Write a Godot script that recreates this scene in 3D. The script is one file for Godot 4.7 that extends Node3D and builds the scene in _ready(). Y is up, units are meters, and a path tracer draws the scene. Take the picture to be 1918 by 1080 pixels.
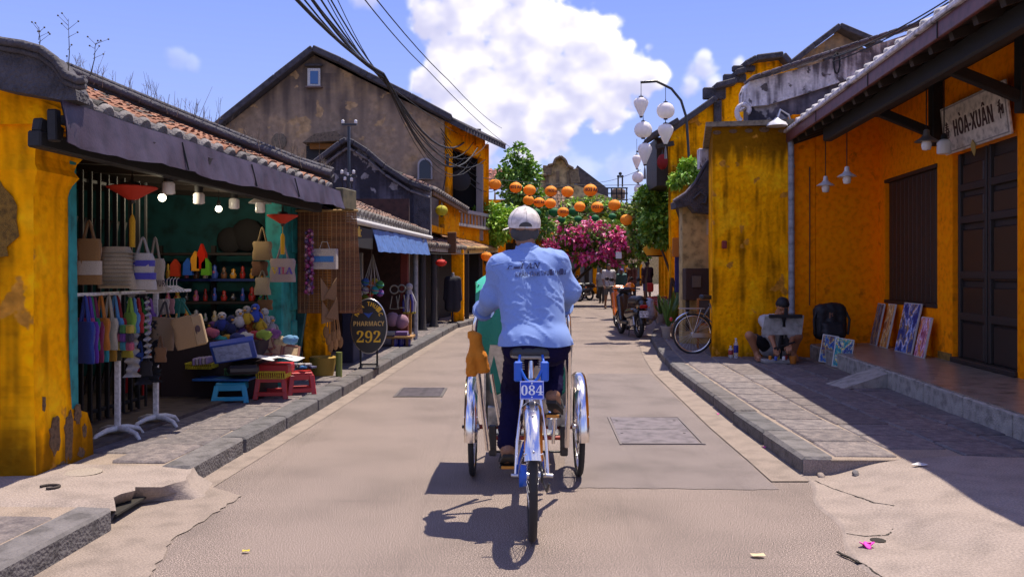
extends Node3D
# A street of old yellow shop houses with a cyclo and its rider.
const F := 1600.0
var mats := {}
var used := {}
var rng := RandomNumberGenerator.new()
var tex := {}
func V(x: float, y: float, z: float) -> Vector3: return Vector3(x, y, z)
func U(x: float, y: float) -> Vector2: return Vector2(x, y)
func C(r: float, g: float, b: float, a := 1.0) -> Color: return Color(r, g, b, a)
func T(p: Vector3) -> Transform3D: return Transform3D(Basis(), p)
func DR(a: float) -> float: return deg_to_rad(a)
func NB() -> MB: return MB.new()
func P(px: float, py: float, d: float) -> Vector3:
	return V((px - 959.0) / F * d, 1.4 + (510.0 - py) / F * d, -d)
func W(x: float, h: float, d: float) -> Vector3:
	return V(x, h, -d)
func rf(a: float, b: float) -> float:
	return rng.randf_range(a, b)
func tab(t: Array, d: float) -> float:
	for i in range(1, t.size()):
		if d <= t[i][0] or i == t.size() - 1:
			var u: float = (d - t[i - 1][0]) / (t[i][0] - t[i - 1][0])
			return lerpf(t[i - 1][1], t[i][1], u)
	return 0.0
const KLT := [[0, -2.36], [3.9, -2.2], [5.5, -2.12], [8.6, -1.95], [15, -1.68], [21.3, -1.38], [26, -0.5], [32, 0.75], [40.7, 2.6], [60, 7.5], [90, 15]]
const KRT := [[0, 1.2], [3.9, 1.68], [5.74, 2.0], [7.67, 2.04], [11.8, 2.22], [14, 2.42], [17.2, 2.8], [22, 3.75], [30, 4.9], [40, 6.4], [60, 11], [90, 20]]
func KL(d: float) -> float: return tab(KLT, d)
func KR(d: float) -> float: return tab(KRT, d)
class MB:
	var v := PackedVector3Array()
	var n := PackedVector3Array()
	var uv := PackedVector2Array()
	var c := PackedColorArray()
	var ix := PackedInt32Array()
	var col := Color.WHITE
	func add(vs: PackedVector3Array, idx: PackedInt32Array, smooth := true, uvs := PackedVector2Array()) -> void:
		var hasuv := uvs.size() == vs.size()
		if smooth:
			var b := v.size()
			var ns := PackedVector3Array()
			ns.resize(vs.size())
			for t in range(0, idx.size(), 3):
				var f := (vs[idx[t + 1]] - vs[idx[t]]).cross(vs[idx[t + 2]] - vs[idx[t]])
				ns[idx[t]] += f; ns[idx[t + 1]] += f; ns[idx[t + 2]] += f
			for i in vs.size():
				ns[i] = ns[i].normalized() if ns[i].length_squared() > 1e-18 else Vector3.UP
				uv.append(uvs[i] if hasuv else Vector2.ZERO)
				c.append(col)
			v.append_array(vs)
			n.append_array(ns)
			for i in idx: ix.append(b + i)
		else:
			for t in range(0, idx.size(), 3):
				var f := (vs[idx[t + 1]] - vs[idx[t]]).cross(vs[idx[t + 2]] - vs[idx[t]])
				if f.length_squared() < 1e-18: continue
				f = f.normalized()
				for k in 3:
					ix.append(v.size())
					v.append(vs[idx[t + k]]); n.append(f); c.append(col)
					uv.append(uvs[idx[t + k]] if hasuv else Vector2.ZERO)
	func mesh() -> ArrayMesh:
		var a := []
		a.resize(Mesh.ARRAY_MAX)
		var fl := ix.duplicate()
		for t in range(0, fl.size(), 3):
			var q := fl[t + 1]; fl[t + 1] = fl[t + 2]; fl[t + 2] = q
		a[Mesh.ARRAY_VERTEX] = v; a[Mesh.ARRAY_NORMAL] = n; a[Mesh.ARRAY_TEX_UV] = uv; a[Mesh.ARRAY_COLOR] = c; a[Mesh.ARRAY_INDEX] = fl
		var m := ArrayMesh.new()
		if v.size(): m.add_surface_from_arrays(Mesh.PRIMITIVE_TRIANGLES, a)
		return m
	func quad(a: Vector3, b: Vector3, cc: Vector3, d: Vector3, uvs := PackedVector2Array()) -> MB:
		add(PackedVector3Array([a, b, cc, d]), PackedInt32Array([0, 1, 2, 0, 2, 3]), false, uvs)
		return self
	func box(t: Transform3D, s: Vector3, bev := 0.0) -> MB:
		var h := s * 0.5
		bev = minf(bev, minf(h.x, minf(h.y, h.z)) * 0.8)
		var vs := PackedVector3Array()
		var idx := PackedInt32Array()
		var pt := func(sx, sy, sz, ax):
			var p := Vector3(sx * h.x, sy * h.y, sz * h.z)
			if ax != 0: p.x -= sx * bev
			if ax != 1: p.y -= sy * bev
			if ax != 2: p.z -= sz * bev
			return p
		var polys := []
		for ax in 3:
			for s1 in [-1.0, 1.0]:
				var q := []
				for e in [[-1.0, -1.0], [1.0, -1.0], [1.0, 1.0], [-1.0, 1.0]]:
					var sg := [0.0, 0.0, 0.0]
					sg[ax] = s1; sg[(ax + 1) % 3] = e[0]; sg[(ax + 2) % 3] = e[1]
					q.append(pt.call(sg[0], sg[1], sg[2], ax))
				polys.append(q)
		if bev > 0.0:
			for ax in 3:
				for s1 in [-1.0, 1.0]:
					for s2 in [-1.0, 1.0]:
						var q := []
						var a1 := (ax + 1) % 3
						var a2 := (ax + 2) % 3
						for e in [[-1.0, a1], [1.0, a1], [1.0, a2], [-1.0, a2]]:
							var sg := [0.0, 0.0, 0.0]
							sg[ax] = e[0]; sg[a1] = s1; sg[a2] = s2
							q.append(pt.call(sg[0], sg[1], sg[2], e[1]))
						polys.append(q)
			for sx in [-1.0, 1.0]:
				for sy in [-1.0, 1.0]:
					for sz in [-1.0, 1.0]:
						polys.append([pt.call(sx, sy, sz, 0), pt.call(sx, sy, sz, 1), pt.call(sx, sy, sz, 2)])
		for q in polys:
			var mid := Vector3.ZERO
			for p in q: mid += p
			var nn: Vector3 = (q[1] - q[0]).cross(q[2] - q[0])
			if nn.dot(mid) < 0.0: q.reverse()
			var b := vs.size()
			for p in q: vs.append(t * p)
			for k in range(1, q.size() - 1):
				idx.append_array([b, b + k, b + k + 1])
		add(vs, idx, false)
		return self
	func bx(center: Vector3, s: Vector3, bev := 0.0, yaw := 0.0) -> MB:
		return box(Transform3D(Basis(Vector3.UP, yaw), center), s, bev)
	func beam(a: Vector3, b: Vector3, w: float, hgt: float, bev := 0.0) -> MB:
		var z := (b - a).normalized()
		var up := Vector3.UP if absf(z.y) < 0.95 else Vector3.FORWARD
		var x := up.cross(z).normalized()
		return box(Transform3D(Basis(x, z.cross(x), z), (a + b) * 0.5), Vector3(w, hgt, a.distance_to(b)), bev)
	func loft(rings: Array, closed := true, caps := true, smooth := true, uvs := false) -> MB:
		var m: int = rings[0].size()
		var vs := PackedVector3Array()
		var us := PackedVector2Array()
		var idx := PackedInt32Array()
		for i in rings.size():
			var acc := 0.0
			for k in m:
				vs.append(rings[i][k])
				if k: acc += rings[i][k].distance_to(rings[i][k - 1])
				if uvs: us.append(Vector2(acc, rings[i][k].y))
		var lim := m if closed else m - 1
		for i in rings.size() - 1:
			for k in lim:
				var k2 := (k + 1) % m
				var a := i * m + k; var b := i * m + k2; var cc := (i + 1) * m + k2; var d := (i + 1) * m + k
				idx.append_array([a, b, cc, a, cc, d])
		add(vs, idx, smooth, us)
		if caps and closed:
			for e in [0, rings.size() - 1]:
				var cv := PackedVector3Array(rings[e])
				var mid := Vector3.ZERO
				for p in cv: mid += p
				cv.append(mid / m)
				var ci := PackedInt32Array()
				for k in m:
					if e == 0: ci.append_array([m, (k + 1) % m, k])
					else: ci.append_array([m, k, (k + 1) % m])
				add(cv, ci, false)
		return self
	func tube(pts: Array, r, sides := 8, caps := true) -> MB:
		var rings := []
		var t0: Vector3 = (pts[1] - pts[0]).normalized()
		var u := t0.cross(Vector3.UP if absf(t0.y) < 0.9 else Vector3.RIGHT).normalized()
		for i in pts.size():
			var t: Vector3 = (pts[mini(i + 1, pts.size() - 1)] - pts[maxi(i - 1, 0)]).normalized()
			u = (u - t * u.dot(t)).normalized()
			var w := t.cross(u)
			var rr: float = r if r is float else r[i]
			var ring := PackedVector3Array()
			for k in sides:
				var a := TAU * k / sides
				ring.append(pts[i] + (u * cos(a) + w * sin(a)) * rr)
			rings.append(ring)
		return loft(rings, true, caps)
	func lathe(prof: Array, sides := 16, t := Transform3D()) -> MB:
		var rings := []
		for p in prof:
			var ring := PackedVector3Array()
			for k in sides:
				var a := -TAU * k / sides
				ring.append(t * Vector3(p.x * cos(a), p.y, p.x * sin(a)))
			rings.append(ring)
		return loft(rings, true, true)
	func ball(t: Transform3D, r: Vector3, seg := 12) -> MB:
		var prof := []
		var m := maxi(4, seg / 2)
		for i in m + 1:
			var a := -PI / 2 + PI * i / m
			prof.append(Vector2(maxf(cos(a), 0.001), sin(a)))
		return lathe(prof, seg, t * Transform3D(Basis.from_scale(r), Vector3.ZERO))
	func bl(p: Vector3, r: float, seg := 10) -> MB:
		return ball(Transform3D(Basis(), p), Vector3.ONE * r, seg)
	func prism(poly: Array, depth: float, t := Transform3D(), uvs := false) -> MB:
		var pl := PackedVector2Array(poly)
		if Geometry2D.is_polygon_clockwise(pl): pl.reverse()
		var tri := Geometry2D.triangulate_polygon(pl)
		var m := pl.size()
		for s in [1.0, -1.0]:
			var vs := PackedVector3Array()
			for p in pl: vs.append(t * Vector3(p.x, p.y, s * depth * 0.5))
			var idx := PackedInt32Array()
			for k in range(0, tri.size(), 3):
				var a := pl[tri[k]]; var b := pl[tri[k + 1]]; var cc := pl[tri[k + 2]]
				var ccw := (b - a).cross(cc - a) > 0.0
				if ccw == (s > 0.0): idx.append_array([tri[k], tri[k + 1], tri[k + 2]])
				else: idx.append_array([tri[k], tri[k + 2], tri[k + 1]])
			add(vs, idx, false, pl if uvs else PackedVector2Array())
		for i in m:
			var a := pl[i]; var b := pl[(i + 1) % m]
			var q := PackedVector2Array()
			if uvs: q = PackedVector2Array([a, a + Vector2(depth, 0), b + Vector2(depth, 0), b])
			quad(t * Vector3(a.x, a.y, depth * 0.5), t * Vector3(a.x, a.y, -depth * 0.5), t * Vector3(b.x, b.y, -depth * 0.5), t * Vector3(b.x, b.y, depth * 0.5), q)
		return self
	func surf(rows: Array, smooth := true) -> MB:
		var m: int = rows[0].size()
		var vs := PackedVector3Array()
		var us := PackedVector2Array()
		var idx := PackedInt32Array()
		for i in rows.size():
			for k in m:
				vs.append(rows[i][k])
				us.append(Vector2(float(k) / (m - 1), 1.0 - float(i) / (rows.size() - 1)))
		for i in rows.size() - 1:
			for k in m - 1:
				var a := i * m + k
				idx.append_array([a, a + 1, a + m + 1, a, a + m + 1, a + m])
		add(vs, idx, smooth, us)
		return self
	func cloth(rows: Array, th: Vector3) -> MB:
		var back := []
		for r in rows:
			var q := []
			for k in r.size(): q.append(r[r.size() - 1 - k] + th)
			back.append(q)
		surf(rows)
		surf(back)
		return self
func numbered(called: String) -> String:
	var k: int = used.get(called, 0)
	used[called] = k + 1
	return called if k == 0 else "%s_%03d" % [called, k]
func tag(o: Node3D, label := "", category := "", group := "", kind := "") -> Node3D:
	if label: o.set_meta("label", label)
	if category: o.set_meta("category", category)
	if group: o.set_meta("group", group)
	if kind: o.set_meta("kind", kind)
	return o
func thing(called: String, label: String, category: String, group := "", at := Vector3.ZERO, turn := 0.0) -> Node3D:
	var o := Node3D.new()
	o.name = numbered(called)
	add_child(o)
	o.position = at
	o.rotation.y = turn
	return tag(o, label, category, group)
func gx(o: Node) -> Transform3D:
	var t := Transform3D()
	while o and o != self:
		t = (o as Node3D).transform * t
		o = o.get_parent()
	return t
func obj(called: String, mb: MB, m: Material, parent: Node = self, local := false) -> MeshInstance3D:
	var o := MeshInstance3D.new()
	o.name = called if parent != self else numbered(called)
	o.mesh = mb.mesh()
	o.material_override = null
	if o.mesh.get_surface_count(): o.mesh.surface_set_material(0, m)
	parent.add_child(o, true)
	if parent != self and not local:
		o.transform = gx(parent).affine_inverse()
	return o
func inst(called: String, mesh: Mesh, parent: Node, t: Transform3D) -> MeshInstance3D:
	var o := MeshInstance3D.new()
	o.name = called
	o.mesh = mesh
	parent.add_child(o, true)
	o.transform = t
	return o
func one(called: String, label: String, category: String, group: String, mb: MB, m: Material) -> MeshInstance3D:
	var lo := Vector3.ONE * 1e9
	var hi := -lo
	for p in mb.v: lo = lo.min(p); hi = hi.max(p)
	var b := V((lo.x + hi.x) / 2, lo.y, (lo.z + hi.z) / 2)
	for i in mb.v.size(): mb.v[i] -= b
	var o := obj(called, mb, m)
	o.position = b
	tag(o, label, category, group)
	return o
func structure(called: String, mb: MB, m: Material) -> MeshInstance3D:
	var o := obj(called, mb, m)
	tag(o, "", "", "", "structure")
	return o
func dup(root: Node3D, t: Transform3D, label := "", group := "") -> Node3D:
	var r: Node3D = root.duplicate()
	var nm := String(root.name)
	var rx := RegEx.create_from_string("_\\d{3}$")
	r.name = numbered(rx.sub(nm, ""))
	add_child(r)
	r.transform = t
	if label: r.set_meta("label", label)
	if group: r.set_meta("group", group)
	return r
func ramp(cols: Array) -> Gradient:
	var g := Gradient.new()
	var off := PackedFloat32Array()
	var cc := PackedColorArray()
	for e in cols:
		off.append(e[0])
		cc.append(C(e[1], e[1], e[1]) if not (e[1] is Color) else e[1])
	g.offsets = off
	g.colors = cc
	return g
func ntex(key: String, freq: float, oct: int, cols: Array, sd := 1, size := 512, type := FastNoiseLite.TYPE_SIMPLEX_SMOOTH) -> Texture2D:
	if tex.has(key): return tex[key]
	var fn := FastNoiseLite.new()
	fn.noise_type = type
	fn.frequency = freq
	fn.fractal_octaves = oct
	fn.seed = sd
	var t := NoiseTexture2D.new()
	t.width = size
	t.height = size
	t.seamless = true
	t.noise = fn
	t.color_ramp = ramp(cols)
	tex[key] = t
	return t
func nbytes(freq: float, oct: int, sd: int, size := 512, type := FastNoiseLite.TYPE_SIMPLEX_SMOOTH) -> PackedByteArray:
	var fn := FastNoiseLite.new()
	fn.noise_type = type
	fn.frequency = freq
	fn.fractal_octaves = oct
	fn.seed = sd
	return fn.get_seamless_image(size, size).get_data()
func mat(key: String, col: Color, rough := 0.85, o := {}) -> StandardMaterial3D:
	if mats.has(key): return mats[key]
	var m := StandardMaterial3D.new()
	m.resource_name = key
	m.albedo_color = C(col.r, col.g, col.b).linear_to_srgb()
	m.roughness = rough
	m.metallic = o.get("metal", 0.0)
	if o.has("spec"): m.metallic_specular = o.spec
	if o.get("vc", false): m.vertex_color_use_as_albedo = true
	if o.has("tex"):
		m.albedo_texture = o.tex
	if o.has("bump"):
		m.heightmap_enabled = true
		m.heightmap_texture = o.bump
		m.heightmap_scale = o.get("bs", 0.5)
	if o.has("tex") or o.has("bump"):
		if not o.get("uv", false):
			m.uv1_triplanar = true
			m.uv1_world_triplanar = o.get("world", true)
		var s: float = o.get("scale", 1.0)
		m.uv1_scale = V(s, s, s) if not o.has("scale3") else o.scale3
	if o.has("detail"):
		m.detail_enabled = true
		m.detail_albedo = o.detail
		m.detail_blend_mode = BaseMaterial3D.BLEND_MODE_MUL
		m.detail_uv_layer = BaseMaterial3D.DETAIL_UV_2
		m.uv2_triplanar = true
		m.uv2_world_triplanar = true
		m.uv2_scale = Vector3.ONE * float(o.get("dscale", 0.2))
	if o.has("backlight"):
		m.backlight_enabled = true
		m.backlight = o.backlight
	if o.has("emit"):
		m.emission_enabled = true
		m.emission = o.emit
		m.emission_energy_multiplier = o.get("ee", 1.0)
	if o.has("alpha"):
		m.transparency = BaseMaterial3D.TRANSPARENCY_ALPHA
		m.albedo_color.a = o.alpha
	if o.has("coat"):
		m.clearcoat_enabled = true
		m.clearcoat = o.coat
		m.clearcoat_roughness = o.get("cr", 0.1)
	if o.has("rim"):
		m.rim_enabled = true
		m.rim = o.rim
		m.rim_tint = 0.5
	mats[key] = m
	return m
func L(r: int, g: int, b: int) -> Color:   # a colour given as the eye sees it (sRGB bytes), as a linear base colour
	return Color8(r, g, b).srgb_to_linear()
func cm(r: float, g: float, b: float, rough := 0.8) -> StandardMaterial3D:
	return mat("c_%.3f_%.3f_%.3f_%.2f" % [r, g, b, rough], C(r, g, b), rough, {"tex": tex.grain, "scale": 2.5})
func text_mb(txt: String, hgt: float, font: String, bold: bool, depth: float, fn: Callable, center := true) -> MB:
	var tm := TextMesh.new()
	var f := SystemFont.new()
	f.font_names = PackedStringArray([font])
	f.font_weight = 700 if bold else 400
	tm.font = f
	tm.font_size = 64
	tm.text = txt
	tm.pixel_size = hgt / 46.0
	tm.depth = depth
	tm.curve_step = 2.0
	var a := tm.get_mesh_arrays()
	var mb := NB()
	if a.size() == 0 or a[Mesh.ARRAY_VERTEX] == null: return mb
	var vs: PackedVector3Array = a[Mesh.ARRAY_VERTEX]
	var idx: PackedInt32Array = a[Mesh.ARRAY_INDEX] if a[Mesh.ARRAY_INDEX] != null else PackedInt32Array(range(vs.size()))
	var fl := PackedInt32Array()
	for t in range(0, idx.size(), 3): fl.append_array([idx[t], idx[t + 2], idx[t + 1]])
	var out := PackedVector3Array()
	for p in vs: out.append(fn.call(p))
	mb.add(out, fl, false)
	return mb
func text_at(called: String, txt: String, hgt: float, t: Transform3D, m: Material, parent: Node, font := "Droid Sans", bold := true, sx := 1.0) -> MeshInstance3D:
	return obj(called, text_mb(txt, hgt, font, bold, 0.004, func(p): return t * V(p.x * sx, p.y, p.z)), m, parent)
func body(mb: MB, bones: Array, cell: float, k := 0.03, fold := 0.0, sd := 3, freq := 9.0) -> void:
	var lo := Vector3.ONE * 1e9
	var hi := -lo
	for b in bones:
		var r: float = maxf(b[2], b[3]) + cell * 2.5
		lo = lo.min(b[0] - Vector3.ONE * r).min(b[1] - Vector3.ONE * r)
		hi = hi.max(b[0] + Vector3.ONE * r).max(b[1] + Vector3.ONE * r)
	var nx := int((hi.x - lo.x) / cell) + 2
	var ny := int((hi.y - lo.y) / cell) + 2
	var nz := int((hi.z - lo.z) / cell) + 2
	var f := PackedFloat32Array()
	f.resize(nx * ny * nz)
	f.fill(1.0)
	for b in bones:
		var a: Vector3 = b[0]
		var e: Vector3 = b[1] - a
		var ra: float = b[2]
		var dr: float = b[3] - ra
		var l2 := maxf(e.length_squared(), 1e-9)
		var kk: float = b[4] if b.size() > 4 else k
		var r: float = maxf(b[2], b[3]) + maxf(cell * 2.5, kk)
		var p0 := (a.min(b[1]) - Vector3.ONE * r - lo) / cell
		var p1 := (a.max(b[1]) + Vector3.ONE * r - lo) / cell
		for z in range(maxi(0, int(p0.z)), mini(nz, int(p1.z) + 2)):
			for y in range(maxi(0, int(p0.y)), mini(ny, int(p1.y) + 2)):
				var row := (z * ny + y) * nx
				for x in range(maxi(0, int(p0.x)), mini(nx, int(p1.x) + 2)):
					var q := lo + V(x, y, z) * cell - a
					var h := clampf(q.dot(e) / l2, 0.0, 1.0)
					var d := (q - e * h).length() - ra - dr * h
					var o := f[row + x]
					var s := kk - absf(d - o)
					f[row + x] = minf(d, o) - (s * s / (4.0 * kk) if s > 0.0 else 0.0)
	var vi := {}
	var vs := PackedVector3Array()
	var sy := nx
	var sz := nx * ny
	for z in nz - 1:
		for y in ny - 1:
			var row := (z * ny + y) * nx
			for x in nx - 1:
				var i := row + x
				var c0 := f[i]
				if c0 > cell * 2.0: continue
				var c1 := f[i + 1]; var c2 := f[i + sy]; var c3 := f[i + sy + 1]
				var c4 := f[i + sz]; var c5 := f[i + sz + 1]; var c6 := f[i + sz + sy]; var c7 := f[i + sz + sy + 1]
				var neg := int(c0 < 0) + int(c1 < 0) + int(c2 < 0) + int(c3 < 0) + int(c4 < 0) + int(c5 < 0) + int(c6 < 0) + int(c7 < 0)
				if neg == 0 or neg == 8: continue
				var acc := Vector3.ZERO
				var cnt := 0
				if (c0 < 0) != (c1 < 0): acc += V(c0 / (c0 - c1), 0, 0); cnt += 1
				if (c2 < 0) != (c3 < 0): acc += V(c2 / (c2 - c3), 1, 0); cnt += 1
				if (c4 < 0) != (c5 < 0): acc += V(c4 / (c4 - c5), 0, 1); cnt += 1
				if (c6 < 0) != (c7 < 0): acc += V(c6 / (c6 - c7), 1, 1); cnt += 1
				if (c0 < 0) != (c2 < 0): acc += V(0, c0 / (c0 - c2), 0); cnt += 1
				if (c1 < 0) != (c3 < 0): acc += V(1, c1 / (c1 - c3), 0); cnt += 1
				if (c4 < 0) != (c6 < 0): acc += V(0, c4 / (c4 - c6), 1); cnt += 1
				if (c5 < 0) != (c7 < 0): acc += V(1, c5 / (c5 - c7), 1); cnt += 1
				if (c0 < 0) != (c4 < 0): acc += V(0, 0, c0 / (c0 - c4)); cnt += 1
				if (c1 < 0) != (c5 < 0): acc += V(1, 0, c1 / (c1 - c5)); cnt += 1
				if (c2 < 0) != (c6 < 0): acc += V(0, 1, c2 / (c2 - c6)); cnt += 1
				if (c3 < 0) != (c7 < 0): acc += V(1, 1, c3 / (c3 - c7)); cnt += 1
				vi[i] = vs.size()
				vs.append(lo + (V(x, y, z) + acc / cnt) * cell)
	var idx := PackedInt32Array()
	for i in vi:
		var c0 := f[i] < 0.0
		var base: int = i
		for ax in 3:
			var step: int = [1, sy, sz][ax]
			var s1: int = [sy, sz, 1][ax]
			var s2: int = [sz, 1, sy][ax]
			var c1 := f[base + step] < 0.0
			if c0 == c1: continue
			if not (vi.has(base - s1) and vi.has(base - s2) and vi.has(base - s1 - s2)): continue
			var a: int = vi[base]; var b: int = vi[base - s1]; var cc: int = vi[base - s1 - s2]; var d: int = vi[base - s2]
			if c0: idx.append_array([a, b, cc, a, cc, d])
			else: idx.append_array([a, cc, b, a, d, cc])
	if fold > 0.0:
		var fn := FastNoiseLite.new()
		fn.seed = sd
		fn.frequency = 1.0
		fn.fractal_octaves = 2
		var tmp := NB()
		tmp.add(vs, idx)
		for i in vs.size():
			var p := vs[i]
			var w := fn.get_noise_3d(p.x * freq + p.y * 4.0, p.y * freq * 1.5 + p.x * 3.0, p.z * freq)
			vs[i] += tmp.n[i] * ((exp(-w * w / 0.012) - 0.35 + fn.get_noise_3d(p.x * 3.0, p.y * 3.0, p.z * 3.0) * 0.8) * fold)
	mb.add(vs, idx)
func _ready() -> void:
	rng.seed = 77
	var cam := Camera3D.new()
	cam.name = "camera"
	add_child(cam)
	cam.position = V(0, 1.4, 0)
	cam.projection = Camera3D.PROJECTION_FRUSTUM
	cam.near = 0.1
	cam.far = 600.0
	cam.size = 2.0 * cam.near * 540.0 / F
	cam.frustum_offset = U(0, -30.0 / F * cam.near)
	cam.current = true
	var env := Environment.new()
	var we := WorldEnvironment.new()
	we.name = "world_environment"
	env.background_mode = Environment.BG_SKY
	env.sky = Sky.new()
	var pm := PanoramaSkyMaterial.new()
	pm.panorama = ImageTexture.create_from_image(sky_picture())
	env.sky.sky_material = pm
	env.background_energy_multiplier = 1.0
	env.tonemap_mode = Environment.TONE_MAPPER_LINEAR
	env.tonemap_exposure = 1.75
	env.sdfgi_enabled = true
	env.ssao_enabled = true
	env.ssil_enabled = true
	we.environment = env
	add_child(we)
	var sun := DirectionalLight3D.new()
	sun.name = "sun"
	sun.light_energy = 1.45
	sun.light_color = C(1.0, 0.95, 0.87)
	sun.light_angular_distance = 0.5
	sun.shadow_enabled = true
	add_child(sun)
	sun.look_at_from_position(Vector3.ZERO, V(-0.23, -1.0, 0.22), Vector3.FORWARD)
	make_textures()
	make_ground()
	make_left_shop()
	make_left_houses()
	make_right_house()
	make_right_row()
	make_far_end()
	make_plants()
	make_goods()
	make_lanterns()
	make_wires()
	make_cyclo()
	make_rider()
	make_painter()
	make_street_people()
	make_bikes()
	make_small_things()
	settle()
func settle() -> void:
	for o in get_children():
		if not (o is Node3D) or o is MeshInstance3D or o is Light3D or o is Camera3D: continue
		if o.get_child_count() == 0 or o.position != Vector3.ZERO: continue
		var lo := Vector3.ONE * 1e9
		var hi := -lo
		for c in o.get_children():
			if c is MeshInstance3D and c.mesh:
				var bb: AABB = c.transform * c.mesh.get_aabb()
				lo = lo.min(bb.position)
				hi = hi.max(bb.end)
		if hi.x < lo.x: continue
		var b := V((lo.x + hi.x) / 2, lo.y, (lo.z + hi.z) / 2)
		b = o.transform.basis * b
		o.position = b
		for c in o.get_children():
			if c is Node3D: c.position -= o.transform.basis.inverse() * b
func sky_picture() -> Image:
	var w := 4096
	var h := 2048
	var im := Image.create(w, h, false, Image.FORMAT_RGB8)
	var g := Gradient.new()
	g.offsets = PackedFloat32Array([0.0, 0.03, 0.1, 0.2, 0.45, 1.0])
	g.colors = PackedColorArray([Color8(172, 186, 208), Color8(158, 174, 207), Color8(134, 153, 206), Color8(113, 134, 203), Color8(88, 111, 194), Color8(62, 86, 176)])
	for y in h:
		var el := 1.0 - 2.0 * (y + 0.5) / h
		im.fill_rect(Rect2i(0, y, w, 1), g.sample(maxf(el, 0.0)) if el >= 0.0 else Color8(150, 140, 128))
	var fn := FastNoiseLite.new()
	fn.seed = 11
	fn.frequency = 0.16
	fn.fractal_octaves = 5
	fn.fractal_gain = 0.5
	var f2 := FastNoiseLite.new()
	f2.seed = 5
	f2.frequency = 0.35
	f2.fractal_octaves = 3
	var heaps := []
	var main := []
	for q in [[845, 30, 75], [905, 10, 85], [870, 85, 80], [960, 70, 105], [1030, 60, 95], [1090, 85, 85], [1140, 130, 70], [1080, 150, 100], [980, 150, 110], [880, 150, 90], [835, 165, 62], [1180, 150, 60], [1215, 145, 40], [930, 200, 90], [1040, 205, 85], [860, 215, 70], [840, 240, 55], [1130, 190, 55], [910, 245, 70], [990, 245, 60], [1060, 50, 60], [900, -60, 90], [830, -40, 60], [980, -20, 60]]:
		main.append([rad_to_deg(atan((q[0] - 959.0) / F)), rad_to_deg(atan((510.0 - q[1]) / F)), q[2] / F * 57.3])
	heaps.append([main, 1.0])
	var side := []
	for q in [[1315, 140, 32], [1300, 165, 26], [1335, 165, 22], [1320, 118, 16], [1385, 130, 14], [1405, 165, 16]]:
		side.append([rad_to_deg(atan((q[0] - 959.0) / F)), rad_to_deg(atan((510.0 - q[1]) / F)), q[2] / F * 57.3])
	heaps.append([side, 0.75])
	heaps.append([[[-9.6, 17.9, 1.3], [-8.6, 18.3, 1.0]], 0.7])
	heaps.append([[[-21.4, 13.2, 1.0], [-20.6, 13.0, 0.7]], 0.28])
	heaps.append([[[-3.5, 6.8, 2.6], [0.5, 6.4, 2.6], [4.0, 6.6, 2.4], [-6.0, 7.4, 1.6], [7.5, 7.0, 1.6]], 0.32])
	var r2 := RandomNumberGenerator.new()
	r2.seed = 9
	for k in 15:
		var hp := []
		var az := 40.0 + k * 20.0 + r2.randf_range(-6, 6)
		var el := r2.randf_range(12, 46)
		for i in 14:
			hp.append([az + r2.randf_range(-11, 11), el + r2.randf_range(-6, 6), r2.randf_range(2.6, 5.6)])
		heaps.append([hp, 0.9])
	for k in 22:  # cloud heaps added high overhead, out of view, to raise the fill light
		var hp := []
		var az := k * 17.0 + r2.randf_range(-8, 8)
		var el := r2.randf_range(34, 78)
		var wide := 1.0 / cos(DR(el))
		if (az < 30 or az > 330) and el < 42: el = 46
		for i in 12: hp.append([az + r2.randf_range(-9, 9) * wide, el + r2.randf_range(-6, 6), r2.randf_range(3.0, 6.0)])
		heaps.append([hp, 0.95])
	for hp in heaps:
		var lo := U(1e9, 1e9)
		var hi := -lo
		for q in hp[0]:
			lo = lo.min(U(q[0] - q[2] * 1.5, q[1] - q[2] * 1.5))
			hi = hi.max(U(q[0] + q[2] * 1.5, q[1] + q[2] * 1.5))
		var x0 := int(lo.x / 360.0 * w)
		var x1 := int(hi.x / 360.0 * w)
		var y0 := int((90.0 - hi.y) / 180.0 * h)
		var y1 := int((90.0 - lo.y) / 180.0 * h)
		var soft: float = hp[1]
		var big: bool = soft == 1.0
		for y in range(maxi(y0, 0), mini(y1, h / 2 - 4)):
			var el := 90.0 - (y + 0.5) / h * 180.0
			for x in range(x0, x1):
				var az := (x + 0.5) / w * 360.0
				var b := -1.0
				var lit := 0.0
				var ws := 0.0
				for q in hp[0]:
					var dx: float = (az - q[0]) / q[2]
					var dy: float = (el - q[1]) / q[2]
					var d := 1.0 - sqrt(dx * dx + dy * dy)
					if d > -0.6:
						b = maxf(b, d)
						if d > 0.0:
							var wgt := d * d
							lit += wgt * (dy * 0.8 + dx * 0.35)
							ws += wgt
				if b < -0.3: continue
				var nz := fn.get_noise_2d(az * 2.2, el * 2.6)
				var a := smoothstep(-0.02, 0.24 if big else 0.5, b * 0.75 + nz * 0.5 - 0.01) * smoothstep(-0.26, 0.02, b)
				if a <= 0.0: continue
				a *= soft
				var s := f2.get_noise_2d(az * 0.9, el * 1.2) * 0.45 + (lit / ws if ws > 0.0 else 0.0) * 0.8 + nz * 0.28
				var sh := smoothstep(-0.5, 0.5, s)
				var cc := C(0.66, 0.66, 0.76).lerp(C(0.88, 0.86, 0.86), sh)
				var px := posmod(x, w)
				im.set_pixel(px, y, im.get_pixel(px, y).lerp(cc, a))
	return im
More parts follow.
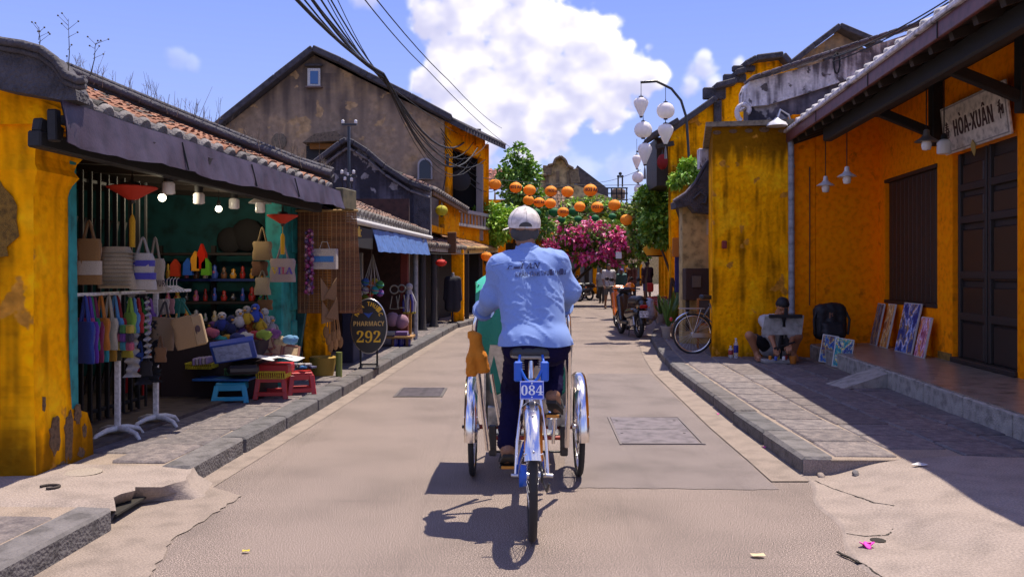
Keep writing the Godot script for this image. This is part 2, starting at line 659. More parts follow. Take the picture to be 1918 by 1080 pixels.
func bake(key: String, sd: int, base: Color, pale: Color, dark: Color, raw: Color, top: float, foot: float, streak: float, rawness: float) -> void:
	var s := 512
	var n1 := nbytes(0.008, 4, sd)
	var n2 := nbytes(0.06, 4, sd + 1)
	var n3 := nbytes(0.03, 3, sd + 2)
	var n4 := nbytes(0.014, 5, sd + 3)
	var out := PackedByteArray()
	out.resize(s * s * 3)
	for y in s:
		var v := float(y) / s
		var et := smoothstep(0.22, 0.0, v) * top
		var eb := smoothstep(0.86, 1.0, v) * foot
		for x in s:
			var i := y * s + x
			var a := n1[i] / 255.0
			var b := n2[i] / 255.0
			var q := n3[((y / 9) % s) * s + x] / 255.0
			var e := n4[i] / 255.0
			var c := base.lerp(pale, smoothstep(0.5, 0.85, 1.0 - a) * 0.7)
			c = c * (0.86 + 0.28 * b)
			var st := smoothstep(0.5, 0.95, q * 0.55 * streak + a * 0.35 + b * 0.2 + et + eb - 0.05)
			c = c.lerp(dark, st * 0.75)
			var rw := smoothstep(0.735 - rawness * 0.1, 0.8 - rawness * 0.1, e + eb * 0.25)
			c = c.lerp(raw * (0.8 + 0.4 * b), rw)
			out[i * 3] = int(clampf(c.r, 0, 1) * 255); out[i * 3 + 1] = int(clampf(c.g, 0, 1) * 255); out[i * 3 + 2] = int(clampf(c.b, 0, 1) * 255)
	tex[key] = ImageTexture.create_from_image(Image.create_from_data(s, s, false, Image.FORMAT_RGB8, out))
func make_textures() -> void:
	ntex("grain", 0.05, 4, [[0.0, 0.72], [1.0, 1.0]], 3)
	ntex("mott", 0.012, 5, [[0.0, 0.6], [0.45, 0.88], [1.0, 1.0]], 8)
	ntex("rough", 0.08, 4, [[0.0, 0.0], [1.0, 1.0]], 15)
	ntex("speck", 0.13, 3, [[0.0, 0.3], [0.34, 0.56], [0.44, 0.66], [0.58, 0.7], [0.66, 1.0], [1.0, 1.0]], 21, 1024)
	ntex("speck_h", 0.13, 3, [[0.0, 0.0], [1.0, 1.0]], 21, 1024)
	ntex("patches", 0.014, 6, [[0.0, 0.84], [0.4, 0.94], [0.6, 0.98], [1.0, 1.0]], 31)
	ntex("slate", 0.03, 5, [[0.0, C(0.62, 0.6, 0.62)], [0.5, C(0.84, 0.82, 0.8)], [0.8, C(0.97, 0.94, 0.9)], [1.0, C(1, 0.97, 0.9)]], 41)
	ntex("weave", 0.2, 1, [[0.0, 0.6], [1.0, 1.0]], 51, 256)
	bake("yellow", 100, Color8(252, 158, 6), Color8(255, 176, 24), Color8(112, 66, 4), Color8(200, 140, 60), 0.35, 0.4, 0.95, 0.0)
	bake("yellow_worn", 140, Color8(254, 168, 6), Color8(255, 188, 28), Color8(86, 56, 10), Color8(190, 130, 48), 0.62, 0.42, 1.22, -0.1)
	bake("orange", 180, Color8(255, 140, 4), Color8(255, 146, 6), Color8(170, 84, 8), Color8(220, 120, 12), 0.12, 0.25, 0.45, -0.5)
	bake("gable", 220, Color8(140, 120, 100), Color8(172, 142, 104), Color8(70, 60, 56), Color8(166, 136, 98), 0.3, 0.25, 1.05, 0.05)
	bake("old_grey", 260, Color8(98, 92, 102), Color8(130, 122, 128), Color8(36, 34, 42), Color8(140, 134, 134), 0.35, 0.3, 1.3, 0.3)
	bake("whitewash", 300, Color8(206, 200, 204), Color8(222, 216, 214), Color8(52, 46, 52), Color8(90, 84, 86), 0.35, 0.35, 1.15, 0.3)
	mat("yellow", C(1, 1, 1), 0.9, {"spec": 0.14, "tex": tex.yellow, "scale": 1.0 / 3.6, "bump": tex.rough, "bs": 1.2})
	mat("yellow_worn", C(1, 1, 1), 0.92, {"spec": 0.14, "tex": tex.yellow_worn, "scale": 1.0 / 3.6, "bump": tex.rough, "bs": 1.2})
	mat("orange", C(1, 1, 1), 0.85, {"spec": 0.16, "tex": tex.orange, "scale": 1.0 / 3.6, "bump": tex.rough, "bs": 0.5})
	mat("gable", C(1, 1, 1), 0.92, {"tex": tex.gable, "scale": 1.0 / 7.0, "bump": tex.rough, "bs": 1.5})
	mat("old_grey", C(1, 1, 1), 0.92, {"tex": tex.old_grey, "scale": 1.0 / 3.6, "bump": tex.rough, "bs": 1.2})
	mat("whitewash", C(1, 1, 1), 0.9, {"tex": tex.whitewash, "scale": 1.0 / 2.4, "bump": tex.rough, "bs": 1.2})
	mat("cap", C(0.075, 0.07, 0.085), 0.9, {"tex": tex.mott, "scale": 0.7, "bump": tex.rough, "bs": 1.5})
	mat("asphalt", C(0.385, 0.303, 0.268), 0.9, {"tex": tex.speck, "scale": 0.85, "bump": tex.speck_h, "bs": 0.22, "detail": tex.patches, "dscale": 0.11})
	mat("patch", C(0.33, 0.272, 0.262), 0.88, {"tex": tex.speck, "scale": 1.7, "bump": tex.speck_h, "bs": 0.18, "detail": tex.patches, "dscale": 0.2})
	mat("concrete", C(0.38, 0.308, 0.27), 0.9, {"tex": tex.grain, "scale": 2.3, "bump": tex.rough, "bs": 0.35, "detail": tex.patches, "dscale": 0.45})
	mat("sand", C(0.37, 0.29, 0.235), 0.95, {"tex": tex.grain, "scale": 2.7, "bump": tex.rough, "bs": 0.35, "detail": tex.patches, "dscale": 0.5})
	mat("paver", C(0.29, 0.256, 0.27), 0.75, {"tex": tex.slate, "scale": 0.55, "bump": tex.rough, "bs": 0.7, "vc": true, "detail": tex.grain, "dscale": 1.9})
	mat("kerb", C(0.15, 0.138, 0.142), 0.85, {"tex": tex.mott, "scale": 0.8, "bump": tex.rough, "bs": 0.7, "vc": true})
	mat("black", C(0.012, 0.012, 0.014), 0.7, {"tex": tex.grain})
	mat("dirt", C(0.03, 0.025, 0.02), 1.0, {"tex": tex.grain})
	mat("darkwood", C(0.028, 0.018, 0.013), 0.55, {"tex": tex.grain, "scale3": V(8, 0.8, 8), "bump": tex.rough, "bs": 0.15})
	mat("brownwood", C(0.16, 0.075, 0.035), 0.65, {"tex": tex.grain, "scale3": V(6, 0.7, 6), "bump": tex.rough, "bs": 0.15})
	mat("tile", C(1, 1, 1), 0.88, {"tex": tex.mott, "scale": 1.3, "bump": tex.rough, "bs": 0.8, "vc": true})
	mat("vc", C(1, 1, 1), 0.75, {"vc": true, "tex": tex.grain, "scale": 2.0})
	mat("vcgloss", C(1, 1, 1), 0.3, {"vc": true})
	mat("cloth", C(1, 1, 1), 0.95, {"vc": true, "tex": tex.weave, "scale": 4.0, "bump": tex.weave, "bs": 0.05, "rim": 0.2})
	mat("chrome", C(0.84, 0.79, 0.74), 0.17, {"metal": 1.0})
	mat("steel", C(0.5, 0.5, 0.52), 0.35, {"metal": 1.0})
	mat("rubber", C(0.018, 0.018, 0.02), 0.75)
	mat("blackpaint", C(0.014, 0.014, 0.016), 0.3)
	mat("whitepaint", C(0.7, 0.69, 0.68), 0.5, {"tex": tex.grain})
	mat("bluepaint", C(0.015, 0.1, 0.5), 0.35)
	mat("skin", C(0.32, 0.155, 0.085), 0.55, {"tex": tex.grain, "scale": 3.0})
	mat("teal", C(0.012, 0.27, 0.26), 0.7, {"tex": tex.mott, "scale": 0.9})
	mat("pipe", C(0.36, 0.38, 0.42), 0.55, {"tex": tex.mott, "scale": 1.5})
	mat("leaf", C(1, 1, 1), 0.5, {"vc": true, "backlight": C(0.62, 0.62, 0.62)})
	mat("petal", C(1, 1, 1), 0.7, {"vc": true, "backlight": C(0.6, 0.6, 0.6)})
	mat("paper", C(1, 1, 1), 0.7, {"vc": true, "backlight": C(0.8, 0.8, 0.8)})
func flat(pts: Array, h: float, jit := 0.0) -> MB:
	var mb := NB()
	var pl := PackedVector2Array()
	for i in pts.size():
		var a := U(pts[i][0], pts[i][1])
		var b := U(pts[(i + 1) % pts.size()][0], pts[(i + 1) % pts.size()][1])
		var n := int(a.distance_to(b) / 0.05) if jit > 0.0 else 1
		for k in maxi(n, 1): pl.append(a.lerp(b, k / float(maxi(n, 1))) + U(rf(-jit, jit), rf(-jit, jit)))
	if Geometry2D.is_polygon_clockwise(pl): pl.reverse()
	var t := Geometry2D.triangulate_polygon(pl)
	var vs := PackedVector3Array()
	var us := PackedVector2Array()
	for p in pl: vs.append(V(p.x, h if pts[0].size() < 3 else h, -p.y)); us.append(p)
	var ix := PackedInt32Array()
	for k in range(0, t.size(), 3):
		var f := (vs[t[k + 1]] - vs[t[k]]).cross(vs[t[k + 2]] - vs[t[k]])
		if f.y > 0: ix.append_array([t[k], t[k + 1], t[k + 2]])
		else: ix.append_array([t[k], t[k + 2], t[k + 1]])
	mb.add(vs, ix, false, us)
	return mb
func ribbon(mb: MB, d0: float, d1: float, step: float, fa: Callable, fb: Callable, ha: float, hb: float) -> void:
	var rows := []
	var k := int(ceil((d1 - d0) / step))
	for i in k + 1:
		var d := lerpf(d0, d1, float(i) / k)
		rows.append([W(fa.call(d), ha, d), W(fb.call(d), hb, d)])
	rows.reverse()
	mb.surf(rows)
func stone_mesh(s: Vector3, bev: float, sd: int) -> ArrayMesh:
	var mb := NB()
	mb.box(Transform3D(), s, bev)
	var r := RandomNumberGenerator.new()
	r.seed = sd
	var moved := {}
	for i in mb.v.size():
		var key := mb.v[i].snapped(Vector3.ONE * 0.0005)
		if not moved.has(key): moved[key] = V(r.randf_range(-0.009, 0.009), r.randf_range(-0.003, 0.003), r.randf_range(-0.009, 0.009))
		mb.v[i] += moved[key]
	var g := r.randf_range(0.72, 1.12)
	var w := r.randf_range(-0.03, 0.03)
	mb.c.fill(C(g + w, g, g - w * 0.8 + 0.01))
	return mb.mesh()
func stones(called: String, parent: Node, meshes: Array, m: Material, edge: Callable, off: float, d0: float, d1: float, pitch: float, y: float, stagger := 0.0, lim = null) -> void:
	var d := d0 + stagger
	var k := 0
	while d + pitch <= d1 + 0.01:
		var mid := d + pitch * 0.5
		var x: float = edge.call(mid) + off
		var dir := U(edge.call(mid + 0.1) - edge.call(mid - 0.1), 0.2)
		if lim == null or lim.call(mid, x):
			var me: ArrayMesh = meshes[rng.randi() % meshes.size()]
			me.surface_set_material(0, m)
			var t := Transform3D(Basis(Vector3.UP, -atan2(dir.x, dir.y) + rf(-0.008, 0.008)), W(x, y + rf(-0.003, 0.003), mid))
			t.basis = t.basis * Basis(Vector3.RIGHT, rf(-0.006, 0.006)) * Basis.from_scale(V(1, 1, pitch / 0.6 if called == "paver" else 1.0))
			inst(called, me, parent, t)
		d += pitch
		k += 1
func make_ground() -> void:
	var mb := NB()
	mb.quad(V(-250, 0, 20), V(250, 0, 20), V(250, 0, -400), V(-250, 0, -400))
	structure("road", mb, mats.asphalt)
	mb = flat([[0.3, 5.55], [1.72, 5.5], [1.78, 8.0], [1.9, 11.8], [1.05, 11.8]], 0.003, 0.012)
	structure("road_patch", mb, mats.patch)
	mb = NB()
	ribbon(mb, 5.45, 40, 1.0, func(d): return KL(d) - 0.02, func(d): return KL(d) + 0.17, 0.004, 0.004)
	structure("gutter_left", mb, mat("gutter", C(0.335, 0.268, 0.228), 0.95, {"tex": tex.grain, "scale": 2.7, "bump": tex.rough, "bs": 0.3, "detail": tex.patches, "dscale": 0.5}))
	mb = NB()
	ribbon(mb, 5.7, 26, 0.7, func(d): return KR(d) - 0.26, func(d): return KR(d) + 0.02, 0.008, 0.008)
	structure("gutter_right", mb, mats.gutter)
	mb = flat([[-2.22, 3.4], [-1.6, 3.6], [-1.78, 4.5], [-1.72, 5.0], [-1.7, 5.35], [-2.0, 5.6], [-2.18, 5.5], [-2.4, 5.2], [-2.3, 4.4]], 0.006, 0.014)
	structure("gutter_mouth", mb, mats.gutter)
	mb = NB()
	ribbon(mb, 5.6, 46, 0.8, func(d): return minf(-3.0 + (d - 5.6) * 0.05, KL(d) - 1.0) - 4.0, func(d): return KL(d) - 0.19, 0.112, 0.112)
	var sl := structure("sidewalk_left", mb, mats.sand)
	var pm := []
	for i in 6: pm.append(stone_mesh(V(0.376, 0.05, 0.574), 0.012, i + 20))
	var front := func(d): return -3.5 + 0.085 * d
	for r in 5:
		stones("paver", sl, pm, mats.paver, KL, -0.42 - r * 0.4, 5.75, 22.0, 0.6, 0.1, 0.3 * (r % 2), func(d, x): return x > front.call(d) - 0.15 + (0.0 if d > 5.9 else 0.5))
	var km := []
	for i in 4: km.append(stone_mesh(V(0.22, 0.2, 0.985), 0.02, i + 50))
	var kl := Node3D.new()
	kl.name = numbered("kerb_left")
	add_child(kl)
	tag(kl, "", "", "", "structure")
	stones("kerb_stone", kl, km, mats.kerb, KL, -0.11, 5.6, 45, 1.0, 0.028)
	stones("kerb_stone", kl, km, mats.kerb, KL, -0.11, 2.65, 4.72, 1.0, 0.028)
	mb = NB()
	ribbon(mb, 2.4, 4.75, 0.5, func(_d): return -5.0, func(d): return KL(d) - 0.2, 0.112, 0.112)
	var sn := structure("sidewalk_near", mb, mats.sand)
	for r in 3:
		stones("paver", sn, pm, mats.paver, KL, -0.43 - r * 0.4, 2.7, 4.65, 0.6, 0.1, 0.2 * r)
	mb = NB()
	var rows := []
	for i in 13:
		var d := lerpf(4.66, 5.66, i / 12.0)
		var row := []
		for k in 13:
			var x := lerpf(-5.0, KL(d) + 0.0, k / 12.0)
			if k == 12:
				x += [0.0, -0.05, -0.1, -0.1, -0.06, -0.1, 0.02, 0.05, 0.1, 0.06, 0.05, 0.02, 0.0][i]
			var h := 0.128 + 0.006 * sin(x * 5.0 + d * 3.0)
			if k == 12 and i > 5: h -= 0.02
			if i == 0: h = 0.1
			row.append(W(x, h, d))
		rows.append(row)
	rows.reverse()
	mb.surf(rows)
	var face := []
	for i in 13:
		var e: Vector3 = rows[12 - i][12]
		face.append([e + V(0, 0.002, 0), e + V(0.03 if i > 6 else -0.02, -0.05, 0), e + (V(0.16, -0.125, 0) if i > 6 else V(-0.25, -0.15, 0))])
	face.reverse()
	mb.surf(face)
	structure("concrete_crossing", mb, mats.concrete)
	mb = NB()
	mb.bx(W(-2.36, 0.05, 5.0), V(0.32, 0.012, 0.5))
	structure("drain_floor", mb, mats.dirt)
	mb = NB()
	ribbon(mb, 5.85, 50, 0.8, func(d): return KR(d) + 0.19, func(d): return KR(d) + 6.0, 0.112, 0.112)
	var sr := structure("sidewalk_right", mb, mats.sand)
	for r in 7:
		var w := 0.46
		var pr := []
		for i in 5: pr.append(stone_mesh(V(w - 0.024, 0.05, 0.57), 0.012, i + 80 + r * 7))
		stones("paver", sr, pr, mats.paver, KR, 0.24 + w * 0.5 + r * w, 5.95, 20.0 if r < 4 else 13.0, 0.5, 0.1, 0.25 * (r % 2), func(d, x): return x < 3.32 + 0.1 * d or d > 13)
	var kr := Node3D.new()
	kr.name = numbered("kerb_right")
	add_child(kr)
	tag(kr, "", "", "", "structure")
	stones("kerb_stone", kr, km, mats.kerb, KR, 0.11, 5.88, 40, 1.0, 0.028)
	mb = NB()
	rows = []
	for i in 29:
		var d := lerpf(2.2, 5.9, i / 28.0)
		var row := []
		for k in 31:
			var u := k / 30.0
			var edge := lerpf(1.34, 2.0, (d - 2.2) / 3.7) + 0.03 * sin(d * 7.0)
			var x := edge + u * u * 4.5
			if k == 0: x -= 0.02
			var h := 0.012 + 0.115 * smoothstep(0.0, 0.75, (x - edge) - 0.06)
			h += 0.008 * sin(x * 9.0 + d * 4.0) * smoothstep(0.0, 0.1, u)
			var dd := U(x - 1.9, d - 4.42).length()
			h -= 0.075 * smoothstep(0.3, 0.03, dd)
			row.append(W(x, maxf(h, 0.01) if k else -0.01, d))
		rows.append(row)
	rows.reverse()
	mb.surf(rows)
	var ramp_s := structure("concrete_ramp", mb, mats.concrete)
	mb = NB()
	mb.tube([W(1.9, 0.0, 4.43), W(1.9, 0.0135, 4.43)], 0.04, 11)
	for q in [[[2.02, 5.7], [2.06, 5.45], [2.1, 5.2], [2.13, 5.02], [2.2, 4.9]], [[1.62, 4.25], [1.68, 4.05], [1.69, 3.85], [1.72, 3.6]], [[1.78, 4.55], [1.86, 4.5], [1.98, 4.52], [2.06, 4.6]]]:
		for i in q.size() - 1:
			var n := 5
			for j in n:
				var a := U(q[i][0], q[i][1]).lerp(U(q[i + 1][0], q[i + 1][1]), j / float(n))
				var b := U(q[i][0], q[i][1]).lerp(U(q[i + 1][0], q[i + 1][1]), (j + 1) / float(n))
				var f := func(p: Vector2):
					var edge := lerpf(1.34, 2.0, (p.y - 2.2) / 3.7) + 0.03 * sin(p.y * 7.0)
					var h := 0.012 + 0.115 * smoothstep(0.0, 0.75, (p.x - edge) - 0.06) + 0.008 * sin(p.x * 9.0 + p.y * 4.0) * 0.9
					return maxf(h - 0.075 * smoothstep(0.3, 0.03, U(p.x - 1.9, p.y - 4.42).length()), 0.01)
				mb.beam(W(a.x + rf(-0.006, 0.006), f.call(a) - 0.002, a.y), W(b.x + rf(-0.006, 0.006), f.call(b) - 0.002, b.y), rf(0.005, 0.016), 0.007)
	obj("crack", mb, mats.dirt, ramp_s)
	mb = NB()
	mb.quad(W(2.0, 0.0, 5.86), W(9.0, 0.0, 5.86), W(9.0, 0.114, 5.86), W(2.0, 0.114, 5.86))
	obj("end_face", mb, mats.concrete, sr)
	for i in 2:
		mb = NB()
		mb.ball(Transform3D(Basis.from_euler(V(rf(0, 3), rf(0, 3), rf(0, 3))), W(2.1 + rf(-0.04, 0.22), rf(0.0, 0.05), 5.8 + rf(-0.12, 0.06))), V(rf(0.02, 0.05), rf(0.015, 0.03), rf(0.02, 0.04)), 6)
		obj("stone", mb, mats.concrete if i % 3 else mats.kerb, ramp_s)
	var cov := thing("manhole_cover", "square steel manhole cover of two panels set in the road right of the cyclo", "manhole cover")
	for k in 2:
		mb = NB()
		var d0 := 6.96 + k * 0.62
		mb.prism([U(0.9, -d0 - 0.6), U(1.55, -d0 - 0.6), U(1.53, -d0), U(0.88, -d0)], 0.012, Transform3D(Basis(Vector3.RIGHT, PI / 2) * Basis.from_scale(V(1, 1, 1)), V(0, 0.006, 0)))
		for i in mb.v.size(): mb.v[i].y = 0.004 + (0.008 if mb.v[i].y > 0.006 else 0.0); 
		obj("panel", NB().bx(W(1.22 + k * 0.03, 0.007, d0 + 0.3), V(0.64, 0.012, 0.6), 0.003, -0.05), mat("coversteel", C(0.16, 0.135, 0.15), 0.6, {"tex": tex.mott, "scale": 1.1, "bump": tex.rough, "bs": 0.4}), cov)
		for e in [-0.27, 0.27]:
			obj("lifting_hole", NB().tube([W(1.22 + k * 0.03 + e, 0.008, d0 + 0.42), W(1.22 + k * 0.03 + e, 0.0145, d0 + 0.42)], 0.014, 8), mats.dirt, cov)
	mb = NB()
	for e in [[0.885, 6.92, 0.93, 8.22], [1.56, 6.92, 1.6, 8.22]]: mb.beam(W(e[0], 0.004, e[1]), W(e[2], 0.004, e[3]), 0.022, 0.016)
	for e in [6.94, 8.2]: mb.beam(W(0.9 + (e - 6.94) * 0.036, 0.0045, e), W(1.56 + (e - 6.94) * 0.036, 0.0045, e), 0.02, 0.016)
	obj("frame", mb, mat("covframe", C(0.13, 0.11, 0.11), 0.8), cov)
	var gr := thing("drain_grate", "worn grey drain grate in the road left of the cyclo", "drain grate")
	obj("plate", NB().bx(W(-1.06, 0.004, 9.95), V(0.56, 0.012, 0.72), 0.003), mat("grate", C(0.12, 0.105, 0.1), 0.8, {"tex": tex.mott, "scale": 2.0}), gr)
	for k in 9: obj("bar", NB().bx(W(-1.06, 0.013, 9.63 + k * 0.08), V(0.5, 0.008, 0.03), 0.002), mats.coversteel, gr)
func tile_roof(parent: Node, e0: Vector3, e1: Vector3, up: Vector3, pitch: float, rows: int, rad: float, tone: Color, endtone: Color, single_ends := true) -> void:
	var al := e1 - e0
	var cols := int(al.length() / pitch)
	var ac := al.normalized()
	var un := up.normalized()
	var nr := ac.cross(un).normalized()
	if nr.y < 0.0:
		ac = -ac
		nr = -nr
	var deck := NB()
	var mid := (e0 + e1) * 0.5 + up * 0.5 - nr * 0.035
	var sk := (al.normalized() - un * al.normalized().dot(un)).normalized()
	deck.col = tone * 0.45
	deck.add(PackedVector3Array([e0, e1, e1 + up, e0 + up, e0 - nr * 0.06, e1 - nr * 0.06, e1 + up - nr * 0.06, e0 + up - nr * 0.06]), PackedInt32Array([0, 1, 2, 0, 2, 3, 4, 6, 5, 4, 7, 6, 0, 4, 5, 0, 5, 1]), false)
	obj("roof_deck", deck, mats.tile, parent)
	var field := NB()
	for i in cols:
		var b := e0 + al * ((i + 0.5) / cols)
		for r in rows:
			var y0 := b + up * (float(r) / rows) + nr * 0.012
			var y1 := b + up * ((r + 1.15) / rows)
			var rr := rad * rf(0.93, 1.05)
			var lift := nr * rf(0.004, 0.014)
			var g := rf(0.65, 1.15)
			field.col = C(tone.r * g * rf(0.95, 1.05), tone.g * g, tone.b * g)
			if rng.randf() < 0.12: field.col = C(0.07, 0.065, 0.06) * g
			var side := ac * rf(-0.006, 0.006)
			var rings := []
			for e in [[y0 + lift, rr], [y1, rr * 0.86]]:
				var ring := PackedVector3Array()
				for k in 6:
					var a := PI * k / 5.0
					ring.append(e[0] + side - ac * cos(a) * e[1] + nr * sin(a) * e[1] * 0.85)
				rings.append(ring)
			field.loft(rings, false, false)
			var ed := []
			for e in [[y0 + lift, rr * 0.8], [y0 + lift, rr]]:
				var ring := PackedVector3Array()
				for k in 6:
					var a := PI * k / 5.0
					ring.append(e[0] + side - ac * cos(a) * e[1] + nr * sin(a) * e[1] * 0.85)
				ed.append(ring)
			field.loft(ed, false, false, false)
	var fo := obj("roof_tiles", field, mats.tile, parent)
	tag(fo, "", "", "", "stuff")
	var all := NB()
	for i in cols:
		var b := e0 + al * ((i + 0.5) / cols)
		var mb := NB() if single_ends else all
		var g := rf(0.7, 1.1)
		mb.col = endtone * g
		var rings := []
		for q in [[-0.045, 1.12], [-0.035, 1.3], [0.06, 1.25], [0.16, 1.05]]:
			var ring := PackedVector3Array()
			for k in 9:
				var a := PI * k / 8.0
				ring.append(b + un * q[0] - ac * cos(a) * rad * q[1] + nr * (sin(a) * rad * q[1] * 1.15 - 0.03))
			rings.append(ring)
		mb.loft(rings, true, true)
		if single_ends: obj("tile_end", mb, mats.tile, parent)
	if not single_ends: tag(obj("tile_ends", all, mats.tile, parent), "", "", "", "stuff")
func cut_wall(pts: Array, d: float, th: float) -> MB:
	var poly := []
	for p in pts:
		var q := P(p[0], p[1], d)
		poly.append(U(q.x, q.y))
	return NB().prism(poly, th, T(V(0, 0, -d - th * 0.5)))
func coping(mb: MB, pts: Array, d: float, w: float, hh: float) -> void:
	for i in pts.size() - 1:
		mb.beam(P(pts[i][0], pts[i][1], d), P(pts[i + 1][0], pts[i + 1][1], d), w, hh, 0.02)
func strip(mb: MB, a: Vector2, b: Vector2, h0: float, h1: float, th: float) -> MB:
	mb.beam(W(a.x, (h0 + h1) * 0.5, a.y), W(b.x, (h0 + h1) * 0.5, b.y), th, h1 - h0)
	return mb
func EV(d: float) -> float: return -3.39 + 0.145 * d
func make_left_shop() -> void:
	var s := thing("shop_house", "low old souvenir shop with yellow end pillar, teal door posts and purple awning strip", "shop house")
	var rings := []
	for q in [[0.0, 5.33, 6.06, -2.97], [0.3, 5.33, 6.04, -2.975], [0.42, 5.335, 5.98, -2.98], [0.48, 5.345, 5.8, -2.99], [0.8, 5.35, 5.77, -3.0], [1.3, 5.35, 5.76, -3.0], [1.9, 5.35, 5.76, -3.0], [1.98, 5.34, 5.78, -2.985], [2.04, 5.32, 5.83, -2.96], [2.08, 5.33, 5.8, -2.98], [2.14, 5.35, 5.86, -2.99], [2.22, 5.34, 5.98, -2.98], [2.32, 5.32, 6.3, -2.95], [2.5, 5.3, 6.35, -2.9]]:
		rings.append(PackedVector3Array([W(q[3], q[0], q[1]), W(q[3] + 0.004, q[0], q[2]), W(-4.6, q[0], q[2]), W(-7.4, q[0], q[2]), W(-7.4, q[0], q[1]), W(-4.6, q[0], q[1] - 0.004)]))
	obj("pillar", NB().loft(rings, true, true, false), mats.yellow_worn, s)
	var patch := mat("peeled", C(0.36, 0.19, 0.025), 0.95, {"tex": tex.mott, "scale": 3.0, "bump": tex.rough, "bs": 1.5})
	var pp := []
	for k in 17:
		var a := TAU * k / 17
		pp.append(U(-3.22 + cos(a) * 0.13 * rf(0.55, 1.3), 1.72 + sin(a) * 0.24 * rf(0.85, 1.1)))
	obj("peeled_plaster", NB().prism(pp, 0.006, T(W(0, 0, 5.337))), patch, s)
	var raw := mat("raw_plaster", C(0.34, 0.2, 0.1), 0.95, {"tex": tex.mott, "scale": 4.0, "bump": tex.rough, "bs": 2.0})
	for q in [[5.55, 0.33, 0.07, 0.13], [5.72, 0.3, 0.06, 0.17], [5.84, 0.43, 0.05, 0.07], [5.62, 0.12, 0.1, 0.03], [5.45, 0.56, 0.02, 0.05], [5.88, 0.16, 0.05, 0.04], [5.93, 0.3, 0.03, 0.05]]:
		var poly := []
		for k in 21:
			var a := TAU * k / 21
			var r := rf(0.7, 1.15)
			poly.append(U(q[0] + cos(a) * q[2] * r, q[1] + sin(a) * q[3] * r))
		obj("bare_plaster", NB().prism(poly, 0.008, Transform3D(Basis(V(0, 0, -1), Vector3.UP, V(1, 0, 0)), V(-2.972 if q[1] < 0.45 else -2.99, 0, 0))), raw, s)
	obj("gable_wall", cut_wall([[-400, 40], [-60, 120], [40, 160], [100, 180], [128, 195], [128, 230], [-400, 240]], 5.28, 0.3), mats.yellow_worn, s)
	var gc := NB()
	for i in 2:
		var dd := 5.05 if i == 0 else 5.2
		var t := T(W(0, 0, dd + 0.1))
		var poly := []
		for p in ([[-400, -30], [-200, 25], [0, 85], [60, 96], [92, 108], [118, 130], [138, 168], [140, 186], [112, 186], [60, 176], [0, 166], [-400, 60]] if i == 0 else [[-400, -50], [-200, 8], [0, 70], [55, 82], [90, 100], [112, 122], [126, 150], [120, 176], [-400, 60]]):
			var q := P(p[0], p[1], dd)
			poly.append(U(q.x, q.y))
		gc.prism(poly, 0.16, t)
	for e in [0.0, 1.0]:
		var line := []
		for p in [[-400, -38], [-200, 16], [0, 76], [40, 82], [75, 92], [102, 112], [122, 140], [146, 150], [160, 148]]:
			line.append(P(p[0], p[1] + e * 13, 5.02 + e * 0.03))
		gc.tube(line, 0.026 - e * 0.006, 7)
	obj("gable_coping", gc, mats.cap, s)
	var e0 := W(-2.72, 2.45, 5.25)
	var e1 := W(-2.08, 2.365, 9.75)
	var up := V(-0.99, 0.392, -0.143) * 3.3
	tile_roof(s, e0, e1, up, 0.215, 19, 0.062, C(0.34, 0.15, 0.085), C(0.24, 0.22, 0.22))
	var back := NB()
	back.add(PackedVector3Array([e0 + up, e1 + up, e1 + up + V(-3, -1.2, -0.4), e0 + up + V(-3, -1.2, -0.4)]), PackedInt32Array([0, 1, 2, 0, 2, 3]), false)
	obj("back_slope", back, mats.cap, s)
	var vg := NB()
	for e in [[0.0, 0.05, 0.045], [0.09, 0.0, 0.05], [0.1, 0.1, 0.035]]:
		var line := []
		for k in 9:
			var q := k / 8.0
			line.append(e1 + up * q * 1.02 + V(0.02, 0.08 + e[1] + 0.05 * q * q + (0.03 if k == 0 else 0.0), -e[0]))
		vg.tube(line, e[2], 7)
	obj("verge_tiles", vg, mats.cap, s)
	var room := NB()
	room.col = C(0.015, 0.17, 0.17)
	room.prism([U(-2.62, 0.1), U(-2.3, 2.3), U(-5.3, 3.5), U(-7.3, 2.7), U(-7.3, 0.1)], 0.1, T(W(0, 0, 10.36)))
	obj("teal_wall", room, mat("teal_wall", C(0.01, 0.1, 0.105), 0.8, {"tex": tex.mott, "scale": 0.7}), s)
	var bw := NB()
	strip(bw, U(-7.3, 5.4), U(-7.1, 10.5), 0.0, 2.9, 0.14)
	obj("back_wall", bw, mats.teal_wall, s)
	var ce := NB()
	ce.add(PackedVector3Array([W(-2.7, 2.3, 5.6), W(-2.1, 2.26, 10.3), W(-7.2, 2.6, 10.4), W(-7.2, 2.6, 5.6)]), PackedInt32Array([0, 1, 2, 0, 2, 3]), false)
	obj("ceiling", ce, mat("ceilwood", C(0.14, 0.085, 0.06), 0.8, {"tex": tex.grain}), s)
	for k in 6:
		obj("rafter", NB().beam(W(-2.5 + k * 0.1, 2.26, 6.0 + k * 0.8), W(-7.2, 2.54, 6.2 + k * 0.8), 0.08, 0.1), mats.darkwood, s)
	var fl := NB()
	fl.add(PackedVector3Array([W(-3.05, 0.15, 5.76), W(-7.2, 0.15, 5.76), W(-7.2, 0.15, 10.4), W(-2.62, 0.15, 10.4), W(-3.05, 0.0, 5.76), W(-2.62, 0.0, 10.4)]), PackedInt32Array([0, 3, 2, 0, 2, 1, 0, 4, 5, 0, 5, 3]), false)
	obj("shop_floor", fl, mat("shopfloor", C(0.1, 0.075, 0.065), 0.7, {"tex": tex.mott}), s)
	obj("eave_beam", NB().beam(W(-2.86, 2.2, 5.1), W(-2.2, 2.13, 9.7), 0.09, 0.1, 0.01), mats.black, s)
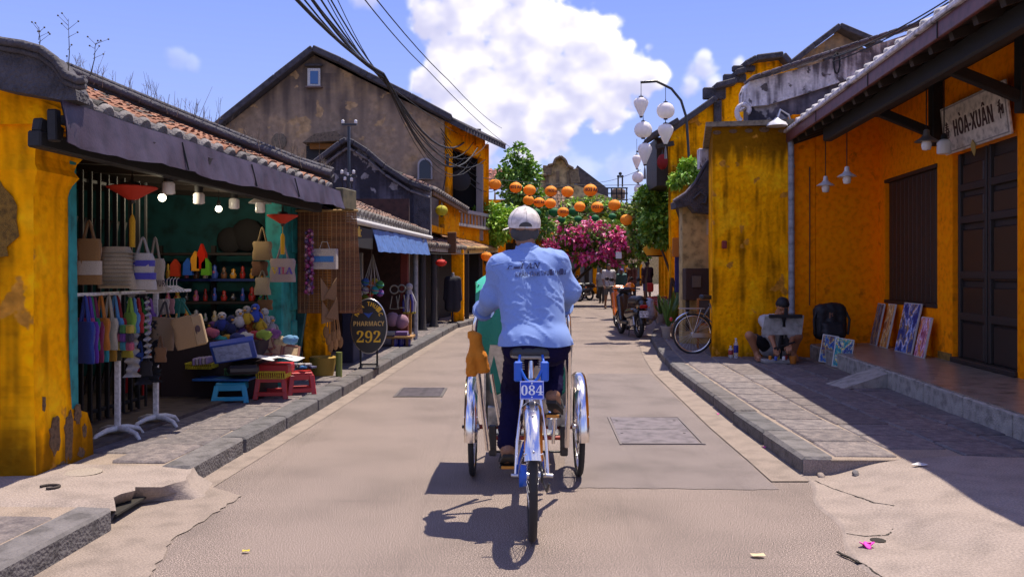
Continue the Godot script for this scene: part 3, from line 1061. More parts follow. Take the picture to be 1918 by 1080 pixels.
	obj("eave_plate", NB().beam(W(-2.7, 2.33, 5.2), W(-2.06, 2.27, 9.75), 0.12, 0.06, 0.005), mats.darkwood, s)
	obj("beam_end", NB().beam(P(66, 232, 5.12), P(112, 252, 5.3), 0.07, 0.085, 0.01), mats.black, s)
	obj("beam_end", NB().beam(P(100, 205, 5.14), P(101, 265, 5.14), 0.06, 0.06, 0.008), mats.black, s)
	var rows := []
	for r in 5:
		var row := []
		for k in 61:
			var u := k / 60.0
			var d := lerpf(5.02, 9.82, u)
			var top := lerpf(2.415, 2.335, u)
			var hgt := lerpf(0.25, 0.2, u)
			var v := r / 4.0
			var wv := 0.009 * sin(u * 60.0 + v * 3.0) * v + 0.012 * sin(u * 23.0 + 1.0 + v * 2.0) + 0.01 * sin(u * 131.0) * v
			row.append(W(EV(d) + 0.0 + v * 0.045 + wv, top - hgt * v - 0.012 * sin(u * TAU * 3.0) * v - 0.01 * absf(sin(u * 31.0)) * v, d))
		rows.append(row)
	var aw := NB()
	aw.cloth(rows, V(-0.008, 0, 0))
	obj("awning_strip", aw, mat("tarp", C(0.062, 0.042, 0.066), 0.5, {"tex": tex.mott, "scale": 0.9, "bump": tex.rough, "bs": 0.08}), s)
	for dd in [6.35, 7.5, 8.45]:
		var u: float = (dd - 5.02) / 4.8
		obj("awning_seam", NB().beam(W(EV(dd) + 0.015, lerpf(2.39, 2.31, u), dd), W(EV(dd) + 0.06, lerpf(2.17, 2.14, u), dd + 0.01), 0.012, 0.008), mats.black, s)
	obj("gutter_box", NB().beam(W(-2.0, 2.26, 9.86), W(-1.92, 2.26, 10.28), 0.1, 0.24, 0.01), mat("olive", C(0.13, 0.11, 0.06), 0.7, {"tex": tex.mott}), s)
	obj("door_post", NB().beam(W(-3.02, 0.1, 5.84), W(-3.02, 2.3, 5.8), 0.07, 0.1, 0.008), mats.teal, s)
	obj("door_post", NB().bx(W(-2.68, 1.1, 9.78), V(0.2, 2.3, 0.36), 0.015, 0.0), mats.teal, s)
	obj("door_leaf", NB().bx(W(-2.66, 1.1, 10.17), V(0.1, 2.25, 0.36), 0.012, 0.0), mats.teal, s)
	for k in 3: obj("door_panel", NB().bx(W(-2.6, 0.55 + k * 0.68, 10.17), V(0.03, 0.56, 0.24), 0.01), mats.teal, s)
	obj("post", NB().bx(W(-2.5, 1.1, 10.95), V(0.3, 2.2, 0.3), 0.015), mats.yellow_worn, s)
	obj("blue_plaque", NB().bx(P(124, 498, 5.86), V(0.012, 0.17, 0.07), 0.003), cm(0.25, 0.38, 0.62, 0.5), s)
	var g := thing("folding_gate", "black folding metal gate behind the hanging bags", "gate")
	for k in 22:
		var d := 5.92 + k * 0.062
		obj("bar", NB().bx(W(-3.52 + (k % 2) * 0.05 + (d - 5.9) * 0.085, 1.2, d + 0.6), V(0.022, 2.05, 0.02), 0.003), mats.black, g)
	for h in [0.25, 1.2, 2.15]:
		obj("rail", NB().beam(W(-3.53, h, 6.5), W(-3.4, h, 7.9), 0.03, 0.03, 0.004), mats.black, g)
	for k in 9:
		for h in [0.6, 1.65]:
			obj("lattice_strap", NB().beam(W(-3.51, h - 0.2, 6.55 + k * 0.145), W(-3.48, h + 0.2, 6.68 + k * 0.145), 0.012, 0.02), mats.black, g)
	for q in [[330, 13, 0.3], [420, 16, 0.3], [470, 14, 0.26], [560, 12, 0.22], [250, 10, 0.22]]:
		pass
	var wd := NB()
	for k in 150:
		var q := rng.randf()
		var b := e1 + up * q + V(rf(-0.05, 0.05), 0.12, rf(-0.2, 0.05))
		wd.col = C(0.36, 0.28, 0.19) * rf(0.5, 1.1)
		var hh := rf(0.06, 0.3) * (1.0 if rng.randf() < 0.8 else 1.6)
		var lean := V(rf(-0.35, 0.35), 1, rf(-0.3, 0.3)) * hh
		wd.tube([b, b + lean * 0.5 + V(rf(-0.02, 0.02), 0, 0), b + lean], [0.004, 0.003, 0.0015], 3, false)
		if rng.randf() < 0.5:
			for j in 3: wd.tube([b + lean * rf(0.5, 0.9), b + lean * rf(0.8, 1.1) + V(rf(-0.06, 0.06), 0, 0)], [0.0025, 0.001], 3, false)
	tag(one("dry_grass", "dry weeds growing along the far verge of the souvenir shop roof", "grass", "", wd, mats.vc), "", "", "", "stuff")
	for q in [[125, 148, 35, 5.1], [168, 130, 80, 5.2], [70, 92, 50, 5.1]]:
		var mb := NB()
		var b := P(q[0], q[1] + 12, q[3])
		var tip := P(q[0] + (10 if q[0] == 168 else 2), q[2], q[3])
		mb.col = C(0.12, 0.1, 0.07)
		mb.tube([b, b.lerp(tip, 0.5) + V(0.01, 0, 0), tip], [0.004, 0.003, 0.001], 4, false)
		for k in 7:
			var p := b.lerp(tip, rf(0.3, 1.0))
			var e := p + V(rf(-0.05, 0.07), rf(0.02, 0.06), rf(-0.03, 0.03))
			mb.tube([p, e], [0.002, 0.001], 3, false)
			mb.bl(e, 0.006, 5)
		one("weed", "tall dry weed on the near gable coping, %s" % ("with a leaning seed head" if q[0] == 168 else "straight and thin" if q[0] == 125 else "nearest the frame edge"), "weed", "dry weeds on the gable", mb, mats.vc)
func make_left_houses() -> void:
	var s := thing("pharmacy_house", "low tiled shop house with white eave trim and blue awning beside the bamboo blind", "shop house")
	var up := V(-0.99, 0.41, -0.1) * 3.2
	tile_roof(s, W(-2.02, 2.16, 10.35), W(-1.73, 2.2, 17.35), up, 0.23, 17, 0.066, C(0.27, 0.16, 0.115), C(0.2, 0.18, 0.17))
	obj("eave_trim", NB().tube([W(-1.95, 2.03, 10.2), W(-1.85, 2.07, 13.5), W(-1.66, 2.11, 17.5)], 0.04, 8), mats.whitepaint, s)
	var eb := NB()
	eb.beam(W(-2.02, 2.09, 10.3), W(-1.74, 2.14, 17.4), 0.05, 0.1)
	obj("eave_board", eb, cm(0.45, 0.43, 0.42), s)
	var rows := []
	for r in 4:
		var row := []
		for k in 25:
			var u := k / 24.0
			var d := lerpf(11.7, 16.9, u)
			var x := lerpf(-1.92, -1.7, u)
			row.append(W(x + r * 0.03 + 0.008 * sin(u * 40 + r), lerpf(2.0, 2.06, u) - r * 0.105 - 0.006 * sin(u * 50), d))
		rows.append(row)
	obj("blue_awning", NB().cloth(rows, V(-0.01, 0, 0)), mat("blue_awn", C(0.09, 0.19, 0.5), 0.6, {"tex": tex.mott, "scale": 1.2}), s)
	var bo := NB().beam(W(-1.97, 1.85, 10.35), W(-1.92, 1.85, 11.7), 0.03, 0.27, 0.005)
	var board := obj("sign_board", bo, mats.black, s)
	var gold := mat("gold", C(0.62, 0.4, 0.05), 0.5)
	var tb := Transform3D(Basis(V(0.035, 0, -1).normalized(), Vector3.UP, V(1, 0, 0.035).normalized()), W(-1.925, 1.86, 11.28))
	text_at("sign_number", "292", 0.16, tb, gold, s, "Droid Serif")
	var tb2 := tb
	tb2.origin = W(-1.94, 1.9, 10.7)
	text_at("sign_lettering", "THUỐC", 0.1, tb2, gold, s, "Droid Serif")
	tb2.origin = W(-1.93, 1.765, 11.1)
	text_at("sign_lettering", "PHARMACY", 0.055, tb2, gold, s, "Droid Serif")
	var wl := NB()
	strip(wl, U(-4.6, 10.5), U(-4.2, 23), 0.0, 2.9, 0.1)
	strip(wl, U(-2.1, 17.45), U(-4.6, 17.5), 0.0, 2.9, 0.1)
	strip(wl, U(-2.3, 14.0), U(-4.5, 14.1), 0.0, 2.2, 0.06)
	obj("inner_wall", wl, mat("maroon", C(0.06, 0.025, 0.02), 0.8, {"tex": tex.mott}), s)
	obj("blue_post", NB().bx(W(-2.32, 1.05, 12.3), V(0.16, 2.1, 0.5), 0.01), cm(0.035, 0.04, 0.09), s)
	obj("white_door_edge", NB().bx(W(-2.28, 0.9, 12.9), V(0.05, 1.6, 0.08), 0.01), cm(0.45, 0.44, 0.42), s)
	obj("red_post", NB().bx(W(-1.98, 1.0, 15.7), V(0.14, 2.0, 0.12), 0.01), cm(0.2, 0.03, 0.02), s)
	obj("drain_pipe", NB().tube([W(-1.84, 0.1, 16.3), W(-1.84, 1.75, 16.3), W(-1.78, 1.9, 16.3), W(-1.72, 2.02, 16.4)], 0.045, 9), mats.pipe, s)
	obj("orange_post", NB().bx(W(-1.92, 0.55, 16.05), V(0.06, 0.9, 0.06), 0.005), cm(0.55, 0.25, 0.03), s)
	for k in 2: obj("bulb", NB().ball(T(P(762 + k * 16, 462 + k * 2, 15.4 + k * 0.8)), V(0.045, 0.07, 0.045), 10), mat("bulbglass", C(0.75, 0.74, 0.7), 0.2), s)
	s = thing("column_house", "dark fronted house with grey columns and a yellow upper floor", "house")
	up = V(-0.98, 0.42, -0.2) * 1.35
	tile_roof(s, W(-1.9, 1.98, 17.6), W(-1.25, 2.05, 22.9), up, 0.24, 8, 0.07, C(0.26, 0.14, 0.11), C(0.22, 0.19, 0.17))
	obj("eave_board", NB().beam(W(-1.94, 1.9, 17.6), W(-1.28, 1.96, 22.9), 0.05, 0.1), cm(0.3, 0.27, 0.26), s)
	for q in [[-1.99, 18.96], [-1.83, 20.0]]:
		var prof := [U(0.11, 0.1), U(0.115, 0.16), U(0.085, 0.2), U(0.075, 0.5), U(0.07, 1.85), U(0.09, 1.88), U(0.09, 1.95)]
		obj("column", NB().lathe(prof, 14, T(W(q[0], 0, q[1]))), cm(0.055, 0.05, 0.055), s)
	obj("corner_pillar", NB().bx(W(-1.43, 1.0, 22.5), V(0.32, 2.0, 0.4), 0.02), mats.yellow, s)
	obj("sign_board", NB().bx(W(-1.45, 2.12, 20.6), V(0.22, 0.5, 0.06), 0.01, -0.3), mats.brownwood, s)
	obj("name_board", NB().bx(W(-1.37, 1.1, 22.9), V(0.12, 1.2, 0.04), 0.01, -0.3), cm(0.2, 0.03, 0.06), s)
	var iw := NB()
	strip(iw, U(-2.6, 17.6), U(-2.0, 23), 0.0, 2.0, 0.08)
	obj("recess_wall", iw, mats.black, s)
	var uf := NB()
	strip(uf, U(-2.02, 18.75), U(-2.0, 19.0), 2.35, 3.25, 0.15)
	strip(uf, U(-1.76, 21.3), U(-1.5, 23.0), 2.35, 3.2, 0.15)
	strip(uf, U(-1.98, 19.0), U(-1.78, 21.3), 2.35, 2.5, 0.14)
	obj("upper_wall", uf, mats.yellow, s)
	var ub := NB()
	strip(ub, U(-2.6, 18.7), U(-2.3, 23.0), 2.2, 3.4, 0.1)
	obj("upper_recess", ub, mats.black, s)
	obj("corner_post", NB().bx(W(-1.93, 2.85, 18.95), V(0.1, 0.9, 0.1), 0.01), mats.yellow, s)
	tile_roof(s, W(-1.72, 3.22, 18.7), W(-1.2, 3.1, 23.2), V(-2.2, 0.95, -0.3), 0.25, 9, 0.07, C(0.22, 0.13, 0.11), C(0.2, 0.17, 0.16), false)
	obj("upper_eave", NB().beam(W(-1.75, 3.14, 18.7), W(-1.23, 3.02, 23.2), 0.06, 0.08), mats.brownwood, s)
	s = thing("grey_gable_house", "small mouldy grey gable wall with double coping under the big brown gable", "gable wall")
	var top := [[520, 372], [548, 348], [580, 316], [640, 270], [652, 263], [666, 270], [690, 285], [722, 313], [768, 343], [806, 356]]
	var poly := top.duplicate()
	poly.append_array([[806, 440], [520, 440]])
	obj("wall", cut_wall(poly, 18.4, 0.3), mats.old_grey, s)
	var cp := NB()
	coping(cp, top, 18.38, 0.5, 0.11)
	obj("coping", cp, mats.cap, s)
	cp = NB()
	var low := []
	for p in top: low.append([p[0], p[1] + 14])
	coping(cp, low, 18.34, 0.14, 0.05)
	obj("moulding", cp, mat("moulding", C(0.25, 0.24, 0.27), 0.9, {"tex": tex.mott, "scale": 1.5}), s)
	obj("side_pilaster", cut_wall([[775, 362], [806, 368], [806, 442], [775, 440]], 18.3, 0.1), mats.cap, s)
	s = thing("tall_gable_house", "tall house with weathered brown gable wall and yellow balcony front", "house")
	var dg := 24.0
	obj("gable_wall", cut_wall([[395, 250], [588, 98], [690, 148], [832, 224], [832, 470], [395, 470]], dg, 0.3), mats.gable, s)
	cp = NB()
	coping(cp, [[392, 252], [420, 226], [520, 146], [588, 93], [640, 116], [690, 143], [770, 182], [845, 222]], dg - 0.1, 0.5, 0.17)
	obj("coping", cp, mats.cap, s)
	var pk := P(588, 95, dg)
	var bk := V(1.1, 0, -3.6)
	var ea := P(872, 238, dg)
	var rm := NB()
	for q in [[pk, ea], [pk, P(392, 252, dg)]]:
		var a: Vector3 = q[0]
		var b: Vector3 = q[1]
		var y := V(0, -0.12, 0)
		rm.add(PackedVector3Array([a, b, b + bk, a + bk, a + y, b + y, b + bk + y, a + bk + y]), PackedInt32Array([0, 1, 2, 0, 2, 3, 4, 6, 5, 4, 7, 6, 1, 5, 6, 1, 6, 2, 0, 4, 5, 0, 5, 1, 2, 6, 7, 2, 7, 3]), false)
	obj("roof", rm, mats.cap, s)
	var te := NB()
	for k in 15:
		var p := ea + bk * ((k + 0.5) / 15.0)
		te.tube([p + V(-0.5, 0.27, 0), p + V(0.03, 0.0, 0)], 0.075, 6)
	tag(obj("tile_ends", te, mats.cap, s), "", "", "", "stuff")
	var a := U(-1.92, 24.2)
	var b := U(-0.95, 27.3)
	var fr := NB()
	strip(fr, a, a.lerp(b, 0.12), 2.2, 5.7, 0.2)
	strip(fr, a.lerp(b, 0.95), b, 2.2, 5.7, 0.2)
	strip(fr, a, b, 5.0, 5.75, 0.19)
	strip(fr, a, b, 2.2, 3.2, 0.18)
	obj("front_wall", fr, mats.yellow, s)
	var rc := NB()
	strip(rc, a + U(-0.9, 0.1), b + U(-0.9, 0.1), 2.2, 5.7, 0.1)
	strip(rc, b + U(-0.05, 0.1), b + U(-4.0, 0.4), 2.2, 6.0, 0.1)
	strip(rc, U(-9.0, 27.8), b, 0.0, 5.4, 0.1)
	obj("balcony_recess", rc, mats.black, s)
	var bal := NB()
	strip(bal, a + U(0.25, 0.1), b + U(0.3, 0.2), 3.15, 3.25, 0.1)
	strip(bal, a + U(0.25, 0.1), b + U(0.3, 0.2), 2.75, 2.83, 0.1)
	obj("balustrade_rail", bal, cm(0.5, 0.47, 0.45), s)
	for k in 12: obj("baluster", NB().bx(W(lerpf(-1.65, -0.68, k / 11.0), 3.0, lerpf(24.4, 27.4, k / 11.0)), V(0.06, 0.36, 0.06), 0.01), cm(0.45, 0.42, 0.4), s)
	obj("corner_post", NB().beam(W(-0.82, 2.2, 27.35), W(-0.82, 5.5, 27.35), 0.16, 0.16, 0.01), mats.yellow, s)
	obj("corner_post", NB().bx(W(-1.02, 3.6, 26.9), V(0.22, 2.4, 0.22), 0.01), cm(0.4, 0.38, 0.38), s)
	for k in 3: obj("bracket", NB().beam(P(832 + k * 30, 232 + k * 18, 24.3 + k), P(846 + k * 28, 232 + k * 18, 24.3 + k), 0.25, 0.14, 0.01), mats.yellow, s)
	obj("balcony_sign", NB().lathe([U(0.001, -0.03), U(0.3, -0.03), U(0.3, 0.03), U(0.001, 0.03)], 18, Transform3D(Basis(Vector3.RIGHT, PI / 2), P(862, 338, 24.6))), mats.black, s)
	var wi := obj("window", NB().bx(P(588, 145, dg - 0.02), V(0.36, 0.5, 0.1), 0.01), mats.whitepaint, s)
	obj("pane", NB().bx(P(588, 145, dg - 0.08), V(0.22, 0.36, 0.02)), mat("paneblue", C(0.05, 0.13, 0.3), 0.08), wi)
	obj("sill", NB().bx(P(588, 163, dg - 0.06), V(0.46, 0.05, 0.16), 0.01), cm(0.2, 0.14, 0.13), s)
	obj("window_hood", NB().bx(P(587, 122, dg - 0.05), V(0.5, 0.06, 0.14), 0.02), mats.cap, s)
	var arch := []
	var inner := []
	for k in 13:
		var t := PI * k / 12.0
		arch.append(U(cos(t) * 0.205, 0.1 + sin(t) * 0.2))
		inner.append(U(cos(t) * 0.16, 0.1 + sin(t) * 0.155))
	arch.append_array([U(-0.205, -0.3), U(0.205, -0.3)])
	inner.append_array([U(-0.16, -0.27), U(0.16, -0.27)])
	var aw := obj("arched_window", NB().prism(arch, 0.12, T(P(796, 316, dg - 0.02))), cm(0.5, 0.47, 0.47), s)
	obj("pane", NB().prism(inner, 0.03, T(P(796, 316, dg - 0.09))), mat("dark_pane", C(0.012, 0.012, 0.02), 0.12), aw)
	var sh := obj("hood_roof", NB().prism([U(-0.62, -0.02), U(0.6, 0.05), U(0.3, 0.3), U(-0.3, 0.22)], 0.5, T(P(612, 268, dg - 0.25))), mat("hoodtile", C(0.17, 0.125, 0.085), 0.9, {"tex": tex.mott, "scale": 2.0}), s)
	obj("hood_board", NB().bx(P(614, 274, dg - 0.2), V(1.0, 0.16, 0.1), 0.01), mat("hoodorange", C(0.3, 0.12, 0.02), 0.8, {"tex": tex.grain}), s)
	obj("hood_opening", NB().bx(P(607, 290, dg - 0.03), V(1.0, 0.5, 0.06)), mats.black, s)
	obj("plaster_patch", NB().lathe([U(0.001, -0.02), U(0.22, -0.02), U(0.21, 0.02), U(0.001, 0.025)], 13, Transform3D(Basis(Vector3.RIGHT, PI / 2) * Basis.from_scale(V(1, 1, 1.15)), P(522, 265, dg - 0.01))), mat("plpatch", C(0.2, 0.155, 0.105), 0.9, {"tex": tex.mott, "scale": 2.0}), s)
	s = thing("bend_house", "house with yellow edged tile roof where the left row meets the bend", "house")
	tile_roof(s, W(-1.3, 2.04, 23.1), W(-0.5, 2.2, 28.6), V(-2.6, 1.2, 0.2), 0.25, 9, 0.072, C(0.38, 0.2, 0.11), C(0.45, 0.3, 0.12))
	obj("eave_board", NB().beam(W(-1.32, 1.95, 23.1), W(-0.5, 2.12, 28.7), 0.06, 0.1), mat("yellowtrim", C(0.5, 0.3, 0.06), 0.8, {"tex": tex.mott}), s)
	obj("roof_verge", NB().beam(W(-0.5, 2.3, 28.7), W(-2.9, 3.45, 28.5), 0.2, 0.16, 0.02), mats.yellowtrim, s)
	obj("ridge", NB().beam(W(-3.95, 3.35, 23.0), W(-3.1, 3.5, 28.7), 0.25, 0.2, 0.03), mats.yellowtrim, s)
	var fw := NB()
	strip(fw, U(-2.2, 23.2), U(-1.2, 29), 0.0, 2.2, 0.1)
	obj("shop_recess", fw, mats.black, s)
	for q in [[-1.25, 23.6], [-0.95, 25.8], [-0.7, 28.0]]: obj("post", NB().bx(W(q[0], 1.0, q[1]), V(0.12, 2.0, 0.12), 0.01), mats.darkwood if q[1] < 27 else mats.yellow, s)
	obj("end_wall", NB().bx(W(-1.9, 1.5, 28.8), V(2.2, 3.0, 0.2)), mats.yellow, s)
func WX(d: float) -> float: return 4.28 + 0.1 * d   # the shaded house front
func EX(d: float) -> float: return 2.89 + 0.1 * d   # its eave
func PX(d: float) -> float: return 3.25 + 0.1 * d   # its platform edge
func make_right_house() -> void:
	var s := thing("porch_house", "orange walled house with deep dark eaves, raised porch, dark shutters and double door", "house")
	var wm := NB()
	var seg := func(d0, d1, h0, h1, th = 0.24, off = 0.12):
		wm.beam(W(WX(d0) + off, (h0 + h1) / 2, d0), W(WX(d1) + off, (h0 + h1) / 2, d1), th, h1 - h0)
	seg.call(13.0, 12.68, 0.3, 4.2)
	seg.call(12.68, 10.73, 2.76, 4.2)
	seg.call(12.68, 10.73, 0.3, 0.96)
	seg.call(10.73, 10.27, 0.3, 4.2)
	seg.call(10.27, 8.68, 2.84, 4.2)
	seg.call(8.68, 4.0, 0.3, 4.2)
	obj("side_wall", wm, mats.orange, s)
	var ew := NB()
	ew.bx(W(4.44, 1.9, 13.1), V(0.34, 3.8, 0.24))
	ew.bx(W(5.12, 1.9, 13.112), V(1.0, 3.8, 0.24))
	obj("end_wall", ew, mats.orange, s)
	obj("skirting", NB().beam(W(WX(10.7) - 0.004, 0.36, 10.7), W(WX(10.3) - 0.004, 0.36, 10.3), 0.02, 0.12), mat("stain_base", C(0.28, 0.15, 0.02), 0.85, {"tex": tex.mott, "scale": 2.0}), s)
	var pf := NB()
	var n := 16
	for i in n:
		pass
	pf.add(PackedVector3Array([W(PX(13.0), 0.32, 13.0), W(PX(4.0), 0.32, 4.0), W(PX(4.0) + 1.1, 0.33, 4.0), W(PX(13.0) + 1.1, 0.33, 13.0), W(PX(13.0), 0.1, 13.0), W(PX(4.0), 0.1, 4.0)]), PackedInt32Array([0, 1, 2, 0, 2, 3, 4, 5, 1, 4, 1, 0]), false)
	obj("platform", pf, mat("platform", C(0.4, 0.33, 0.27), 0.3, {"tex": tex.mott, "scale": 0.7, "detail": tex.grain, "dscale": 1.7}), s)
	for k in 10:
		var d := 12.9 - k * 0.9
		obj("edge_stone", NB().beam(W(PX(d) - 0.012, 0.21, d), W(PX(d - 0.88) - 0.012, 0.21, d - 0.88), 0.05, 0.2 + rf(-0.006, 0.006), 0.008), mat("edge_stone", C(0.4, 0.37, 0.33), 0.8, {"tex": tex.mott, "scale": 1.1, "bump": tex.rough, "bs": 0.8}), s)
	var wn := obj("window", NB().beam(W(WX(12.66) + 0.1, 1.86, 12.66), W(WX(10.75) + 0.1, 1.86, 10.75), 0.05, 1.78), mats.darkwood, s)
	for k in 12:
		var d := 12.6 - k * 0.157
		obj("shutter_board", NB().beam(W(WX(d) + 0.055, 1.86, d), W(WX(d - 0.15) + 0.055, 1.86, d - 0.15), 0.05, 1.72, 0.006), mats.darkwood, wn)
	for h in [0.975, 2.745]:
		obj("shutter_frame", NB().beam(W(WX(12.68) + 0.03, h, 12.68), W(WX(10.73) + 0.03, h, 10.73), 0.1, 0.05, 0.006), mats.darkwood, wn)
	for k in 2:
		var d0 := 10.25 - k * 0.785
		var leaf := obj("door", NB().beam(W(WX(d0) + 0.11, 1.6, d0), W(WX(d0 - 0.775) + 0.11, 1.6, d0 - 0.775), 0.05, 2.44, 0.005), mats.darkwood, s)
		for q in [[0.5, 0.42], [0.97, 0.32], [1.5, 0.6], [2.04, 0.3], [2.42, 0.3]]:
			obj("door_panel", NB().beam(W(WX(d0 - 0.12) + 0.075, q[0] + 0.1, d0 - 0.12), W(WX(d0 - 0.66) + 0.075, q[0] + 0.1, d0 - 0.66), 0.035, q[1], 0.012), mat("doorpanel", C(0.02, 0.013, 0.011), 0.4), leaf)
		for h in [0.78, 1.27, 1.92, 2.3]:
			obj("door_rail", NB().beam(W(WX(d0 - 0.02) + 0.065, h + 0.1, d0 - 0.02), W(WX(d0 - 0.76) + 0.065, h + 0.1, d0 - 0.76), 0.05, 0.09, 0.008), mats.darkwood, leaf)
		for e in [0.03, 0.72]:
			obj("door_stile", NB().beam(W(WX(d0 - e) + 0.065, 1.6, d0 - e), W(WX(d0 - e - 0.06) + 0.065, 1.6, d0 - e - 0.06), 0.055, 2.42, 0.008), mats.darkwood, leaf)
	obj("threshold", NB().beam(W(WX(10.27) + 0.05, 0.36, 10.27), W(WX(8.68) + 0.05, 0.36, 8.68), 0.18, 0.06, 0.01), mats.darkwood, s)
	var e0 := W(EX(5.0) + 0.15, 3.61, 5.0)
	var e1 := W(EX(13.25) + 0.15, 3.61, 13.25)
	var up := V(0.995, 0.37, 0.1) * 4.2
	tile_roof(s, e1, e0, up, 0.33, 18, 0.1, C(0.26, 0.2, 0.19), C(0.52, 0.5, 0.52))
	obj("tile_bed", NB().beam(e0 + V(-0.04, -0.07, 0), e1 + V(-0.04, -0.07, 0), 0.34, 0.05, 0.01), mats.whitewash, s)
	obj("back_slope", NB().quad(e0 + up, e1 + up, e1 + up + V(3, -1.3, 0), e0 + up + V(3, -1.3, 0)), mats.cap, s)
	obj("fascia", NB().beam(W(EX(5.0), 3.46, 5.0), W(EX(13.22), 3.46, 13.22), 0.04, 0.17, 0.006), mat("fascia", C(0.155, 0.05, 0.05), 0.5, {"tex": tex.mott, "scale": 1.2}), s)
	for d in [7.2, 9.05, 11.2]: obj("fascia_joint", NB().bx(W(EX(d) - 0.022, 3.46, d), V(0.012, 0.175, 0.012)), mats.black, s)
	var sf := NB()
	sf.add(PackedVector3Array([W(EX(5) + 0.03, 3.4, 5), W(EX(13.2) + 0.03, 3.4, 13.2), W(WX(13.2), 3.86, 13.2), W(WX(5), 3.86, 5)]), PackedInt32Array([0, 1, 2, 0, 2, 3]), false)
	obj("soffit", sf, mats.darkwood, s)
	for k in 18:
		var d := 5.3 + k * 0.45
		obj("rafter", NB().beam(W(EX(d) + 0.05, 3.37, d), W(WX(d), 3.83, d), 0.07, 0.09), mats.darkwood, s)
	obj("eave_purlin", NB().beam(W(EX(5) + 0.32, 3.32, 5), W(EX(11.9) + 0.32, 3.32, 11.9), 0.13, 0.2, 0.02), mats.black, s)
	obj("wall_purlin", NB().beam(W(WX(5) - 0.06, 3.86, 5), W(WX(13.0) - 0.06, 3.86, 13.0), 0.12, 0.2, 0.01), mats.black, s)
	for d in [10.62, 8.42]:
		obj("bracket_post", NB().bx(W(WX(d) - 0.07, 3.4, d), V(0.13, 0.85, 0.13), 0.01), mats.black, s)
		obj("bracket_arm", NB().beam(W(WX(d) - 0.04, 3.1, d), W(WX(d) - 1.05, 3.5, d - 0.02), 0.09, 0.11, 0.01), mats.black, s)
	obj("down_pipe", NB().tube([W(4.23, 0.12, 12.9), W(4.22, 3.3, 12.9), W(4.23, 3.45, 12.98)], 0.045, 10), mats.pipe, s)
	for h in [0.8, 2.0, 3.0]: obj("pipe_clip", NB().lathe([U(0.047, -0.02), U(0.052, -0.02), U(0.052, 0.02), U(0.047, 0.02)], 10, T(W(4.225, h, 12.9))), mats.pipe, s)
	obj("conduit", NB().tube([W(4.52, 0.9, 12.96), W(4.525, 2.1, 12.965), W(4.52, 3.0, 12.96)], 0.009, 5), mat("conduit", C(0.1, 0.04, 0.02), 0.6), s)
	obj("fire_wall", cut_wall([[1402, 170], [1500, 140], [1640, 96], [1840, 30], [2000, -20], [2000, 330], [1480, 330], [1402, 236]], 13.3, 0.28), mats.old_grey, s)
	obj("fire_wall_coping", cut_wall([[1398, 166], [1404, 152], [1500, 128], [1640, 84], [1840, 16], [2000, -38], [2000, 12], [1840, 64], [1640, 132], [1500, 178], [1440, 196], [1398, 200]], 13.22, 0.42), mats.whitewash, s)
	var sc := NB()
	var pts := []
	for k in 15:
		var t := k / 14.0 * TAU * 0.8
		pts.append(P(1396 + cos(t + 2.0) * (18 - k * 0.9) , 208 + sin(t + 2.0) * (20 - k), 13.2))
	sc.tube(pts, 0.04, 6)
	obj("scroll", sc, mats.whitewash, s)
	for k in 26: obj("coping_tile", NB().beam(P(1402 + k * 18, 150 - k * 5.9, 13.2), P(1417 + k * 18, 145 - k * 5.9, 13.2), 0.5, 0.035, 0.008), mats.old_grey, s)
	var g := thing("name_sign", "white painted board with black lettering tilted above the dark double door", "sign")
	var zb := (W(WX(8.7), 0, 8.7) - W(WX(10.32), 0, 10.32)).normalized()
	var ups := V(-0.12, 1, 0.0).normalized()
	var t := Transform3D(Basis(zb, ups, zb.cross(ups)).orthonormalized(), W(WX(9.5) - 0.09, 3.09, 9.5))
	obj("board", NB().box(t, V(1.64, 0.56, 0.03), 0.006), mat("signwhite", C(0.8, 0.72, 0.64), 0.6, {"tex": tex.mott, "scale": 1.5}), g)
	var bd := NB()
	for e in [-1.0, 1.0]:
		bd.box(t * T(V(0, e * 0.255, 0.018)), V(1.6, 0.014, 0.008))
		bd.box(t * T(V(e * 0.793, 0, 0.018)), V(0.014, 0.496, 0.008))
	obj("border", bd, cm(0.4, 0.36, 0.33), g)
	var ink := mat("ink", C(0.05, 0.02, 0.02), 0.6)
	text_at("lettering", "HÒA-XUÂN", 0.19, t * T(V(0.0, -0.01, 0.018)), ink, g, "Droid Sans", true, 0.74)
	for q in [[-0.67, [[-0.5, 0.62, 0.5, 0.66], [-0.55, 0.36, 0.55, 0.4], [-0.7, 0.08, 0.7, 0.14], [0.02, 0.9, -0.1, 0.3], [-0.1, 0.3, -0.75, -0.3], [0.12, 0.2, 0.75, -0.28], [-0.28, -0.2, -0.28, -0.9], [0.3, -0.2, 0.3, -0.9], [-0.28, -0.2, 0.3, -0.2], [-0.28, -0.54, 0.3, -0.54], [-0.28, -0.88, 0.3, -0.88]]], [0.68, [[0.0, 0.9, -0.55, 0.7], [-0.75, 0.42, 0.1, 0.5], [-0.28, 0.76, -0.3, -0.9], [-0.3, 0.4, -0.78, -0.3], [-0.26, 0.3, 0.1, -0.1], [0.3, 0.35, 0.32, -0.5], [0.75, 0.4, 0.72, -0.5], [0.3, 0.35, 0.75, 0.4], [0.32, -0.42, 0.72, -0.4]]]]:
		var mb := NB()
		for k in q[1]:
			var a := t * V(q[0] + k[0] * 0.07, k[1] * 0.105, 0.019)
			var b := t * V(q[0] + k[2] * 0.07, k[3] * 0.105, 0.019)
			mb.tube([a, a.lerp(b, 0.5), b], [0.0085, 0.007, 0.0045], 5)
		obj("written_character", mb, ink, g)
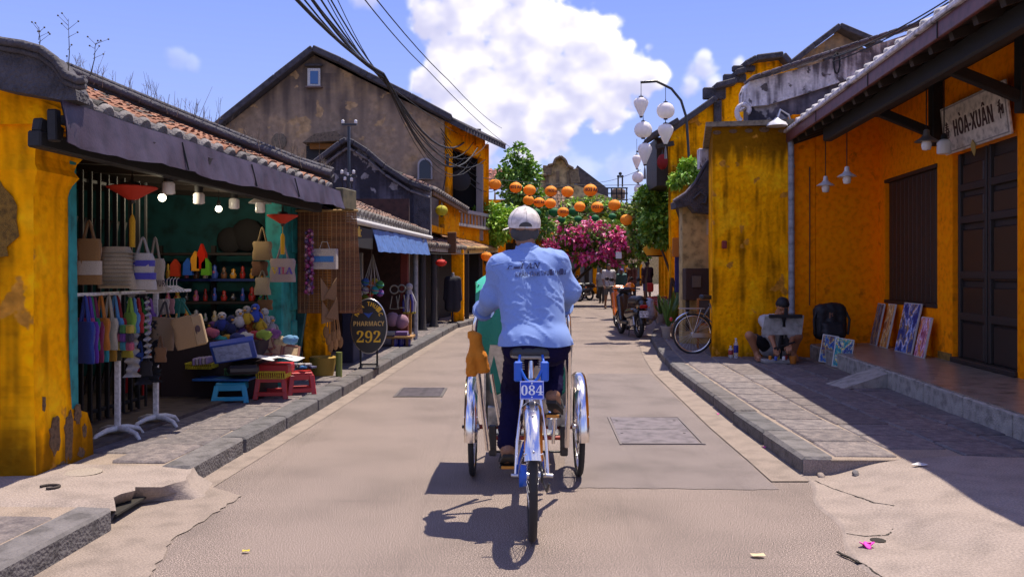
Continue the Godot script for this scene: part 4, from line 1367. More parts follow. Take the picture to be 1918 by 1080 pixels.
	obj("hanging_tag", NB().prism([U(0, -0.09), U(0.05, -0.02), U(0.05, 0.04), U(0, 0.09), U(-0.05, 0.04), U(-0.05, -0.02)], 0.01, t * T(V(-0.02, -0.3, 0.03))), mat("brass", C(0.4, 0.28, 0.08), 0.5), g)
	var wd := NB()
	wd.prism([U(0, 0), U(0.66, 0), U(0.66, 0.2)], 0.42, Transform3D(Basis(Vector3.UP, 0.12), W(3.62, 0.122, 9.6)))
	one("ramp_block", "small concrete wedge ramp leaning on the porch platform", "ramp", "", wd, mats.edge_stone)
	for q in [[1547, 345, 12.4, "small white shaded pendant lamp with the longest cord, nearest the down pipe"], [1587, 328, 11.6, "white shaded pendant lamp hanging beside the smallest one on the porch"], [1736, 262, 9.7, "dark shaded pendant lamp hanging left of the name sign"]]:
		var L1 := thing("pendant_lamp", q[3], "lamp", "porch lamps", P(q[0], q[1], q[2]))
		var dark: bool = q[2] < 10
		obj("shade", NB().lathe([U(0.13, -0.02), U(0.125, -0.012), U(0.06, 0.03), U(0.035, 0.06), U(0.03, 0.11), U(0.02, 0.12)], 16), mat("enamel", C(0.6, 0.59, 0.6), 0.35) if not dark else mat("enamel_dark", C(0.13, 0.115, 0.1), 0.4), L1, true)
		obj("glass", NB().lathe([U(0.001, -0.12), U(0.045, -0.11), U(0.055, -0.06), U(0.05, -0.015), U(0.05, -0.005)], 14), mat("milkglass", C(0.72, 0.71, 0.7), 0.25), L1, true)
		obj("cord", NB().tube([V(0, 0.12, 0), V(0, 3.72 - (1.4 + (510 - q[1]) / F * q[2]), 0)], 0.007, 5), mats.black, L1, true)
	var L2 := thing("pendant_lamp", "white jar shaped lamp on the dark bracket next to the name sign", "lamp", "porch lamps", P(1769, 272, 9.9))
	obj("glass", NB().lathe([U(0.06, -0.1), U(0.078, -0.09), U(0.078, 0.03), U(0.06, 0.06), U(0.03, 0.07)], 16), mats.milkglass, L2, true)
	obj("cap", NB().lathe([U(0.032, 0.065), U(0.036, 0.11), U(0.015, 0.14)], 12), mats.black, L2, true)
	obj("cord", NB().tube([V(0, 0.13, 0), V(0, 0.75, 0)], 0.007, 5), mats.black, L2, true)
	var co := NB()
	var cp := []
	for k in 40: cp.append(P(1568, 118, 12.9) + V(cos(k * 0.5) * 0.045, sin(k * 0.5) * 0.16, 0.02 * sin(k * 1.7)))
	co.tube(cp, 0.009, 5)
	one("cable_coil", "black cable coil hanging on the whitewashed roof coping", "cable", "", co, mats.black)
	var fl := NB()
	fl.lathe([U(0.16, -0.03), U(0.13, 0.02), U(0.07, 0.05), U(0.03, 0.09)], 14, T(P(1456, 232, 12.8)))
	fl.tube([P(1456, 225, 12.8), P(1462, 205, 12.85), P(1478, 215, 12.95), P(1484, 240, 13.0)], 0.014, 6)
	one("corner_lamp", "white saucer shaped street lamp on the corner of the porch eave", "lamp", "", fl, mats.enamel)
func make_right_row() -> void:
	var s := thing("corner_wall", "tall mould stained yellow wall beside the grey down pipe", "wall")
	var poly := [[3.05, 13.0], [4.25, 13.0], [4.25, 13.24], [3.44, 15.0]]
	var rings := []
	for k in 25:
		var h := 3.62 * k / 24.0
		var fl := 0.03 * smoothstep(0.5, 0.0, h) + (0.015 if k % 3 == 0 else 0.0) * 0.3
		rings.append(PackedVector3Array([W(3.05 - fl, h, 12.98 - fl), W(3.6, h, 12.98 - fl + 0.004 * sin(k * 2.1)), W(4.25, h, 12.98 - fl), W(4.25, h, 15.2), W(3.5, h, 15.2)]))
	obj("body", NB().loft(rings, true, true, false), mats.yellow_worn, s)
	var cap := NB()
	cap.add(PackedVector3Array([W(2.93, 3.6, 12.9), W(4.27, 3.64, 12.9), W(4.3, 3.64, 15.2), W(3.4, 3.6, 15.2), W(2.93, 3.67, 12.9), W(4.27, 3.72, 12.9), W(4.3, 3.72, 15.2), W(3.4, 3.67, 15.2)]), PackedInt32Array([0, 1, 5, 0, 5, 4, 4, 5, 6, 4, 6, 7, 3, 0, 4, 3, 4, 7, 0, 2, 1, 0, 3, 2]), false)
	obj("coping", cap, mat("palecap", C(0.3, 0.24, 0.16), 0.9, {"tex": tex.mott, "scale": 1.5, "bump": tex.rough, "bs": 1.0}), s)
	for k in 5:
		obj("peeling_edge", NB().ball(Transform3D(Basis.from_scale(V(1, 0.5, 0.1)), W(3.12 + k * 0.24 + rf(-0.06, 0.06), 3.56 + rf(-0.05, 0.02), 12.975)), Vector3.ONE * rf(0.05, 0.1), 8), mats.raw_plaster, s)
	var sh := NB().bx(P(1357, 458, 12.93), V(0.07, 0.12, 0.07), 0.01)
	var so := one("incense_holder", "small red incense holder fixed to the yellow corner wall", "incense holder", "", sh, cm(0.3, 0.03, 0.02, 0.6))
	for k in 4:
		one("white_mark", "", "", "", NB(), mats.whitepaint) if false else null
	s = thing("stepped_gable_house", "yellow house with a stepped gable and dark coping", "house")
	var top := [[1256, 244], [1338, 186], [1338, 164], [1376, 154], [1376, 139], [1393, 134], [1393, 123], [1413, 112], [1462, 106], [1474, 120]]
	var wl := top.duplicate()
	wl.append_array([[1500, 130], [1500, 520], [1258, 520]])
	obj("gable_wall", cut_wall(wl, 19.0, 0.3), mats.yellow_worn, s)
	var cp := NB()
	coping(cp, top, 18.95, 0.5, 0.13)
	obj("coping", cp, mats.cap, s)
	var pl := NB()
	obj("pilaster", cut_wall([[1338, 190], [1352, 186], [1352, 300], [1338, 300]], 18.93, 0.08), mats.cap, s)
	obj("eave", NB().beam(P(1215, 260, 19.2), P(1262, 232, 19.2), 1.2, 0.1, 0.01), mats.cap, s)
	obj("eave_strut", NB().beam(P(1228, 275, 18.9), P(1262, 268, 18.9), 0.1, 0.1), mats.darkwood, s)
	obj("dark_upper_front", NB().bx(P(1240, 310, 20.2), V(0.5, 1.1, 1.5)), mats.darkwood, s)
	s = thing("far_grey_gable", "grey brown gable with dark coping rising behind the whitewashed fire wall", "house")
	obj("gable_wall", cut_wall([[1478, 125], [1568, 60], [1690, 130], [1690, 330], [1478, 330]], 25.0, 0.3), mats.gable, s)
	cp = NB()
	coping(cp, [[1470, 128], [1520, 88], [1568, 52], [1630, 78], [1700, 120]], 24.9, 0.6, 0.16)
	obj("coping", cp, mats.cap, s)
	obj("lower_band", cut_wall([[1545, 95], [1600, 88], [1640, 120], [1545, 130]], 24.9, 0.12), mats.cap, s)
	s = thing("cream_house", "cream walled house end with a dark curled roof corner behind the bicycle", "house")
	obj("wall", NB().bx(W(3.45, 1.35, 15.5), V(0.78, 2.7, 0.3), 0.01), mat("cream", C(0.5, 0.37, 0.16), 0.9, {"tex": tex.mott, "scale": 0.8}), s)
	obj("side_wall", NB().beam(W(3.2, 1.3, 15.65), W(4.2, 1.3, 21.0), 0.2, 2.6), mats.yellow, s)
	var curl := []
	for q in [[1340, 300], [1326, 306], [1316, 322], [1304, 344], [1286, 364], [1263, 378], [1264, 390], [1290, 386], [1300, 398], [1340, 402]]:
		var w := P(q[0], q[1], 15.2)
		curl.append(U(w.x, w.y))
	obj("roof_corner", NB().prism(curl, 0.5, T(W(0, 0, 15.3))), mats.cap, s)
	var edge := []
	for q in [[1340, 298], [1326, 304], [1315, 320], [1303, 342], [1285, 362], [1262, 377]]: edge.append(P(q[0], q[1], 15.1))
	obj("roof_edge", NB().tube(edge, 0.035, 7), mats.old_grey, s)
	obj("roof_scroll", NB().tube([P(1300, 372, 15.02), P(1312, 360, 15.02), P(1324, 366, 15.02), P(1322, 380, 15.02), P(1312, 380, 15.02)], 0.025, 6), mats.cap, s)
	obj("roof_end_post", NB().bx(P(1317, 298, 15.2), V(0.17, 0.36, 0.2), 0.01), mats.whitewash, s)
	obj("roof_slope", NB().quad(P(1264, 388, 15.2), P(1335, 305, 15.2), P(1335, 305, 15.2) + V(1.2, 0.1, -5.5), P(1264, 388, 15.2) + V(1.2, 0, -5.5)), mats.cap, s)
	obj("paper_notice", NB().bx(P(1329, 425, 15.3), V(0.1, 0.28, 0.01)), cm(0.5, 0.47, 0.4), s)
	s = thing("right_bend_house", "yellow shop house front half hidden by the climbing vine", "house")
	var fw := NB()
	var a := U(4.25, 21.0)
	var b := U(6.3, 36.0)
	strip(fw, a, b, 2.3, 4.2, 0.2)
	for u in [0.02, 0.2, 0.42, 0.62, 0.82, 0.98]: strip(fw, a.lerp(b, u - 0.02), a.lerp(b, u + 0.03), 0.0, 2.3, 0.22)
	obj("front_wall", fw, mats.yellow, s)
	var fb := NB()
	strip(fb, a + U(0.5, 0), b + U(0.5, 0), 0.0, 2.4, 0.1)
	obj("recess", fb, mats.darkwood, s)
	tile_roof(s, W(5.9, 2.55, 36), W(3.85, 2.55, 21), V(0.95, 0.4, 0.14), 0.3, 5, 0.08, C(0.26, 0.14, 0.1), C(0.24, 0.2, 0.18), false)
	s = thing("end_house", "yellow house closing the street behind the strollers on the right", "house")
	fw = NB()
	strip(fw, U(6.6, 37.0), U(10.5, 52.0), 0.0, 4.4, 0.2)
	obj("front_wall", fw, mats.yellow, s)
	for k in 4:
		var c := U(6.6, 37.0).lerp(U(10.5, 52.0), 0.12 + k * 0.24)
		obj("doorway", NB().beam(W(c.x - 0.1, 1.2, c.y), W(c.x + 0.4, 1.2, c.y + 2.0), 0.1, 2.4), mats.darkwood, s)
	obj("roof", NB().beam(W(6.4, 4.6, 37.0), W(10.4, 4.6, 52.0), 1.6, 0.3), mats.cap, s)
	obj("closing_wall", NB().bx(W(18, 2.5, 104), V(24, 5, 0.5)), mats.cream, s)
func make_far_end() -> void:
	var cols := [["far_shop_house", "dark fronted shop house with yellow posts behind the parked motorbikes", -0.35, 29.6, 2.0, 41.5], ["far_shop_house", "second far shop house behind the pink bougainvillea", 2.1, 41.7, 6.2, 59.0], ["far_shop_house", "farthest shop house where the street disappears", 6.4, 59.5, 15.0, 95.0]]
	for q in cols:
		var s := thing(q[0], q[1], "shop house")
		var a := U(q[2], q[3])
		var b := U(q[4], q[5])
		var w := NB()
		strip(w, a, b, 2.5, 3.6, 0.2)
		obj("upper_wall", w, mats.yellow, s)
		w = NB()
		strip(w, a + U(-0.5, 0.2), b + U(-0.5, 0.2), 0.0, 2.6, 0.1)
		obj("recess", w, mats.black, s)  # black wall paints in the shade of the far shop fronts
		for k in 6:
			var c := a.lerp(b, k / 5.0)
			obj("post", NB().bx(W(c.x, 1.25, c.y), V(0.26, 2.5, 0.26), 0.01), mats.yellow if k % 2 == 0 else mats.darkwood, s)
		var dir := (b - a).normalized()
		tile_roof(s, W(a.x + 0.5, 2.75, a.y - 0.1), W(b.x + 0.5, 2.75, b.y - 0.1), V(-dir.y * 2.2, 1.1, -dir.x * 2.2), 0.35, 6, 0.1, C(0.28, 0.15, 0.1), C(0.3, 0.22, 0.16), false)
	var s := thing("orange_upper_house", "orange upper wall with red tile roof left of the tall tree", "house")
	obj("wall", NB().bx(P(922, 412, 37), V(1.1, 1.7, 1.0)), mats.yellow, s)
	tile_roof(s, P(898, 352, 36.5), P(968, 352, 36.5), V(0.1, 1.0, -1.8), 0.2, 7, 0.075, C(0.36, 0.13, 0.1), C(0.3, 0.2, 0.18), false)
	s = thing("ornate_gable_house", "tan house with an ornate stepped and curved gable behind the orange lanterns", "house")
	var tan := mat("tan", C(0.68, 0.49, 0.25), 0.9, {"tex": tex.mott, "scale": 0.5, "bump": tex.rough, "bs": 1.0})
	var d := 46.0
	obj("gable_wall", cut_wall([[1008, 345], [1012, 330], [1024, 330], [1026, 312], [1036, 310], [1040, 300], [1050, 295], [1058, 302], [1062, 312], [1072, 318], [1075, 345], [1150, 372], [1160, 470], [1000, 470]], d, 0.6), tan, s)
	var cp := NB()
	coping(cp, [[1006, 340], [1012, 328], [1024, 328], [1026, 310], [1036, 308], [1040, 298], [1050, 293], [1059, 300], [1063, 310], [1074, 316], [1078, 343]], d - 0.2, 0.5, 0.12)
	coping(cp, [[1008, 352], [1076, 350]], d - 0.3, 0.3, 0.1)
	obj("coping", cp, mat("tancap", C(0.24, 0.17, 0.1), 0.9, {"tex": tex.mott}), s)
	for k in 3: obj("pilaster", cut_wall([[1022 + k * 20, 320], [1028 + k * 20, 320], [1028 + k * 20, 350], [1022 + k * 20, 350]], d - 0.15, 0.12), mats.tancap, s)
	obj("roof", NB().prism([U(0, 0), U(1.7, -1.3), U(1.7, -2.6), U(0, -2.6)], 8.0, T(P(1072, 325, 51))), mats.cap, s)
	tile_roof(s, P(1006, 398, 43), P(1076, 400, 43), V(0.0, 1.2, -1.6), 0.2, 6, 0.07, C(0.28, 0.16, 0.11), C(0.28, 0.2, 0.15), false)
	s = thing("rooftop_tower", "dark steel water tank frame on a far roof", "tower")
	var td := 62.0
	var mb := NB()
	for k in 5: mb.beam(P(1136 + k * 9.5, 352, td), P(1136 + k * 9.5, 386, td), 0.09, 0.09)
	for y in [352, 362, 374, 386]: mb.beam(P(1134, y, td), P(1176, y, td), 0.09, 0.09)
	obj("platform", mb, mats.black, s)
	mb = NB()
	mb.beam(P(1158, 350, td), P(1158, 328, td), 0.1, 0.1)
	mb.beam(P(1166, 350, td), P(1166, 328, td), 0.1, 0.1)
	mb.beam(P(1156, 330, td), P(1168, 330, td), 0.12, 0.12)
	mb.bl(P(1162, 325, td), 0.13, 8)
	obj("mast", mb, mats.black, s)
	obj("tank", NB().lathe([U(0.5, 0), U(0.55, 0.6), U(0.3, 0.75)], 12, T(P(1158, 372, td + 1))), mats.gable, s)
	s = thing("far_roof_block", "plain far building under the water tank frame", "building")
	obj("wall", NB().bx(P(1150, 440, 66), V(4.5, 4.5, 3)), tan, s)
	obj("parapet", NB().bx(P(1150, 386, 65), V(4.7, 0.2, 3)), mats.cap, s)
func leaf_mesh(fold := 0.25) -> ArrayMesh:
	var mb := NB()
	var vs := PackedVector3Array([V(0, 0, 0), V(0.32, fold * 0.4, 0.35), V(0, 0.0, 0.5), V(-0.32, fold * 0.4, 0.35), V(0, -0.12, 1.0)])
	mb.add(vs, PackedInt32Array([0, 2, 1, 0, 3, 2, 1, 2, 4, 2, 3, 4]), false)
	return mb.mesh()
func leaves(called: String, parent: Node, blobs: Array, count: int, size: float, cols: Array, sd: int, m: Material, hang := 0.3, fill := 0.55) -> MultiMeshInstance3D:
	var r := RandomNumberGenerator.new()
	r.seed = sd
	var mm := MultiMesh.new()
	mm.transform_format = MultiMesh.TRANSFORM_3D
	mm.use_colors = true
	var me := leaf_mesh()
	me.surface_set_material(0, m)
	mm.mesh = me
	mm.instance_count = count
	var fn := FastNoiseLite.new()
	fn.seed = sd
	fn.frequency = 1.6 / maxf(size * 8.0, 0.3)
	var inv := gx(parent).affine_inverse()
	var total := 0.0
	for b in blobs: total += b[2]
	var i := 0
	var guard := 0
	while i < count and guard < count * 6:
		guard += 1
		var pick := r.randf() * total
		var bb: Array = blobs[0]
		for b in blobs:
			pick -= b[2]
			if pick <= 0.0:
				bb = b
				break
		var d := V(r.randfn(), r.randfn(), r.randfn()).normalized()
		var rad := pow(r.randf(), fill)
		var p: Vector3 = bb[0] + d * rad * bb[1]
		var clump := fn.get_noise_3dv(p)
		if clump < -0.12 + r.randf_range(-0.15, 0.1) : continue
		var dir := (d * 0.6 + V(r.randfn(), r.randfn(), r.randfn()) * 0.5 + V(0, -hang, 0)).normalized()
		var side := dir.cross(V(r.randfn(), r.randfn() + 1.5, r.randfn())).normalized()
		var nrm := side.cross(dir)
		var s := size * r.randf_range(0.6, 1.35)
		mm.set_instance_transform(i, inv * Transform3D(Basis(side * s, nrm * s, dir * s), p))
		var c: Color = cols[r.randi() % cols.size()]
		var g := r.randf_range(0.75, 1.2) * (1.0 + clump * 0.5)
		mm.set_instance_color(i, C(c.r * g, c.g * g, c.b * g))
		i += 1
	mm.visible_instance_count = i
	var o := MultiMeshInstance3D.new()
	o.name = called
	o.multimesh = mm
	parent.add_child(o, true)
	tag(o, "", "", "", "stuff")
	return o
func blob(px: float, py: float, d: float, rx: float, ry: float, rz: float, w := -1.0) -> Array:
	var k := d / F
	return [P(px, py, d), V(rx * k, ry * k, rz), (rx * ry) if w < 0 else w]
func limb(mb: MB, a: Vector3, b: Vector3, r0: float, r1: float, wob := 0.08) -> void:
	var pts := []
	var rr := []
	var l := a.distance_to(b)
	for k in 6:
		var u := k / 5.0
		pts.append(a.lerp(b, u) + (V(rf(-1, 1), rf(-0.3, 0.3), rf(-1, 1)) * wob * l if k > 0 and k < 5 else Vector3.ZERO))
		rr.append(lerpf(r0, r1, u))
	mb.tube(pts, rr, 7)
func plant(called: String, label: String, cat: String, grp: String, base: Vector3, tips: Array, r0: float, blobs: Array, count: int, size: float, cols: Array, sd: int) -> Node3D:
	var s := thing(called, label, cat, grp, base)
	var mb := NB()
	for t in tips: limb(mb, base, t, r0, r0 * 0.25)
	obj("trunk", mb, cm(0.12, 0.085, 0.06, 0.9), s)
	leaves("crown", s, blobs, count, size, cols, sd, mats.leaf)
	return s
func make_plants() -> void:
	var greens := [C(0.08, 0.2, 0.015), C(0.13, 0.29, 0.025), C(0.19, 0.36, 0.035), C(0.06, 0.15, 0.016), C(0.24, 0.39, 0.05)]
	var bright := [C(0.17, 0.36, 0.02), C(0.27, 0.46, 0.03), C(0.12, 0.28, 0.02), C(0.34, 0.5, 0.045)]
	var olive := [C(0.2, 0.19, 0.03), C(0.14, 0.17, 0.03), C(0.26, 0.22, 0.06), C(0.09, 0.13, 0.02)]
	plant("tree", "tall narrow dark green tree rising behind the orange lanterns", "tree", "", W(0.0, 0.1, 31.2), [P(965, 380, 31), P(985, 320, 31), P(1000, 400, 31)], 0.09,
		[blob(970, 298, 31, 26, 24, 0.6), blob(955, 330, 31, 28, 26, 0.6), blob(988, 325, 31, 26, 30, 0.6), blob(975, 362, 31, 42, 26, 0.8), blob(960, 400, 31, 40, 26, 0.8), blob(1005, 385, 31, 26, 26, 0.6), blob(972, 281, 31, 12, 14, 0.3), blob(1000, 425, 31, 45, 22, 0.8)], 5200, 0.17, greens, 5)
	plant("shrub", "bright green leafy shrub spilling over the yellow roof at the bend", "shrub", "", W(-0.9, 0.1, 28.0), [P(905, 410, 28), P(930, 420, 28)], 0.06,
		[blob(890, 412, 27.5, 26, 26, 0.6), blob(915, 400, 27.5, 28, 22, 0.6), blob(935, 420, 27.5, 34, 30, 0.7), blob(880, 425, 27.5, 20, 18, 0.5), blob(920, 445, 27.8, 40, 16, 0.6), blob(950, 400, 28, 20, 22, 0.5)], 4200, 0.14, bright, 6)
	var b := plant("bougainvillea", "big bougainvillea full of pink blossom hanging over the street", "bougainvillea", "", W(2.0, 0.1, 37.0), [P(1070, 440, 36), P(1120, 430, 36), P(1150, 450, 36), P(1050, 460, 36)], 0.1,
		[blob(1050, 445, 36, 34, 30, 1.0), blob(1090, 440, 36, 40, 34, 1.2), blob(1130, 445, 36, 40, 38, 1.2), blob(1160, 460, 36, 30, 30, 1.0), blob(1110, 470, 36, 50, 26, 1.0), blob(1075, 415, 36, 40, 16, 0.8), blob(1165, 430, 36, 26, 20, 0.8), blob(1032, 478, 36, 20, 18, 0.7), blob(1186, 478, 36, 18, 22, 0.7), blob(1140, 492, 36, 34, 10, 0.6)], 6200, 0.2, greens + olive, 7)
	leaves("blossoms", b, [blob(1045, 430, 35.2, 26, 20, 0.5), blob(1075, 442, 35.2, 26, 18, 0.5), blob(1110, 425, 35.2, 30, 16, 0.5), blob(1150, 440, 35.2, 34, 20, 0.5), blob(1130, 465, 35.0, 34, 18, 0.4), blob(1090, 482, 35.0, 26, 12, 0.4), blob(1115, 480, 35.0, 34, 12, 0.4), blob(1165, 455, 35.0, 16, 20, 0.4), blob(1100, 455, 35.0, 20, 16, 0.4), blob(1032, 458, 35.2, 16, 18, 0.4), blob(1186, 450, 35.2, 14, 20, 0.4), blob(1150, 492, 35.0, 20, 8, 0.3)], 1350, 0.19, [C(0.62, 0.05, 0.24), C(0.72, 0.12, 0.36), C(0.55, 0.03, 0.16), C(0.7, 0.25, 0.4)], 8, mats.petal)
	plant("tree", "yellow green tree crown above the pink blossom under the far roofs", "tree", "", W(4.4, 0.1, 44.0), [P(1130, 400, 44), P(1180, 400, 44)], 0.12,
		[blob(1070, 392, 44, 30, 22, 1.0), blob(1110, 388, 44, 40, 20, 1.0), blob(1150, 398, 44, 40, 22, 1.0), blob(1185, 405, 44, 30, 24, 1.0), blob(1195, 440, 44, 22, 30, 1.0)], 4200, 0.22, olive + bright, 9)
	plant("climbing_vine", "dense dark green vine hanging from the eave on the right", "vine", "", W(4.0, 0.1, 21.2), [P(1262, 380, 21), P(1235, 370, 21), P(1285, 340, 20.5)], 0.05,
		[blob(1222, 370, 21, 22, 20, 0.6), blob(1245, 362, 21, 26, 22, 0.6), blob(1272, 350, 20.5, 28, 20, 0.6), blob(1215, 400, 21, 22, 30, 0.6), blob(1238, 405, 21, 28, 34, 0.7), blob(1262, 395, 21, 26, 34, 0.6), blob(1222, 435, 21, 22, 26, 0.6), blob(1250, 438, 21, 26, 26, 0.6), blob(1205, 365, 21, 12, 16, 0.4)], 6000, 0.13, greens, 10)
	plant("climbing_vine", "bright yellow green vine shoots at the top of the curled roof corner", "vine", "", W(3.75, 0.1, 17.2), [P(1290, 330, 17.2), P(1300, 315, 17)], 0.03,
		[blob(1290, 310, 17, 16, 12, 0.3), blob(1282, 328, 17, 20, 12, 0.4), blob(1300, 325, 17, 12, 12, 0.3), blob(1270, 340, 17.5, 18, 10, 0.4)], 1300, 0.1, bright, 11)
	plant("climbing_vine", "flowering pale vine between the lanterns and the dark vine", "vine", "", W(4.2, 0.1, 26.0), [P(1205, 420, 26)], 0.04,
		[blob(1195, 395, 26, 14, 30, 0.5), blob(1190, 440, 26, 14, 26, 0.5), blob(1205, 470, 26, 16, 16, 0.4)], 1500, 0.15, olive + greens, 12)
	for q in [[1252, 588, 16.6, 0.8, "tall potted palm lily by the cream wall"], [1262, 560, 17.6, 0.95, "slim potted plant with upright leaves behind the palm lily"], [1238, 560, 21.5, 0.7, "leafy potted plant beside the red crates"]]:
		var base := P(q[0], 510 + (1.4 - 0.12) / q[2] * F, q[2])
		var s := thing("potted_plant", q[4], "potted plant", "", base)
		obj("pot", NB().lathe([U(0.1, 0), U(0.14, 0.2), U(0.16, 0.24), U(0.14, 0.24), U(0.12, 0.2), U(0.001, 0.19)], 14), cm(0.42, 0.38, 0.34), s, true)
		var mb := NB()
		for k in 22:
			var a := rf(0, TAU)
			var tilt := rf(0.1, 0.75)
			var l: float = q[3] * rf(0.5, 1.0)
			var d := V(cos(a) * tilt, 1, sin(a) * tilt).normalized()
			var side := d.cross(V(sin(a), 0.2, -cos(a))).normalized().cross(d).normalized()
			mb.col = C(0.06, 0.14, 0.03) * rf(0.6, 1.6)
			var rows := []
			for j in 4:
				var u := j / 3.0
				var p := V(0, 0.2, 0) + d * l * u + V(0, -0.18 * u * u * tilt * l, 0)
				var w := 0.035 * sin(PI * minf(0.15 + u * 0.85, 0.99))
				rows.append([p - side * w, p + side * w])
			mb.surf(rows)
		obj("leaves", mb, mats.leaf, s, true)
func round_profile(rx: float, ry: float, n := 10, ex := 1.0) -> Array:
	var prof := []
	for i in n + 1:
		var a := -PI / 2 + PI * i / n
		prof.append(U(maxf(rx * pow(cos(a), ex), rx * 0.22), ry * sin(a)))
	return prof
func silk_lantern(called: String, label: String, grp: String, prof: Array, col: Color, at: Vector3, tassel := C(0, 0, 0, 0), ribs := 14, script := "") -> Node3D:
	var s := thing(called, label, "lantern", grp, at)
	var mb := NB()
	mb.col = col
	var rings := []
	var n := ribs * 3
	for p in prof:
		var ring := PackedVector3Array()
		for k in n:
			var a := -TAU * k / n
			var r: float = p.x * (1.0 if k % 3 == 0 else 0.965)
			ring.append(V(r * cos(a), p.y, r * sin(a)))
		rings.append(ring)
	mb.loft(rings, true, true)
	obj("shade", mb, mats.paper, s, true)
	var lo: Vector2 = prof[0]
	var hi: Vector2 = prof[prof.size() - 1]
	obj("cap", NB().lathe([U(hi.x * 1.1, hi.y - 0.005), U(hi.x * 1.1, hi.y + 0.02), U(0.012, hi.y + 0.03), U(0.004, hi.y + 0.1)], 10), mats.darkwood, s, true)
	obj("foot", NB().lathe([U(0.004, lo.y - 0.03), U(lo.x * 1.05, lo.y - 0.02), U(lo.x * 1.05, lo.y + 0.005)], 10), mats.darkwood, s, true)
	if tassel.a > 0.0:
		var tb := NB()
		tb.col = tassel
		tb.lathe([U(0.03, lo.y - 0.3), U(0.022, lo.y - 0.12), U(0.012, lo.y - 0.06), U(0.004, lo.y - 0.02)], 8)
		obj("tassel", tb, mats.cloth, s, true)
	if script:
		var rx := 0.0
		for p in prof: rx = maxf(rx, p.x)
		var ry: float = hi.y
		var tm := text_mb(script, rx * 0.55, "Droid Sans", true, 0.001, func(p: Vector3):
			var a: float = p.x * 0.85 / rx
			var y: float = p.y * 0.9
			var rr := rx * sqrt(maxf(0.05, 1.0 - pow(y / (ry * 1.05), 2.0))) * 1.012 + p.z
			return V(sin(a) * rr, y, cos(a) * rr))
		obj("lettering", tm, mats.ink, s, true)
	return s
